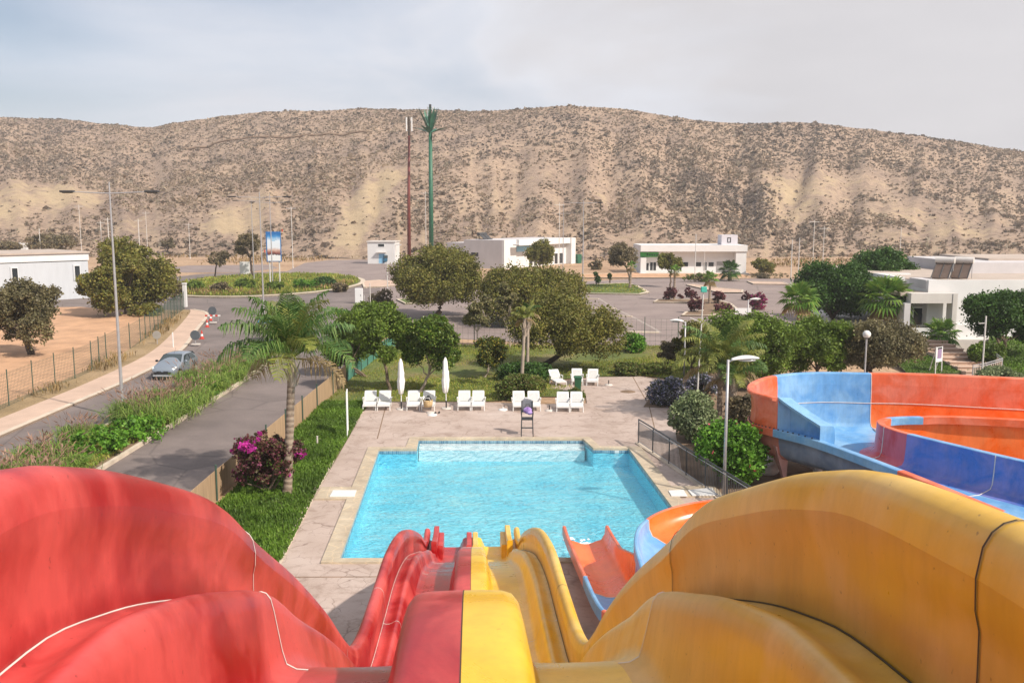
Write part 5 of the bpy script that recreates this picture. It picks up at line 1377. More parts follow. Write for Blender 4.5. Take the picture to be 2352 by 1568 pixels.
bush('fence_creeper', 'tangled green creeper at the far end of the green mesh fence', (1450, 812), (1400, 785, 1490, 834), L_BRIGHT, 3500, .16, 12, ry=1.2, cat='creeper')
bush('slope_shrub', 'green shrub on the bank right of the stairs', (2300, 852), (2236, 790, 2330, 842), L_GREEN, 4500, .15, 16)
bush('chair_bush', 'blue grey bush behind the white chair', (2290, 900), (2254, 848, 2380, 892), L_SILVER, 6000, .14, 16, ry=1.2)
bush('fence_shrub', 'tall grey green shrub by the white utility box', (868, 720), (845, 662, 905, 720), L_OLIVE, 1500, .2, 10)
bush('verge_shrub', 'green shrub below the white utility box', (845, 742), (806, 692, 870, 738), L_GREEN, 2200, .2, 12)
bush('fence_shrub', 'bushy green shrub where the road meets the palm crown', (660, 790), (612, 690, 716, 790), L_GREEN, 5200, .2, 18, ry=1.6)
for i, (px_, py_, w_, lb) in enumerate(((440, 672, 26, 'yellow green shrub at the left tip of the roundabout'), (560, 668, 30, 'yellow green shrub near the white board on the roundabout'), (700, 668, 34, 'yellow green shrub in the middle of the roundabout'), (740, 664, 30, 'dark green shrub right of the middle of the roundabout'), (780, 672, 22, 'brown shrub at the right tip of the roundabout'), (630, 672, 26, 'low green shrub before the billboard posts'), (505, 676, 26, 'brown shrub on the near edge of the roundabout'))):
    bush('island_shrub', lb, (px_, py_), (px_ - w_, py_ - 26, px_ + w_, py_), [L_GREEN, L_GREEN, L_BRIGHT, L_DARK, L_OLIVE, L_GREEN, L_OLIVE][i], 1500, .3, 10, group='shrubs on the roundabout')
# ------------------------------------------------------------------ sunloungers
def make_lounger():
    t = thing('sun_lounger', '', 'sunlounger', (0, 0, 0), 0, 'white sunloungers around the pool')
    mb = MB()
    for s in (-1, 1): mb.box((s * .315, .58, .26), (.045, 1.24, .07))
    mb.box((0, -.02, .26), (.67, .045, .07))
    for i in range(11): mb.box((0, .06 + i * .083, .298), (.585, .068, .018))
    mb.build('seat', PLASTW, t, bevel=.006)
    M_ = Matrix.Rotation(R(35), 3, 'X'); o = Vector((0, .96, .30)); mb = MB()
    for s in (-1, 1): mb.box(o + M_ @ Vector((s * .285, .37, 0)), (.06, .78, .035), mat=M_)
    for i in range(8): mb.box(o + M_ @ Vector((0, .05 + i * .078, .004)), (.52, .057, .02), mat=M_)
    mb.box(o + M_ @ Vector((0, .71, 0)), (.60, .14, .035), mat=M_)
    mb.build('backrest', PLASTW, t, bevel=.006)
    for s in (-1, 1):
        for y, sp_ in ((.02, -.03), (1.14, .05)):
            mb = MB(); mb.tube([(s * .315, y, .27), (s * .325, y + sp_, 0)], [.035, .024], 8); mb.build('leg', PLASTW, t)
        mb = MB(); mb.tube([(s * .345, .80, .28), (s * .36, .82, .43), (s * .36, .94, .47), (s * .36, 1.18, .48)], [.024] * 4, 8); mb.box((s * .36, 1.0, .485), (.065, .40, .022)); mb.build('armrest', PLASTW, t)
    mb = MB(); 
    for s in (-1, 1): mb.tube([(s * .24, 1.42, .60), (s * .24, 1.52, .02)], .016, 6)
    mb.tube([(-.24, 1.51, .10), (.24, 1.51, .10)], .016, 6)
    mb.build('back_strut', PLASTW, t)
    return t
lg0 = make_lounger()
LG = [((848, 943), 4, 'leftmost white sunlounger of the front row'), ((881, 943), 3, 'second white sunlounger from the left, nearest the left closed parasol'),
      ((949, 943), 3, 'white sunlounger between the left parasol and the one with the straw bag'), ((983, 943), 1, 'white sunlounger that carries the straw bag'),
      ((1066, 943), 1, 'left lounger of the middle pair, right of the right parasol'), ((1098, 943), 0, 'right lounger of the middle pair, right of the right parasol'),
      ((1193, 944), 0, 'white sunlounger left of the tall black chair'), ((1227, 944), -1, 'white sunlounger half hidden behind the tall black chair'),
      ((1293, 946), -4, 'white lounger left of the pair at the right end of the front row'), ((1325, 946), -4, 'rightmost white sunlounger of the front row'),
      ((1289, 887), 14, 'left white lounger of the rear three, turned left'), ((1326, 885), -4, 'middle white lounger of the rear three, behind the green bin'), ((1360, 886), -8, 'rightmost white lounger of the rear three')]
lgs = []
for i, (p, a, lb) in enumerate(LG):
    o = lg0 if i == 0 else copy_tree(lg0)
    w_ = at(p[0], p[1], .06); o.location = (w_.x, w_.y, .06); o.rotation_euler.z = R(a) + TH * .5; o['label'] = lb; lgs.append(o)
# straw bag and hat on the fourth lounger
w_ = at(983, 930, .45)
bag = thing('straw_bag', 'straw beach bag standing on a white sunlounger', 'bag', (w_.x, w_.y + .0, .37))
STRAW = mat('woven_straw', (0.52, 0.37, 0.19), 0.85, 0.25, 14, bmp=.5, bscale=40)
mb = MB(); mb.lathe([(.0, 0), (.19, 0), (.235, .12), (.25, .30), (.245, .36), (.22, .34), (.2, .1), (0, .06)], n=20); mb.build('body', STRAW, bag, True)
mb = MB()
for s in (-1, 1): mb.tube([(-.15, s * .22, .33), (-.10, s * .25, .50), (.10, s * .25, .50), (.15, s * .22, .33)], .014, 6)
mb.build('handle', PLASTW, bag)
mb = MB(); mb.ell((0, 0, .40), (.19, .17, .13), 14, 8); mb.ell((.04, .02, .5), (.10, .10, .10), 12, 8)
tag(mb.build('dark_cloth', BLACK, None, True, loc=(w_.x, w_.y + .0, .37)), 'bundled black cloth stuffed into the straw bag', 'cloth')
# shoes and a white dish on the deck
for p, lb in (((1000, 949), 'pair of dark shoes left of the right parasol base'),):
    w_ = at(p[0], p[1], .06); t = thing('shoes', lb, 'shoes', w_)
    for s in (-1, 1): mb = MB(); mb.ell((s * .09 + .1, s * .05, .045), (.055, .13, .05), 10, 6); mb.build('shoe', BLACK, t, True)
# parasols
def parasol(p, topy, label, tilt, r=.26):
    b = at(p[0], p[1], .06); h = zat(b.y, topy) - .06
    t = thing('closed_parasol', label, 'parasol', b, 0, 'closed parasols between the loungers')
    mb = MB(); mb.tube([(0, 0, .1), (tilt * h * .5, 0, h * .55), (tilt * h, 0, h - .06)], .024, 8); mb.build('pole', FRAMEW, t)
    mb = MB(); mb.tube([(0, 0, .0), (0, 0, .42)], .036, 8); mb.build('pole_sleeve', BLACK, t)
    mb = MB(); mb.lathe([(0, .05), (.24, .05), (.26, .0)], n=20); mb.build('base', CONC, t)
    mb = MB(); z0 = h * .30
    ph = RNG.uniform(0, 6)
    wob = lambda k, z: 1 + .20 * math.sin(k * 2 * math.pi / 4 + ph + z) + .14 * math.sin(k * 1.7 + z * 5 + ph)
    prof = [(.05, z0 + .0), (.13, z0 + .05), (.185, z0 + .35), (.20, z0 + .7), (.165, z0 + .95), (.19, z0 + 1.12), (.155, z0 + 1.25), (.12, h - .22), (.05, h - .05), (.01, h)]
    mb.lathe([(r_ * .82, z) for r_, z in prof], (tilt * h * .62, 0, 0), 24, wob=wob); mb.build('canopy', CLOTHW, t, True)
parasol((922, 940), 823, 'left closed white parasol, slightly bulged', .0)
parasol((1025, 938), 820, 'right closed white parasol, slimmer with a pointed top', -.015)
for p, lb, tall in (((993, 953), 'low white parasol base lying in front of the straw bag lounger', .05), ((1155, 941), 'white parasol base left of the tall black chair', .16), ((1262, 943), 'grey parasol base with a black tube between the right pairs', .3), ((1398, 884), 'dark parasol base with a tube by the back hedge', .3), ((990, 948), 'dark flat parasol foot behind the shoes', .04)):
    w_ = at(p[0], p[1], .06); t = thing('parasol_base', lb, 'parasol base', w_)
    dk = 'dark' in lb or 'grey' in lb
    mb = MB(); mb.lathe([(0, .06), (.10, .07), (.22, .045), (.24, 0)], n=20); mb.build('foot', CONC if dk else PLASTW, t, True)
    if tall > .06: mb = MB(); mb.tube([(0, 0, .04), (0, 0, tall)], .03, 10); mb.build('tube', BLACK if dk else PLASTW, t)
# tall black lifeguard chair with a grey back and a purple bag
w_ = at(1211, 1003, .06)
ch = thing('high_chair', 'tall black chair with grey back rest at the pool edge', 'chair', w_)
GREYF = mat('grey_mesh_fabric', (0.16, 0.155, 0.17), 0.8, 0.15, 8)
for s in (-1, 1):
    mb = MB(); mb.tube([(s * .27, 0, 0), (s * .25, .06, .78)], .022, 8); mb.build('leg', DKGREY, ch)
    mb = MB(); mb.tube([(s * .27, .55, 0), (s * .25, .50, .80), (s * .25, .58, 1.55)], .022, 8); mb.build('leg', DKGREY, ch)
    mb = MB(); mb.tube([(s * .25, .06, .78), (s * .27, .08, 1.06), (s * .27, .50, 1.10)], .022, 8); mb.build('armrest', BLACK, ch)
mb = MB(); mb.box((0, .01, .42), (.5, .035, .055)); mb.build('foot_rest', DKGREY, ch)
mb = MB(); mb.box((0, .28, .79), (.50, .50, .05)); mb.build('seat', BLACK, ch, bevel=.015)
mb = MB()
vs = []; n = 9
for j in range(7):
    for i in range(n):
        u = -1 + 2 * i / (n - 1); v = j / 6; z = 1.02 + .62 * v - .10 * max(0, v - .6) * u * u * 2; vs.append((u * .245 * (1 - .1 * max(0, v - .7)), .54 + .06 * v + .05 * (u * u - 1) * -.6, z))
fs = [(j * n + i, j * n + i + 1, (j + 1) * n + i + 1, (j + 1) * n + i) for j in range(6) for i in range(n - 1)]
mb.add(vs, fs); o = mb.build('backrest', GREYF, ch, True); sm_ = o.modifiers.new('thick', 'SOLIDIFY'); sm_.thickness = .03
pb = thing('purple_bag', 'purple and lilac towel bag hanging on the tall black chair', 'bag', w_ + Vector((.02, .42, 1.02)))
mb = MB(); mb.ell((0, 0, .12), (.2, .1, .16), 16, 10); mb.ell((.1, -.05, .02), (.13, .07, .10), 12, 8); mb.build('body', mat('purple_cloth', (0.24, 0.08, 0.42), 0.8, 0.45, 6, col2=(0.55, 0.38, 0.72)), pb, True)
mb = MB(); mb.tube([(-.12, 0, .24), (-.05, .06, .40), (.06, .06, .40), (.12, 0, .24)], .012, 6); mb.build('strap', BLACK, pb)
# green bin
w_ = at(1327, 901, .06); t = thing('litter_bin', 'green wheeled litter bin behind the front loungers', 'bin', w_)
GRB = mat('bin_green', (0.02, 0.10, 0.045), 0.5, 0.15, 4)
mb = MB(); mb.prism([(-.20, -.2), (.20, -.2), (.20, .2), (-.20, .2)], .05, .85); 
for v in range(4): x, y, z = mb.v[v]; mb.v[v] = (x * .78, y * .78, z)
mb.build('body', GRB, t, bevel=.02)
mb = MB(); mb.box((0, 0, .88), (.46, .48, .05)); mb.box((0, .22, .9), (.4, .06, .05)); mb.build('lid', PLASTW if False else GRB, t, bevel=.015)
for s in (-1, 1): mb = MB(); mb.tube([(s * .16, .2, .08), (s * .20, .2, .08)], .08, 12); mb.build('wheel', BLACK, t)
# drain cover on the deck
w_ = at(1442, 899, .064); mb = MB(); mb.lathe([(0, .006), (.42, .006), (.44, 0)], w_, 24); tag(mb.build('manhole_cover', SOIL), 'round brown cover set in the rear deck', 'manhole cover')
# white frame board left of deck
b0 = at(798, 1005, .05); t = thing('sign_board', 'white edge on information board standing in the lawn left of the loungers', 'sign', b0, R(8))
hh = zat(b0.y, 900) - .05
for y in (0, .75): mb = MB(); mb.tube([(0, y, 0), (0, y, hh)], .03, 8); mb.build('post', FRAMEW, t)
mb = MB(); mb.box((0, .375, hh - .6), (.035, .69, 1.15)); mb.build('panel', FRAMEW, t)
mb = MB(); mb.tube([(0, 0, .55), (0, .75, .55)], .02, 6); mb.build('cross_bar', FRAMEW, t)
b0 = at(729, 1022, .05); mb = MB(); mb.tube([(0, 0, 0), (0, 0, .38)], .04, 8); mb.lathe([(.045, .38), (.05, .4), (0, .42)], n=8); tag(mb.build('bollard_light', CONC, None, loc=b0), 'short grey garden post in the lawn right of the tall palm', 'post')
# steel railing on the right of the pool
ra = thing('steel_railing', 'dark steel railing running down along the right side of the pool', 'railing', at(1466, 1019, .06))
p0 = at(1466, 1019, .06); p1 = at(1722, 1192, .06); d = (p1 - p0); L = d.length; d /= L
mb = MB(); mb.tube([(0, 0, 1.1), d * L + Vector((0, 0, 1.1))], .032, 10); mb.build('handrail', DKGREY, ra)
mb = MB(); 
for z in (.12, 1.0): mb.tube([(0, 0, z), d * L + Vector((0, 0, z))], .016, 6)
mb.build('rail', GALV, ra)
npost = 7
for i in range(npost):
    q = d * L * i / (npost - 1); mb = MB(); mb.tube([q, q + Vector((0, 0, 1.09))], .026, 8); mb.lathe([(0, .02), (.06, .02), (.06, 0)], q, 10); mb.build('post', DKGREY, ra)
mb = MB(); nb = int(L / .125)
for i in range(1, nb): q = d * L * i / nb; mb.tube([q + Vector((0, 0, .12)), q + Vector((0, 0, 1.0))], .012, 5)
mb.build('bars', DKGREY, ra)
nrm = Vector((d.y, -d.x, 0)) * -1
mb = MB(); a = p0 - nrm * .22; b = p1 - nrm * .22
mb.prism([tuple((p0 - d * .1 - Vector((d.y, -d.x, 0)) * .12)[:2]), tuple((p1 - Vector((d.y, -d.x, 0)) * .12)[:2]), tuple((p1 + Vector((d.y, -d.x, 0)) * .12)[:2]), tuple((p0 - d * .1 + Vector((d.y, -d.x, 0)) * .12)[:2])][::1], 0.0, .11)
tag(mb.build('kerb', KERB), kind='structure')

# ------------------------------------------------------------------ fences
def posts_fence(name, label, line, h, every, postm, panelm=None, pr=.03, panel_h=None, mesh=False, z=0.0, parts='post', top=True):
    P = [Vector((p[0], p[1], z)) for p in line]; t = thing(name, label, 'fence', P[0])
    base = P[0]
    for i in range(len(P) - 1):
        a, b = P[i] - base, P[i + 1] - base; L = (b - a).length; n = max(1, round(L / every))
        for k in range(n + (1 if i == len(P) - 2 else 0)):
            q = a.lerp(b, k / n); mb = MB(); mb.tube([q, q + Vector((0, 0, h))], pr, 7); mb.lathe([(pr * 1.2, h), (pr * 1.2, h + .03), (0, h + .05)], q, 7); mb.build('post', postm, t)
    mb = MB()
    for i in range(len(P) - 1):
        a, b = P[i] - base, P[i + 1] - base; d_ = (b - a).normalized(); nn = Vector((-d_.y, d_.x, 0))
        if panelm is not None:
            ph = panel_h or h * .9; mb.add([a + nn * .035, b + nn * .035, b + nn * .035 + Vector((0, 0, ph)), a + nn * .035 + Vector((0, 0, ph)), a + nn * .05, b + nn * .05, b + nn * .05 + Vector((0, 0, ph)), a + nn * .05 + Vector((0, 0, ph))], [(0, 1, 2, 3), (7, 6, 5, 4), (3, 2, 6, 7), (0, 4, 5, 1)])
        if mesh:
            L = (b - a).length; ph = h * .95
            st_ = .17 if h < 2.1 else .42
            for z_ in np.arange(.06, ph, st_): mb.tube([a + Vector((0, 0, z_)), b + Vector((0, 0, z_))], .0065, 3, cap=False)
            for s_ in np.arange(0, L, st_): q = a + d_ * s_; mb.tube([q + Vector((0, 0, .04)), q + Vector((0, 0, ph))], .0065, 3, cap=False)
    if mb.v: mb.build('mesh_panel' if mesh else 'screen', panelm if not mesh else FENCEG, t)
    return t
FL = [tuple(at(x, y)[:2]) for x, y in ((-60, 968), (21, 933), (77, 907), (127.5, 886), (172.5, 870), (211.5, 852), (245, 828), (272, 814), (299, 801), (323, 786), (346, 770), (364, 757), (380, 744), (394, 732), (408, 721), (423, 711))]
posts_fence('mesh_fence', 'green wire mesh fence along the dry verge left of the road', FL, 1.95, 2.6, FENCEG, mesh=True)
posts_fence('reed_fence', 'tan reed screen fence with dark posts between the road and the pool garden', [(-10.45, 12), (-10.45, 31), (-10.2, 46.5), (-10.0, 54)], 1.28, 3.2, FENCEG, REED, .035, 1.1)
posts_fence('net_fence', 'green net fence continuing the reed fence behind the lounger lawn', [(-9.98, 54), (-9.6, 62), (-8.9, 70.2)], 1.3, 2.0, FENCEG, GREENNET, .03, 1.0)
posts_fence('back_fence', 'thin green wire fence behind the lawn in front of the car park', [(-8.9, 70.2), (3, 70.5), (10.2, 69), (18, 69.2), (24, 69.5)], 2.3, 3.1, FENCEG, mesh=True)
for x, y, ty, w_, lb in ((426, 705, 650, .38, 'thick white gate pillar at the far end of the mesh fence'),):
    b = at(x, y); h = zat(b.y, ty); mb = MB(); mb.box((0, 0, h / 2 - .1), (w_, w_, h - .2)); mb.box((0, 0, h - .06), (w_ * 1.2, w_ * 1.2, .14)); tag(mb.build('gate_pillar', WALLW, None, loc=b, bevel=.02), lb, 'pillar')

# ------------------------------------------------------------------ lamps and poles
def double_lamp(p, topy, label, arm, ydrop=.8, r=.085, group='twin arm street lamps'):
    b = at(*p); h = zat(b.y, topy)
    t = thing('street_lamp', label, 'street lamp', b, 0, group)
    mb = MB(); mb.tube([(0, 0, 0), (0, 0, h * .5), (0, 0, h)], [r, r * .75, r * .4], 10); mb.lathe([(r * 1.6, 0), (r * 1.6, .5), (r, .55)], n=10); mb.build('pole', GALV, t)
    z = h - ydrop
    for s in (-1, 1):
        mb = MB(); mb.tube([(0, 0, z - .05), (s * arm * .75, 0, z + .03)], [.035, .025], 6); mb.build('arm', GALV, t)
        mb = MB()
        for k, (u, hw, hz) in enumerate(((.70, .06, .05), (.78, .13, .08), (.95, .15, .08), (1.0, .08, .04))):
            pass
        mb.box((s * arm * .87, 0, z + .05), (arm * .28, .28, .10)); mb.box((s * arm * .87, 0, z - .01), (arm * .2, .2, .05)); mb.build('lamp_head', DKGREY, t, bevel=.03)
double_lamp((283, 960), 418, 'nearest twin arm street lamp standing in the median grass', 2.35, .5)
double_lamp((607, 745), 440, 'twin arm street lamp at the road end beside the tall palm', 2.9, .5)
double_lamp((627, 668), 444, 'twin arm street lamp in front of the billboard', 2.7, 1.2)
double_lamp((584, 645), 455, 'twin arm street lamp left of the billboard on the roundabout', 2.9, .4)
double_lamp((1338, 688), 460, 'twin arm street lamp on the car park left of the grass island', 2.3, .3)
double_lamp((1293, 633), 468, 'twin arm street lamp right of the white building', 2.0, 1.6)
POLES = [((1284, 622), 466, .07, 'slim grey pole just right of the white building corner'), ((673, 616), 474, .07, 'slim pole right of the billboard'), ((437, 594), 512, .08, 'slim grey pole at the foot of the hill left of the roundabout'), ((95, 600), 524, .1, 'short white pole above the brown bush at far left'), ((189, 600), 470, .07, 'thin pole rising behind the dark green tree, leftmost'),
         ((236, 600), 508, .12, 'thick white pole behind the dark green tree'), ((253, 601), 500, .12, 'white pole hidden by the nearest street lamp'), ((322, 592), 503, .12, 'thick white pole right of the nearest street lamp'), ((340, 592), 486, .07, 'thin pole right of the thick white poles'), ((979, 598), 440, .07, 'thin white pole close behind the green mast'),
         ((1596, 640), 538, .08, 'grey pole in front of the bank building middle'), ((1617, 632), 578, .05, 'short thin pole at the bank building doors'), ((1815, 672), 550, .07, 'left one of two white poles by the very dark tree'), ((1832, 660), 546, .07, 'right one of two white poles by the very dark tree'), ((1866, 620), 505, .08, 'thin pole behind the very dark tree'), ((1889, 620), 520, .08, 'thin grey pole against the hill right of the dark tree'), ((2065, 615), 521, .09, 'thin grey pole against the hill above the terrace roof'),
         ((852, 760), 650, .045, 'thin white post at the end of the green net fence'), ((838, 722), 678, .04, 'short white post right of the utility box'), ((891, 700), 600, .06, 'white post before the argan tree'), ((902, 612), 566, .06, 'white post beside the blue truck')]
for p, ty, r, lb in POLES:
    b = at(*p); h = zat(b.y, ty); mb = MB(); mb.tube([(0, 0, 0), (0, 0, h)], [r, r * .7], 8); mb.lathe([(r * 1.5, 0), (r * 1.5, .25), (r, .3)], n=8)
    if h > 8: mb.tube([(-.9, 0, h - .4), (.9, 0, h - .4)], .05, 5)
    tag(mb.build('light_pole', STEELW, None, loc=b), lb, 'pole', 'plain poles')
# cobra head lamps in the park
def park_lamp(p, topy, head_dx, label, r=.055, arm=.35):
    b = at(*p); h = zat(b.y, topy); t = thing('park_lamp', label, 'lamp post', b)
    mb = MB(); mb.tube([(0, 0, 0), (0, 0, h)], [r * 1.1, r * .85], 12); mb.lathe([(r * 2.2, 0), (r * 2.2, .03), (r * 1.3, .05)], n=12); mb.build('pole', GALV, t, True)
    s = 1 if head_dx > 0 else -1
    mb = MB(); mb.tube([(0, 0, h - .08), (s * .14, 0, h - .02)], .03, 8); mb.build('bracket', GALV, t)
    mb = MB(); L = abs(head_dx); rows = []
    for k in range(9):
        u = k / 8; w_ = .17 * math.sin(math.pi * min(1, .18 + .80 * u)) ** .6; hz = .11 * math.sin(math.pi * min(.97, .15 + .75 * u)); x = s * (.12 + u * L); zz = h + .0 + .06 * math.sin(u * 2.2) 
        rows.append([(x, w_ * math.cos(a), zz + (hz if math.sin(a) > 0 else .025) * math.sin(a)) for a in np.linspace(0, 2 * math.pi, 13)])
    loft_pts(mb, [[Vector(p_) for p_ in r_] for r_ in rows]); mb.add([Vector(p_) for p_ in rows[0]], [tuple(range(13))]); mb.build('lamp_head', PLASTW, t, True)
    mb = MB(); mb.ell((s * (.14 + L * .55), 0, h - .015), (L * .33, .11, .05), 12, 6); mb.build('lens', mat('lamp_lens', (0.5, 0.52, 0.52), 0.15, 0.05), t, True)
park_lamp((1662, 1148), 826, .95, 'near right lamp post with a long white head beside the railing')
park_lamp((1571, 866), 738, -.85, 'lamp post with a head pointing left by the back hedge')
park_lamp((1716, 770), 688, .9, 'distant park lamp with a rounded head above the car park shrubs')
b = at(1981, 950, .06); h = zat(b.y, 775); t = thing('globe_lamp', 'white globe lamp on a slim post behind the curved slide', 'lamp post', b)
mb = MB(); mb.tube([(0, 0, 0), (0, 0, h)], .045, 10); mb.build('pole', GALV, t)
mb = MB(); mb.ell((0, 0, h + .10), (.20, .20, .20), 18, 12); mb.build('globe', mat('opal_globe', (0.75, 0.73, 0.68), 0.3, 0.03), t, True)
mb = MB(); mb.lathe([(.05, h - .12), (.12, h - .08), (.13, h - .04)], n=12); mb.build('collar', DKGREY, t)
b = at(1601, 914, .08); h = zat(b.y, 674); t = thing('sensor_post', 'tall slim post with a small teal box on top in the bed', 'post', b)
mb = MB(); mb.tube([(0, 0, 0), (.18, 0, h)], [.05, .035], 8); mb.build('pole', STEELW, t)
mb = MB(); mb.box((.2, 0, h + .14), (.30, .22, .30)); mb.build('teal_box', TEAL, t, bevel=.02)
mb = MB(); mb.tube([(.1, 0, h * .72), (-.5, 0, h * .76)], .02, 6); mb.build('arm', STEELW, t)
b = at(2254, 878, .06); h = zat(b.y, 728); t = thing('shower_post', 'thin white post with a short arm before the stairs', 'post', b)
mb = MB(); mb.tube([(0, 0, 0), (0, 0, h)], .05, 8); mb.build('pole', STEELW, t)
mb = MB(); mb.tube([(-.42, 0, h - .45), (.0, 0, h - .42)], .022, 6); mb.build('arm', STEELW, t)

# ------------------------------------------------------------------ road signs and cones
def sign_back(p, c, rpx, label):
    b = at(p[0], p[1], .13); pm = ppm(b.y, 1); zc = zat(b.y, c[1]) - .13; r = rpx / pm
    t = thing('road_sign', label, 'road sign', b, 0, None)
    mb = MB(); mb.tube([(0, .03, 0), (0, .03, zc + r * .6)], .03, 8); mb.build('pole', GALV, t)
    mb = MB(); mb.tube([(0, -.012, zc), (0, .012, zc)], r, 24); mb.build('disc', mat('sign_back_grey', (0.085, 0.10, 0.115), 0.5, 0.15, 3), t)
    mb = MB(); mb.box((0, .1, .05), (.62, .35, .1)); mb.build('foot', CONC, t, bevel=.02)
sign_back((449, 792), (450, 769.5), 11.2, 'round road sign seen from the back, nearer one before the cones')
sign_back((489, 742), (490, 713.5), 9.6, 'round road sign seen from the back, farther one near the road corner')
b = at(361, 790, .03); t = thing('road_sign', 'pale grey rounded sign behind the mesh fence', 'road sign', b)
mb = MB(); r_ = 9.5 / ppm(b.y); zc = zat(b.y, 770) 
mb.tube([(0, -.02, zc), (0, .02, zc)], r_, 20); mb.build('disc', mat('pale_sign_back', (0.33, 0.31, 0.28), 0.6, 0.1, 2), t)
mb = MB(); mb.tube([(0, .04, 0), (0, .04, zc)], .035, 8); mb.build('pole', GALV, t)
b = at(398, 797, .12); h = zat(b.y, 765) - .12; mb = MB(); mb.tube([(0, 0, 0), (0, 0, h)], .05, 8); mb.lathe([(.055, h), (.03, h + .06), (0, h + .08)], n=8); tag(mb.build('marker_post', PLASTW, None, loc=b), 'short white marker post on the pavement behind the car', 'post')
for p, lb in (((484, 736), 'red and white cone below the farther round sign'), ((476, 751), 'small red and white cone at the kerb, middle of the row'), ((464, 778), 'red cone next to the nearer round sign')):
    b = at(p[0], p[1], .02); t = thing('traffic_cone', lb, 'traffic cone', b, 0, 'traffic cones on the kerb')
    mb = MB(); mb.lathe([(.15, .03), (.115, .22)], n=14); mb.lathe([(.08, .42), (.035, .7), (0, .7)], n=14); mb.build('cone', REDP, t)
    mb = MB(); mb.lathe([(.115, .22), (.08, .42)], n=14); mb.build('white_band', PLASTW, t)
    mb = MB(); mb.box((0, 0, .015), (.38, .38, .03)); mb.build('foot', REDP, t)
b = at(489, 738, .12); t = thing('barrier_board', 'red and white barrier board under the farther round sign', 'barrier', b)
mb = MB()
for k in range(6): mb.box((-.6 + .24 * k, 0, .55), (.24, .03, .16), mi=k % 2)
mb.build('board', [REDP, PLASTW], t)
for s in (-1, 1): mb = MB(); mb.tube([(s * .5, .02, 0), (s * .5, .02, .62)], .025, 6); mb.build('leg', GALV, t)
# billboard, boards
b = at(632, 662); zb, zt = zat(b.y, 601), zat(b.y, 532); wpx = 34 / ppm(b.y, 6)
bb = thing('billboard', 'tall billboard with blue sky top and white lower band', 'billboard', b)
for s in (-1, 1): mb = MB(); mb.tube([(s * wpx * .33, .1, 0), (s * wpx * .33, .1, zt - .3)], .09, 8); mb.build('post', STEELW, bb)
mb = MB(); mb.box((0, .0, (zb + zt) / 2), (wpx, .14, zt - zb)); mb.build('frame', mat('billboard_blue_frame', (0.02, 0.16, 0.42), 0.5, 0.08, 1), bb)
m_, nt_, bs_ = newmat('billboard_print')
tcn = nt_.nodes.new('ShaderNodeTexCoord'); sp_ = nt_.nodes.new('ShaderNodeSeparateXYZ'); lk(nt_, tcn.outputs['Generated'], sp_.inputs[0])
nn_ = noise(nt_, 5, 4, .6, 'Generated'); ad_ = nt_.nodes.new('ShaderNodeMath'); ad_.operation = 'MULTIPLY_ADD'; ad_.inputs[1].default_value = .16; lk(nt_, nn_, ad_.inputs[0]); lk(nt_, sp_.outputs['Z'], ad_.inputs[2])
cl = ramp(nt_, ad_.outputs[0], [(0.0, (.80, .80, .80)), (.28, (.80, .80, .80)), (.30, (.06, .05, .06)), (.36, (.25, .07, .05)), (.46, (.62, .40, .32)), (.55, (.75, .78, .82)), (.80, (.72, .80, .88)), (.93, (.06, .28, .60)), (1.0, (.02, .15, .42))])
lk(nt_, cl, bs_.inputs['Base Color']); bs_.inputs['Roughness'].default_value = .5
mb = MB(); mb.box((.03, -.085, (zb + zt) / 2), (wpx * .88, .02, (zt - zb) * .95)); mb.build('poster', m_, bb)
mb = MB()
for k, (x_, z_, w_) in enumerate(((-.1, .78, .9), (.1, .74, .7), (-.05, .70, .5))): mb.box((x_ * wpx * .5, -.10, zb + (zt - zb) * z_), (wpx * .55 * w_, .008, .10))
mb.build('print_lines', SIGNB, bb)
for i, (x_, z_) in enumerate(((-.62, .35), (.62, 1.04))):
    mb = MB(); mb.box((x_ * wpx, .0, zb + (zt - zb) * z_), (.12, .12, .35)); mb.build('flood_lamp', REDP, bb)
b = at(563, 636); t = thing('board', 'small white square board on the roundabout', 'sign', b)
z0, z1 = zat(b.y, 629), zat(b.y, 601); w_ = 23 / ppm(b.y)
mb = MB(); mb.box((0, 0, (z0 + z1) / 2), (w_, .06, z1 - z0)); mb.build('panel', FRAMEW, t)
for s in (-.2, .3): mb = MB(); mb.tube([(s * w_, .06, -.1), (s * w_, .06, z1 - .1)], .05, 6); mb.build('post', GALV, t)
b = at(825, 697); t = thing('utility_box', 'tall white utility cabinet at the roundabout exit', 'cabinet', b)
h = zat(b.y, 662); w_ = 17 / ppm(b.y); mb = MB(); mb.box((0, 0, h / 2), (w_, .5, h)); mb.build('cabinet', FRAMEW, t, bevel=.02); mb = MB(); mb.box((w_ * .28, -.262, h * .55), (.05, .03, .2)); mb.build('handle', DKGREY, t)
# blue parasol on the pavement by the shrub
b = at(616, 782); zc = zat(b.y, 728); t = thing('blue_parasol', 'blue parasol half hidden behind the palm crown at the road end', 'parasol', b)
mb = MB(); mb.lathe([(0, zc + .12), (.3, zc + .02), (.62, zc - .18), (.80, zc - .38), (.60, zc - .22), (0, zc + .08)], n=10); mb.build('canopy', mat('blue_canvas', (0.05, 0.34, 0.62), 0.7, 0.25, 2), t)
mb = MB(); mb.tube([(0, 0, 0), (0, 0, zc + .2)], .03, 8); mb.build('pole', FRAMEW, t)
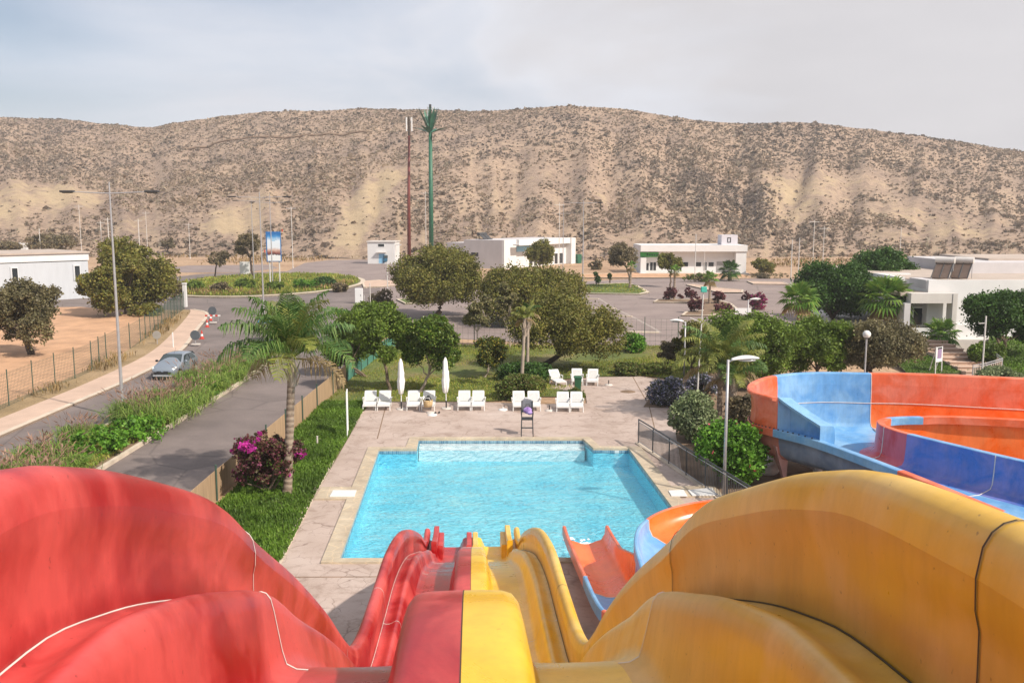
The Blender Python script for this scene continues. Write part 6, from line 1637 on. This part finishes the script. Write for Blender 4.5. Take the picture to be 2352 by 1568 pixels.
# white sign near the stairs and small panels
b = at(2148, 856, .1); t = thing('menu_sign', 'white framed poster sign on two slanted legs on the grass slope', 'sign', b, R(35))
h = zat(b.y, 797) - .1
for s in (0, .72): mb = MB(); mb.tube([(s, 0, -.1), (s, .04, h)], .035, 8); mb.build('leg', FRAMEW, t)
for s in (0, .72): mb = MB(); mb.tube([(s, .4, .1), (s, .04, h - .2)], .028, 8); mb.build('back_leg', STEELW, t)
mb = MB(); mb.box((.36, .02, h - .5), (.70, .05, .95)); mb.build('panel', FRAMEW, t)
mb = MB(); mb.box((.36, -.012, h - .46), (.46, .012, .58)); mb.build('poster', mat('pink_poster', (0.55, 0.34, 0.42), 0.6, 0.5, 3, col2=(0.28, 0.22, 0.42)), t)
mb = MB(); mb.box((.36, -.012, h - .10), (.5, .012, .1)); mb.build('heading_bar', BLACK, t)
b = at(2271, 832, .25); t = thing('panel_sign', 'dim lilac poster panel by the clipped tree at the foot of the stairs', 'sign', b)
mb = MB(); mb.box((0, 0, .75), (.85, .05, 1.1)); mb.build('panel', mat('lilac_poster', (0.17, 0.13, 0.24), 0.6, 0.5, 3, col2=(0.30, 0.20, 0.16)), t)
for s in (-1, 1): mb = MB(); mb.tube([(s * .4, .04, -.2), (s * .4, .04, 1.3)], .03, 6); mb.build('post', STEELW, t)
# stainless railing at the foot of the stairs
b0 = at(2232, 880, .06); t = thing('ramp_railing', 'pale steel railing with plank infill at the foot of the stairs', 'railing', b0)
q = [Vector((0, 0, 0)), at(2262, 874, .06) - b0, at(2300, 862, .06) - b0, at(2286, 850, .1) - b0]
mb = MB()
for z in (.95, 1.08): mb.tube([p + Vector((0, 0, z)) for p in q], .03, 8)
mb.build('handrail', GALV, t)
for p in q: mb = MB(); mb.tube([p, p + Vector((0, 0, 1.08))], .03, 8); mb.build('post', GALV, t)
mb = MB()
for i in range(3):
    for k in range(8):
        p = q[i].lerp(q[i + 1], (k + .5) / 8); mb.box(p + Vector((0, 0, .48)), (.09, .05, .86), math.atan2((q[i + 1] - q[i]).y, (q[i + 1] - q[i]).x))
mb.build('planks', mat('weathered_plank', (0.40, 0.33, 0.26), 0.85, 0.25, 5), t)
# white plastic chair at the right edge
b = at(2322, 894, .06); t = thing('plastic_chair', 'white plastic chair at the right edge by the grey bush', 'chair', b, R(-60))
for sx_ in (-1, 1):
    for sy_ in (-1, 1): mb = MB(); mb.tube([(sx_ * .22, sy_ * .22, .44), (sx_ * .25, sy_ * .25, 0)], [.024, .02], 7); mb.build('leg', PLASTW, t)
mb = MB(); mb.box((0, 0, .45), (.48, .48, .035)); mb.build('seat', PLASTW, t, bevel=.012)
mb = MB()
for s in (-1, 1): mb.tube([(s * .22, .22, .45), (s * .21, .30, .86)], .02, 6)
mb.box((0, .28, .74), (.42, .03, .26)); mb.build('backrest', PLASTW, t, bevel=.01)
# pale boulders under the big slide
RK = mat('white_rock', (0.66, 0.61, 0.55), 0.9, 0.2, 2, bmp=.6, bscale=4, bdist=.06)
for i, (p, s, lb) in enumerate((((1769, 1072), .55, 'large pale boulder under the bend of the curved slide'), ((1764, 1088), .4, 'small pale boulder in front of the larger one'))):
    b = at(p[0], p[1], .08); mb = MB(); mb.ell((0, 0, s * .4), (s, s * .8, s * .6), 14, 9)
    mb.v = [(v[0] * (1 + .14 * math.sin(v[1] * 9 + i)), v[1] * (1 + .14 * math.sin(v[0] * 7 + v[2] * 5)), v[2] * (1 + .12 * math.sin(v[0] * 8))) for v in mb.v]
    tag(mb.build('boulder', RK, None, True, loc=b), lb, 'boulder', 'boulders under the slide')

b = at(1706, 726); t = thing('banner', 'small white banner panel between the purple shrubs and the round trees', 'sign', b); z1 = zat(b.y, 707); w_ = 38 / ppm(b.y)
mb = MB(); mb.box((0, 0, z1 * .62), (w_, .03, z1 * .72)); mb.build('panel', CLOTHW, t)
for s in (-1, 1): mb = MB(); mb.tube([(s * w_ * .5, 0, 0), (s * w_ * .5, 0, z1 + .1)], .03, 6); mb.build('post', GALV, t)
# ------------------------------------------------------------------ masts
b = at(940, 600); h = zat(b.y, 300); t = thing('red_mast', 'slim red brown phone mast with white panel antennas', 'mast', b)
mb = MB(); mb.tube([(0, 0, 0), (0.1, 0, h * .5), (.42, 0, h)], [.42, .34, .22], 14); mb.build('pole', RUST, t, True)
mb = MB(); mb.lathe([(.22, h - 1.2), (.3, h - .9), (.3, h + 1.8), (.2, h + 3.0)], (.42, 0, 0), 12); mb.build('mount', BARKD, t)
for i, (dx, dy) in enumerate(((-.55, -.1), (.62, -.2), (.1, .6))): mb = MB(); mb.box((.42 + dx, dy, h + 1.3), (.28, .18, 3.0)); mb.build('antenna_panel', FRAMEW, t, bevel=.04)
mb = MB(); mb.tube([(.0, 0, h - 1.5), (.9, 0, h - 1.5)], .05, 6); mb.build('cross_bar', DKGREY, t)
b = at(991, 603); h = zat(b.y, 303); t = thing('palm_mast', 'green phone mast disguised as a palm tree', 'mast', b)
mb = MB(); mb.tube([(0, 0, 0), (.1, 0, h)], [.52, .38], 14); mb.build('pole', MASTG, t, True)
mb = MB(); mb.tube([(.1, 0, h), (.15, 0, h + 5.6)], [.2, .1], 8)
for z in (2.6, 4.2, 5.2): mb.box((.15, -.2, h + z), (.5, .3, .9))
mb.build('antenna_head', DKGREY, t)
for s in (-1, 1): mb = MB(); mb.box((.15 + s * .55, 0, h + 4.2), (.22, .2, 2.0)); mb.build('antenna_panel', FRAMEW, t)
for i in range(18):
    az = i * 2.4; up = (R(16) if i % 2 else R(68)) + RNG.uniform(-.10, .10); L = 3.7 if i % 2 else 5.4
    d = Vector((math.cos(az) * math.cos(up), math.sin(az) * math.cos(up), math.sin(up))); o = Vector((.1 + math.cos(az) * .3, math.sin(az) * .3, h - .2 + (0.0 if i % 2 else .3)))
    mb = MB(); s_ = d.cross(Vector((0, 0, 1))).normalized() * .5; e = o + d * L
    mid = o + d * L * .5 + Vector((0, 0, .15))
    up_ = s_.cross(d).normalized() * .08
    mb.add([o - s_ * .3, o + s_ * .3, mid + s_, mid - s_, e, mid + up_, o + up_], [(0, 6, 5, 3), (6, 1, 2, 5), (3, 5, 4), (5, 2, 4)])
    for k in range(6):
        q = o + d * L * (.3 + .11 * k)
        for sg in (-1, 1): mb.add([q, q + d * .12, q + s_ * sg * 1.6 + d * .6], [(0, 1, 2)])
    mb.build('frond', MASTG, t)
for z in (.55, .93): mb = MB(); mb.tube([(-.6, 0, h * z), (.8, 0, h * z)], .06, 6); mb.build('cross_bar', DKGREY, t)

# ------------------------------------------------------------------ the grey car
car = thing('parked_car', 'grey hatchback driving towards the camera on the left carriageway', 'car', at(374, 874) + Vector((.0, 0, .012)), R(-3))
PAINT = mat('silver_blue_paint', (0.24, 0.275, 0.315), 0.3, 0.05, 1, metal=0.3, coat=0.6)
GLC = mat('car_glass', (0.035, 0.05, 0.055), 0.08, 0.2, 1.5, spec=.7)
def carsec(y, w_, zb, zs, zbelt, wg, zr):
    return [(0, y, zb), (w_ * .8, y, zb), (w_ * .97, y, zb + .10), (w_, y, zs), (w_ * .975, y, zbelt), (wg, y, zr - .05), (wg * .8, y, zr), (wg * .4, y, zr + .02), (0, y, zr + .025)]
CS = [carsec(.0, .50, .32, .45, .56, .47, .60), carsec(.06, .68, .24, .46, .62, .64, .66), carsec(.22, .77, .20, .50, .71, .72, .75), carsec(.55, .815, .20, .55, .79, .74, .84), carsec(.95, .825, .22, .58, .87, .75, .93),
      carsec(1.18, .826, .20, .58, .91, .76, 1.02), carsec(1.75, .826, .19, .58, .93, .63, 1.36), carsec(2.1, .826, .19, .58, .94, .59, 1.42), carsec(2.7, .826, .19, .58, .95, .60, 1.42), carsec(3.2, .825, .20, .60, .97, .60, 1.37), carsec(3.55, .80, .24, .62, .98, .62, 1.16), carsec(3.75, .73, .28, .62, .96, .64, .99), carsec(3.83, .60, .32, .6, .85, .55, .88)]
vs = []; fs = []
n = len(CS[0])
for s in (1, -1):
    b0 = len(vs); vs += [(s * x, y, z) for c_ in CS for x, y, z in c_]
    for i in range(len(CS) - 1):
        for k in range(n - 1):
            f = (b0 + i * n + k, b0 + i * n + k + 1, b0 + (i + 1) * n + k + 1, b0 + (i + 1) * n + k); fs.append(f[::-1] if s > 0 else f)
fs.append(tuple(range(n)) + tuple(len(CS) * n + k for k in range(n - 1, -1, -1)))
e = (len(CS) - 1) * n; fs.append(tuple(e + k for k in range(n))[::-1] + tuple(len(CS) * n + e + k for k in range(n)))
mb = MB(); mb.add(vs, fs); body = mb.build('body', PAINT, car, True)
bm_ = body.modifiers.new('weld', 'WELD'); bm_.merge_threshold = .002
sb = body.modifiers.new('sub', 'SUBSURF'); sb.levels = 1; sb.render_levels = 1
def pan(name, pts, m_, parent=car, off=(0, 0, 0)):
    mb = MB(); P = [Vector(p) + Vector(off) for p in pts]; nn = (P[1] - P[0]).cross(P[2] - P[0]).normalized() * .02; k = len(P)
    mb.add(P + [p - nn for p in P], [tuple(range(k)), tuple(range(2 * k - 1, k - 1, -1))] + [(i, k + i, k + (i + 1) % k, (i + 1) % k) for i in range(k)]); return mb.build(name, m_, parent)
pan('windscreen', [(-.70, 1.17, .98), (.70, 1.17, .98), (.555, 1.76, 1.365), (-.555, 1.76, 1.365)], GLC, off=(0, -.025, .02))
for s in (-1, 1):
    q = [(s * .80, 1.34, .965), (s * .80, 2.28, .985), (s * .64, 2.22, 1.355), (s * .66, 1.82, 1.34)]; pan('side_window', q if s > 0 else q[::-1], GLC, off=(s * .018, 0, .0))
    q = [(s * .80, 2.36, .985), (s * .785, 3.18, 1.02), (s * .65, 2.95, 1.33), (s * .64, 2.32, 1.355)]; pan('side_window', q if s > 0 else q[::-1], GLC, off=(s * .018, 0, .0))
    for y in (.68, 3.10):
        mb = MB(); mb.tube([(s * .66, y, .30), (s * .845, y, .30)], .30, 20); wh = mb.build('wheel', BLACK, car)
        mb = MB(); mb.tube([(s * .84, y, .30), (s * .856, y, .30)], .19, 14); mb.build('rim', GALV, wh)
        mb = MB(); mb.tube([(s * .80, y, .31), (s * .833, y, .31)], .35, 20); mb.build('wheel_arch', BLACK, car)
    q = [(s * .40, .075, .585), (s * .66, .13, .60), (s * .745, .34, .72), (s * .72, .42, .80), (s * .56, .22, .715)]; pan('headlight', q if s > 0 else q[::-1], mat('headlight_glass', (0.72, 0.74, 0.72), 0.12, 0.05), off=(s * .012, -.035, .02))
    mb = MB(); mb.ell((s * .93, 1.36, 1.0), (.11, .07, .075), 12, 8); mb.build('wing_mirror', PAINT if s > 0 else BLACK, car, True)
    mb = MB(); mb.box((s * .45, -.03, .34), (.16, .05, .07)); mb.build('fog_lamp', DKGREY, car)
mb = MB(); mb.box((0, -.02, .46), (1.10, .06, .12)); mb.build('grille', BLACK, car, bevel=.02)
mb = MB(); mb.box((-.22, -.012, .555), (.28, .05, .022)); mb.box((.22, -.012, .555), (.28, .05, .022)); mb.build('bonnet_slots', BLACK, car)
mb = MB(); mb.prism([(-.035, -.02), (.035, -.02), (.05, .03), (.0, .05), (-.05, .03)], 0, .02); em = mb.build('emblem', mat('chrome', (0.7, 0.7, 0.72), 0.15, 0, metal=1.0), car); em.location = (0, -.045, .56); em.rotation_euler = (R(75), 0, 0)
mb = MB(); mb.box((0, -.04, .29), (1.20, .10, .10)); mb.build('bumper', mat('bumper_grey', (0.36, 0.37, 0.38), 0.5, 0.08, 2), car, bevel=.03)
mb = MB(); mb.box((0, -.01, .21), (1.15, .08, .07)); mb.build('air_intake', BLACK, car)
mb = MB(); mb.tube([(0, 1.86, 1.42), (0, 2.1, 1.72)], .006, 5); mb.build('aerial', BLACK, car)
pan('rear_window', [(.52, 3.42, 1.28), (-.52, 3.42, 1.28), (-.56, 3.66, 1.06), (.56, 3.66, 1.06)], GLC, off=(0, .02, .03))
# blue truck by the small hut
b = at(890, 606); t = thing('blue_truck', 'small dark blue truck parked at the white hut', 'truck', b, R(20))
BLT = mat('truck_blue', (0.02, 0.10, 0.17), 0.4, 0.2, 1)
mb = MB(); mb.box((0, .6, 1.15), (1.7, 1.5, 1.5)); mb.build('cab', BLT, t, bevel=.15)
mb = MB(); mb.box((0, 2.7, .85), (1.8, 2.6, .5)); mb.build('bed', BLT, t, bevel=.05)
mb = MB(); mb.box((0, -.16, 1.5), (1.45, .03, .55)); mb.build('windscreen', GLC, t)
for s in (-1, 1):
    for y in (.5, 3.0): mb = MB(); mb.tube([(s * .65, y, .35), (s * .88, y, .35)], .35, 14); mb.build('wheel', BLACK, t)
# ------------------------------------------------------------------ buildings
def part(t, name, m_, spans, bevel=0):
    mb = MB()
    for s in spans: mb.span(*s)
    return mb.build(name, m_, t, bevel=bevel)
def win(t, name, x0, x1, z0, z1, y, fm=FRAMEW, gm=GLASSD, fr=.08, mull=0, face=-1):
    """a framed opening on a wall whose outer face is at y, looking along -y"""
    mb = MB()
    mb.span(x0, x0 + fr, y - .04, y + .06, z0, z1); mb.span(x1 - fr, x1, y - .04, y + .06, z0, z1)
    mb.span(x0 + fr, x1 - fr, y - .04, y + .06, z1 - fr, z1); mb.span(x0 + fr, x1 - fr, y - .04, y + .06, z0, z0 + fr)
    for i in range(mull): xm = x0 + (x1 - x0) * (i + 1) / (mull + 1); mb.span(xm - fr / 2, xm + fr / 2, y - .037, y + .057, z0 + fr, z1 - fr)
    f = mb.build(name, fm, t)
    mb = MB(); mb.span(x0 + fr * .8, x1 - fr * .8, y - .022, y + .02, z0 + fr * .8, z1 - fr * .8); mb.build('pane', gm, f)
    return f

# bank building, frontal (white box with a deep overhang)
Yb = at(1590, 629).y; xl = atY(1471, 629, Yb).x; xr = atY(1712, 629, Yb).x; H = zat(Yb, 563); W = xr - xl
t = thing('bank_building', 'long low white building with a green sign and a small tower block', 'building', ((xl + xr) / 2, Yb, 0))
h2 = W / 2; X = lambda px: atY(px, 629, Yb).x - (xl + xr) / 2; Z = lambda py: zat(Yb, py)
part(t, 'wall', WALLW, [(-h2, h2 - .005, 1.2, 9, 0, Z(592)), (-h2, X(1484), 0, 1.2, 0, Z(592)), (X(1688), h2, -.3, 1.2, 0, Z(568))])
part(t, 'overhang', WALLW, [(-h2 - .1, h2 + .1, -.5, 9.2, Z(577.5), H), (-h2, h2 - .02, 1.25, 8.9, Z(592) - .01, Z(577.5))])
part(t, 'tower_block', mat('lilac_render', (0.60, 0.57, 0.60), 0.8, 0.06, 0.6), [(X(1658), X(1695), 1, 4, H, Z(540))])
mb = MB()
for x0, x1, z0, z1 in ((0, .5, .85, 1.0), (0, .5, 0, .15), (0, .13, .15, .85), (.37, .5, .15, .85)): mb.span(X(1671) + x0 * 1.3, X(1671) + x1 * 1.3, .96, .998, H + .4 + z0 * .9, H + .4 + z1 * .9)
mb.build('tower_emblem', DKGREY, t)
part(t, 'sign_panel', SIGNG, [(-h2 + .05, X(1514), .95, 1.19, Z(590.5), Z(580))])
mb = MB()
for k in range(5): mb.span(X(1486) + k * .42, X(1486) + .3 + k * .42, .92, .948, Z(588), Z(583.5) + (.1 if k == 0 else -.05))
mb.build('sign_lettering', SIGNDG, t)
part(t, 'floor_slab', BEIGE, [(-h2 - .3, h2 + .4, -1.2, 1.19, -.05, .16)])
for x0, x1, z0, z1, m in ((1482, 1493, 604, 625, 0), (1494, 1510, 602, 625, 1), (1556, 1569, 602, 625, 1), (1570, 1584, 602, 616, 0), (1600, 1614, 602, 616, 0), (1618, 1627, 602, 625, 1), (1629, 1643, 602, 616, 0)):
    win(t, 'window' if z1 < 620 else 'glass_door', X(x0), X(x1), Z(z1) + .16, Z(z0), 1.2, mull=m, fr=.07)
part(t, 'shutter', SHUT, [(X(1649), X(1682), 1.12, 1.196, .17, Z(602))])
# white building with a side wall greyed for shade
cor = atY(1153, 618, at(1153, 618).y); t = thing('white_building', 'white flat roofed building with a side wall greyed for shade and a blue sign', 'building', (cor.x, cor.y, 0), math.atan2(.83, .55))
# local x runs along the lit front, local y along the shaded side wall
Hc = zat(cor.y, 551.5); Hl = zat(cor.y + 7, 557)
part(t, 'wall', WALLG, [(.0, 25.5, .02, 9.0, 0, Hc - .02)])  # shade of the side wall put into a greyer render than the front
part(t, 'side_wing', WALLG, [(0.4, 24, 9.0, 13.6, 0, Hl)])
part(t, 'front_wall', WALLW, [(0, 4.2, -.5, .018, 0, Hc), (23.8, 25.6, -1.5, .018, 0, Hc), (4.2, 23.8, -1.2, .018, Hc - 1.15, Hc), (4.2, 23.8, -.2, .016, 0, Hc - 1.15)])
part(t, 'canopy', WALLW, [(2.0, 15.0, -2.6, -1.2, Hc - 1.05, Hc - .8)])
part(t, 'sign_panel', SIGNB, [(4.6, 13.5, -.42, -.204, Hc - 2.35, Hc - 1.3)])
for x0, x1 in ((9.2, 10.6), (11.0, 12.4), (19.0, 20.4), (21.0, 22.4)): win(t, 'glass_door', x0, x1, .1, 2.4, -.2, mull=0)
f = MB(); f.span(-.04, .02, 5.5, 7.2, 2.3, 3.0); f.build('side_window', GLASSD, t)
mb = MB()
for k in range(2):
    x0 = 2.5 + 1.4 * k; mb.box((x0, 6.0, Hc + .45), (1.2, 1.7, .08), mat=Matrix.Rotation(R(35), 3, 'X'))
mb.tube([(1.9, 6.9, Hc + 1.0), (4.5, 6.9, Hc + 1.0)], .32, 12); mb.span(2, 4.4, 5.2, 6.9, Hc, Hc + .1); mb.build('solar_heater', DKGREY, t)
part(t, 'green_bin_store', MASTG, [(25.8, 27.4, -2, -.6, 0, 1.9)])
# small hut
b = at(876, 606); t = thing('small_hut', 'small white hut with a flat roof at the hill foot', 'building', b, R(-6)); pm = ppm(b.y, 2); wd = 64 / pm; hh = zat(b.y, 556)
part(t, 'wall', WALLW, [(-wd / 2, wd / 2, 0, 4.5, 1.6, hh), (-wd / 2, wd / 2, 0, 4.5, -.1, 1.6)]); part(t, 'roof', BEIGE, [(-wd / 2 - .15, wd / 2 + .15, -.2, 4.7, hh, hh + .22)])
win(t, 'window', -.7, .75, hh - 1.05, hh - .3, 0, fr=.07); win(t, 'door', -.6, .8, .05, 2.2, 0, gm=SIGNB, fr=.08)
part(t, 'door_canopy', BEIGE, [(-1.0, 1.1, -.7, -.001, 2.35, 2.5)]); part(t, 'side_lamp', STEELW, [(wd / 2 + .02, wd / 2 + 1.3, .3, .5, hh - .7, hh - .45)])
# long white building at the left
wr = atY(207, 684, at(207, 684).y); t = thing('long_white_building', 'long white single storey building at the left edge with slit windows', 'building', (wr.x, wr.y, 0), math.atan2(.72, .69))
hw = zat(wr.y, 577.5); zc = zat(wr.y, 599)
BW = mat('bluish_white_render', (0.50, 0.52, 0.55), 0.8, 0.05, 0.6, stretch=(3, 3, .3))
part(t, 'wall', BW, [(-30, 0, 0, 12, 0, zc)]); part(t, 'parapet', WALLW, [(-30.1, .1, -.12, 12.1, zc + .10, hw - .18)]); part(t, 'roof_edge', ROOF, [(-30.2, .2, -.3, 12.2, hw - .18, hw)]); part(t, 'shadow_groove', DKGREY, [(-30, 0, .1, 11.9, zc, zc + .10)])
for px_ in (179, 36):
    # find the local x of the window along the wall
    best = min(np.arange(-29, -.5, .05), key=lambda s: abs((wr.x + s * .69) / ((wr.y + s * .72) * CP + 8 * SP) * FOC + CX - px_))
    mb = MB(); mb.span(best - .48, best + .48, -.09, -.002, 2.2, 4.15); mb.build('window_recess', BW, t)
    win(t, 'window', best - .36, best + .36, 2.35, 4.05, -.092, fr=.06)
mb = MB(); mb.span(-14, -8, -1.6, -1.35, 0, .45); tag(mb.build('low_wall', BEIGE, t))
# whitewashed remnant far left
b = at(25, 594); t = thing('ruined_wall', 'broken pale wall far off above the white roof at the left', 'wall', b); mb = MB()
for i in range(7): mb.box((-3.5 + i * 1.15, RNG.uniform(-.3, .3), RNG.uniform(1.2, 1.9)), (1.25, .8, RNG.uniform(2.6, 3.8)), RNG.uniform(-.1, .1))
mb.build('masonry', WALLW, t)
# terrace building on the right
t = thing('terrace_building', 'large white building with a recessed porch, roof terrace and solar tanks at the right', 'building', (30, 66, 0))
ox, oy = 30, 66
def xx(px, Y): return atY(px, 700, Y).x - ox
part(t, 'wall', WALLW, [(xx(2198, 66), 45, .9, 24, 1.0, zat(67, 745)), (xx(2130, 67.2), 45, 1.2, 24, zat(67, 745), zat(67.2, 643.5) - .20), (xx(2130, 67.2), 45, 1.2, 1.5, zat(67.2, 643.5) - .20, zat(67.2, 643.5))])
part(t, 'plinth', BEIGE, [(xx(2082, 65.8) - .2, 45, -.1, 24, -.1, 1.0)])
zp0, zp1 = zat(66, 696.5), zat(66, 674)
part(t, 'porch_beam', BEIGE, [(xx(2092, 66), xx(2187.6, 66), 0, .8, zp0, zp1)])
part(t, 'porch_column', BEIGE, [(xx(2187.6, 66), xx(2198, 66), -.05, .88, 1.0, zp1 + .003)])
part(t, 'porch_roof', ROOF, [(xx(2078, 66), xx(2198, 66), .8, 5.5, zp1 - .25, zp1 - .02)])
part(t, 'porch_wall', WALLG, [(xx(2078, 66), xx(2092, 66), 0, 5, 1.0, zp0), (xx(2092, 66) + .001, xx(2187, 66), 2.0, 5, 1.0, zp0 + .1)])
part(t, 'porch_sill', WALLW, [(xx(2092, 66) + .003, xx(2150, 66), .6, .9, 1.0, 1.75)])
win(t, 'porch_window', xx(2096, 68), xx(2146, 68), 1.75, zp0 - .45, 1.98, fr=.1, mull=1)
part(t, 'curtain', CLOTHW, [(xx(2147, 68), xx(2153, 68), 1.80, 1.97, 1.2, zp0 - .5)]); part(t, 'notice', PLASTW, [(xx(2118, 68), xx(2130, 68), 1.90, 1.93, 2.7, 3.2)]); part(t, 'dark_door', BLACK, [(xx(2160, 68), xx(2176, 68), 1.94, 1.995, 1.0, 2.9)])
zr = zat(67.2, 643.5)
part(t, 'roof_terrace', ROOF, [(xx(2130, 67.2) + .01, 45, 1.502, 23.8, zr - .199, zr - .14), (xx(2060, 70), xx(2130, 67.2), 4.6, 9.4, zr - .8, zr - .5)]); part(t, 'roof_parapet', WALLG, [(xx(2092, 72), xx(2130, 67.2) - .002, 1.6, 4.5, zp1 + .2, zr - .02)])
part(t, 'upper_storey', WALLG, [(xx(2214, 78), 50, 11.5, 23.9, zr - .3, zat(77.5, 603))]); part(t, 'upper_roof', ROOF, [(xx(2250, 82), 52, 15, 24.5, zat(77.5, 603) - .1, zat(77.5, 603) + .18)])
part(t, 'left_parapet', WALLW, [(xx(2002, 76), xx(2082, 76), 9.5, 10.0, zr - 1.2, zat(76, 627)), (xx(2002, 76), xx(2016, 76), 5, 9.5, zr - 1.2, zat(76, 627) - .003)])
for k in range(2):
    sh = thing('solar_water_heater', ('left' if k == 0 else 'right') + ' one of two roof solar water heaters with a white tank', 'solar heater', (ox + xx(2154 + 43 * k, 71.5), 71.0, zr - .14), 0, 'solar water heaters on the roof')
    sh.rotation_euler.z = R(-38)
    mb = MB(); mb.tube([(-.70, .55, 1.42), (.70, .55, 1.42)], .26, 18); mb.build('tank', mat('tank_white', (0.62, 0.58, 0.54), 0.4, 0.08, 2), sh, False)
    mb = MB()
    P_ = [Vector((-.62, -.95, .12)), Vector((.62, -.95, .12)), Vector((.62, .42, 1.18)), Vector((-.62, .42, 1.18))]; nn = Vector((0, -.61, .79)) * .07
    mb.add(P_ + [p - nn for p in P_], [(0, 1, 2, 3), (7, 6, 5, 4), (0, 4, 5, 1), (1, 5, 6, 2), (2, 6, 7, 3), (3, 7, 4, 0)])
    mb.build('collector', mat('brown_collector', (0.12, 0.08, 0.06), 0.45, 0.2, 2), sh)
    mb = MB()
    for x in (-.62, 0, .62): mb.tube([Vector((x, -.95, .12)) + nn * .3, Vector((x, .42, 1.18)) + nn * .3], .035, 5)
    mb.build('collector_frame', DKGREY, sh)
    mb = MB()
    for x in (-.6, .6): mb.tube([(x, .55, 1.2), (x, .62, 0)], .03, 6); mb.tube([(x, -.95, .12), (x, -.95, 0)], .03, 6)
    mb.tube([(-.6, .6, .1), (.6, .56, 1.1)], .02, 5); mb.build('stand', GALV, sh)
# stairs
st = thing('outdoor_stairs', 'wide pinkish stairs leading up to the terrace building', 'stairs', (at(2240, 862).x, at(2240, 862).y, 0))
mb = MB(); y0 = st.location.y; x0, x1 = -.6, 2.0
for k in range(8):
    zk = .06 + .15 * (k + 1); mb.span(x0 - .12 * k * .5 + .0, x1 - .09 * k, k * .95, k * .95 + 1.02, .0, zk)
mb.build('steps', SIDEWALK, st, bevel=.01)
mb = MB()
for k in range(8): mb.span(x0 - .06 * k - .02, x1 - .09 * k + .02, k * .95 - .05, k * .95 + .30, .06 + .15 * (k + 1) + .002, .06 + .15 * (k + 1) + .05)
mb.build('treads', SIDEWALK, st)
# far small block behind the terrace building
b = at(2115, 640); t = thing('far_block', 'small grey white block far behind the solar heaters', 'building', (b.x, 120, 0))
z1 = zat(120, 607); xa, xb = atY(2103, 620, 120).x - b.x, atY(2140, 620, 120).x - b.x
part(t, 'wall', WALLG, [(xa, xb, 0, 5, 0, z1)]); win(t, 'window', xa + .4, xa + 1.5, z1 - 1.6, z1 - .5, 0)
# ------------------------------------------------------------------ the air between here and the hill
mb = MB(); mb.span(-860, 960, -140, 640, -1.6, 84)
hz = mb.build('haze', bpy.data.materials.new('haze')); hz['kind'] = 'stuff'
hm = hz.data.materials[0]; hm.use_nodes = True; hn = hm.node_tree; hn.nodes.clear()
ho = hn.nodes.new('ShaderNodeOutputMaterial'); hv = hn.nodes.new('ShaderNodeVolumePrincipled')
hv.inputs['Color'].default_value = (0.93, 0.93, 0.95, 1); hv.inputs['Density'].default_value = 0.00045; hv.inputs['Anisotropy'].default_value = 0.2
lk(hn, hv.outputs[0], ho.inputs['Volume'])
SC.cycles.volume_bounces = 0
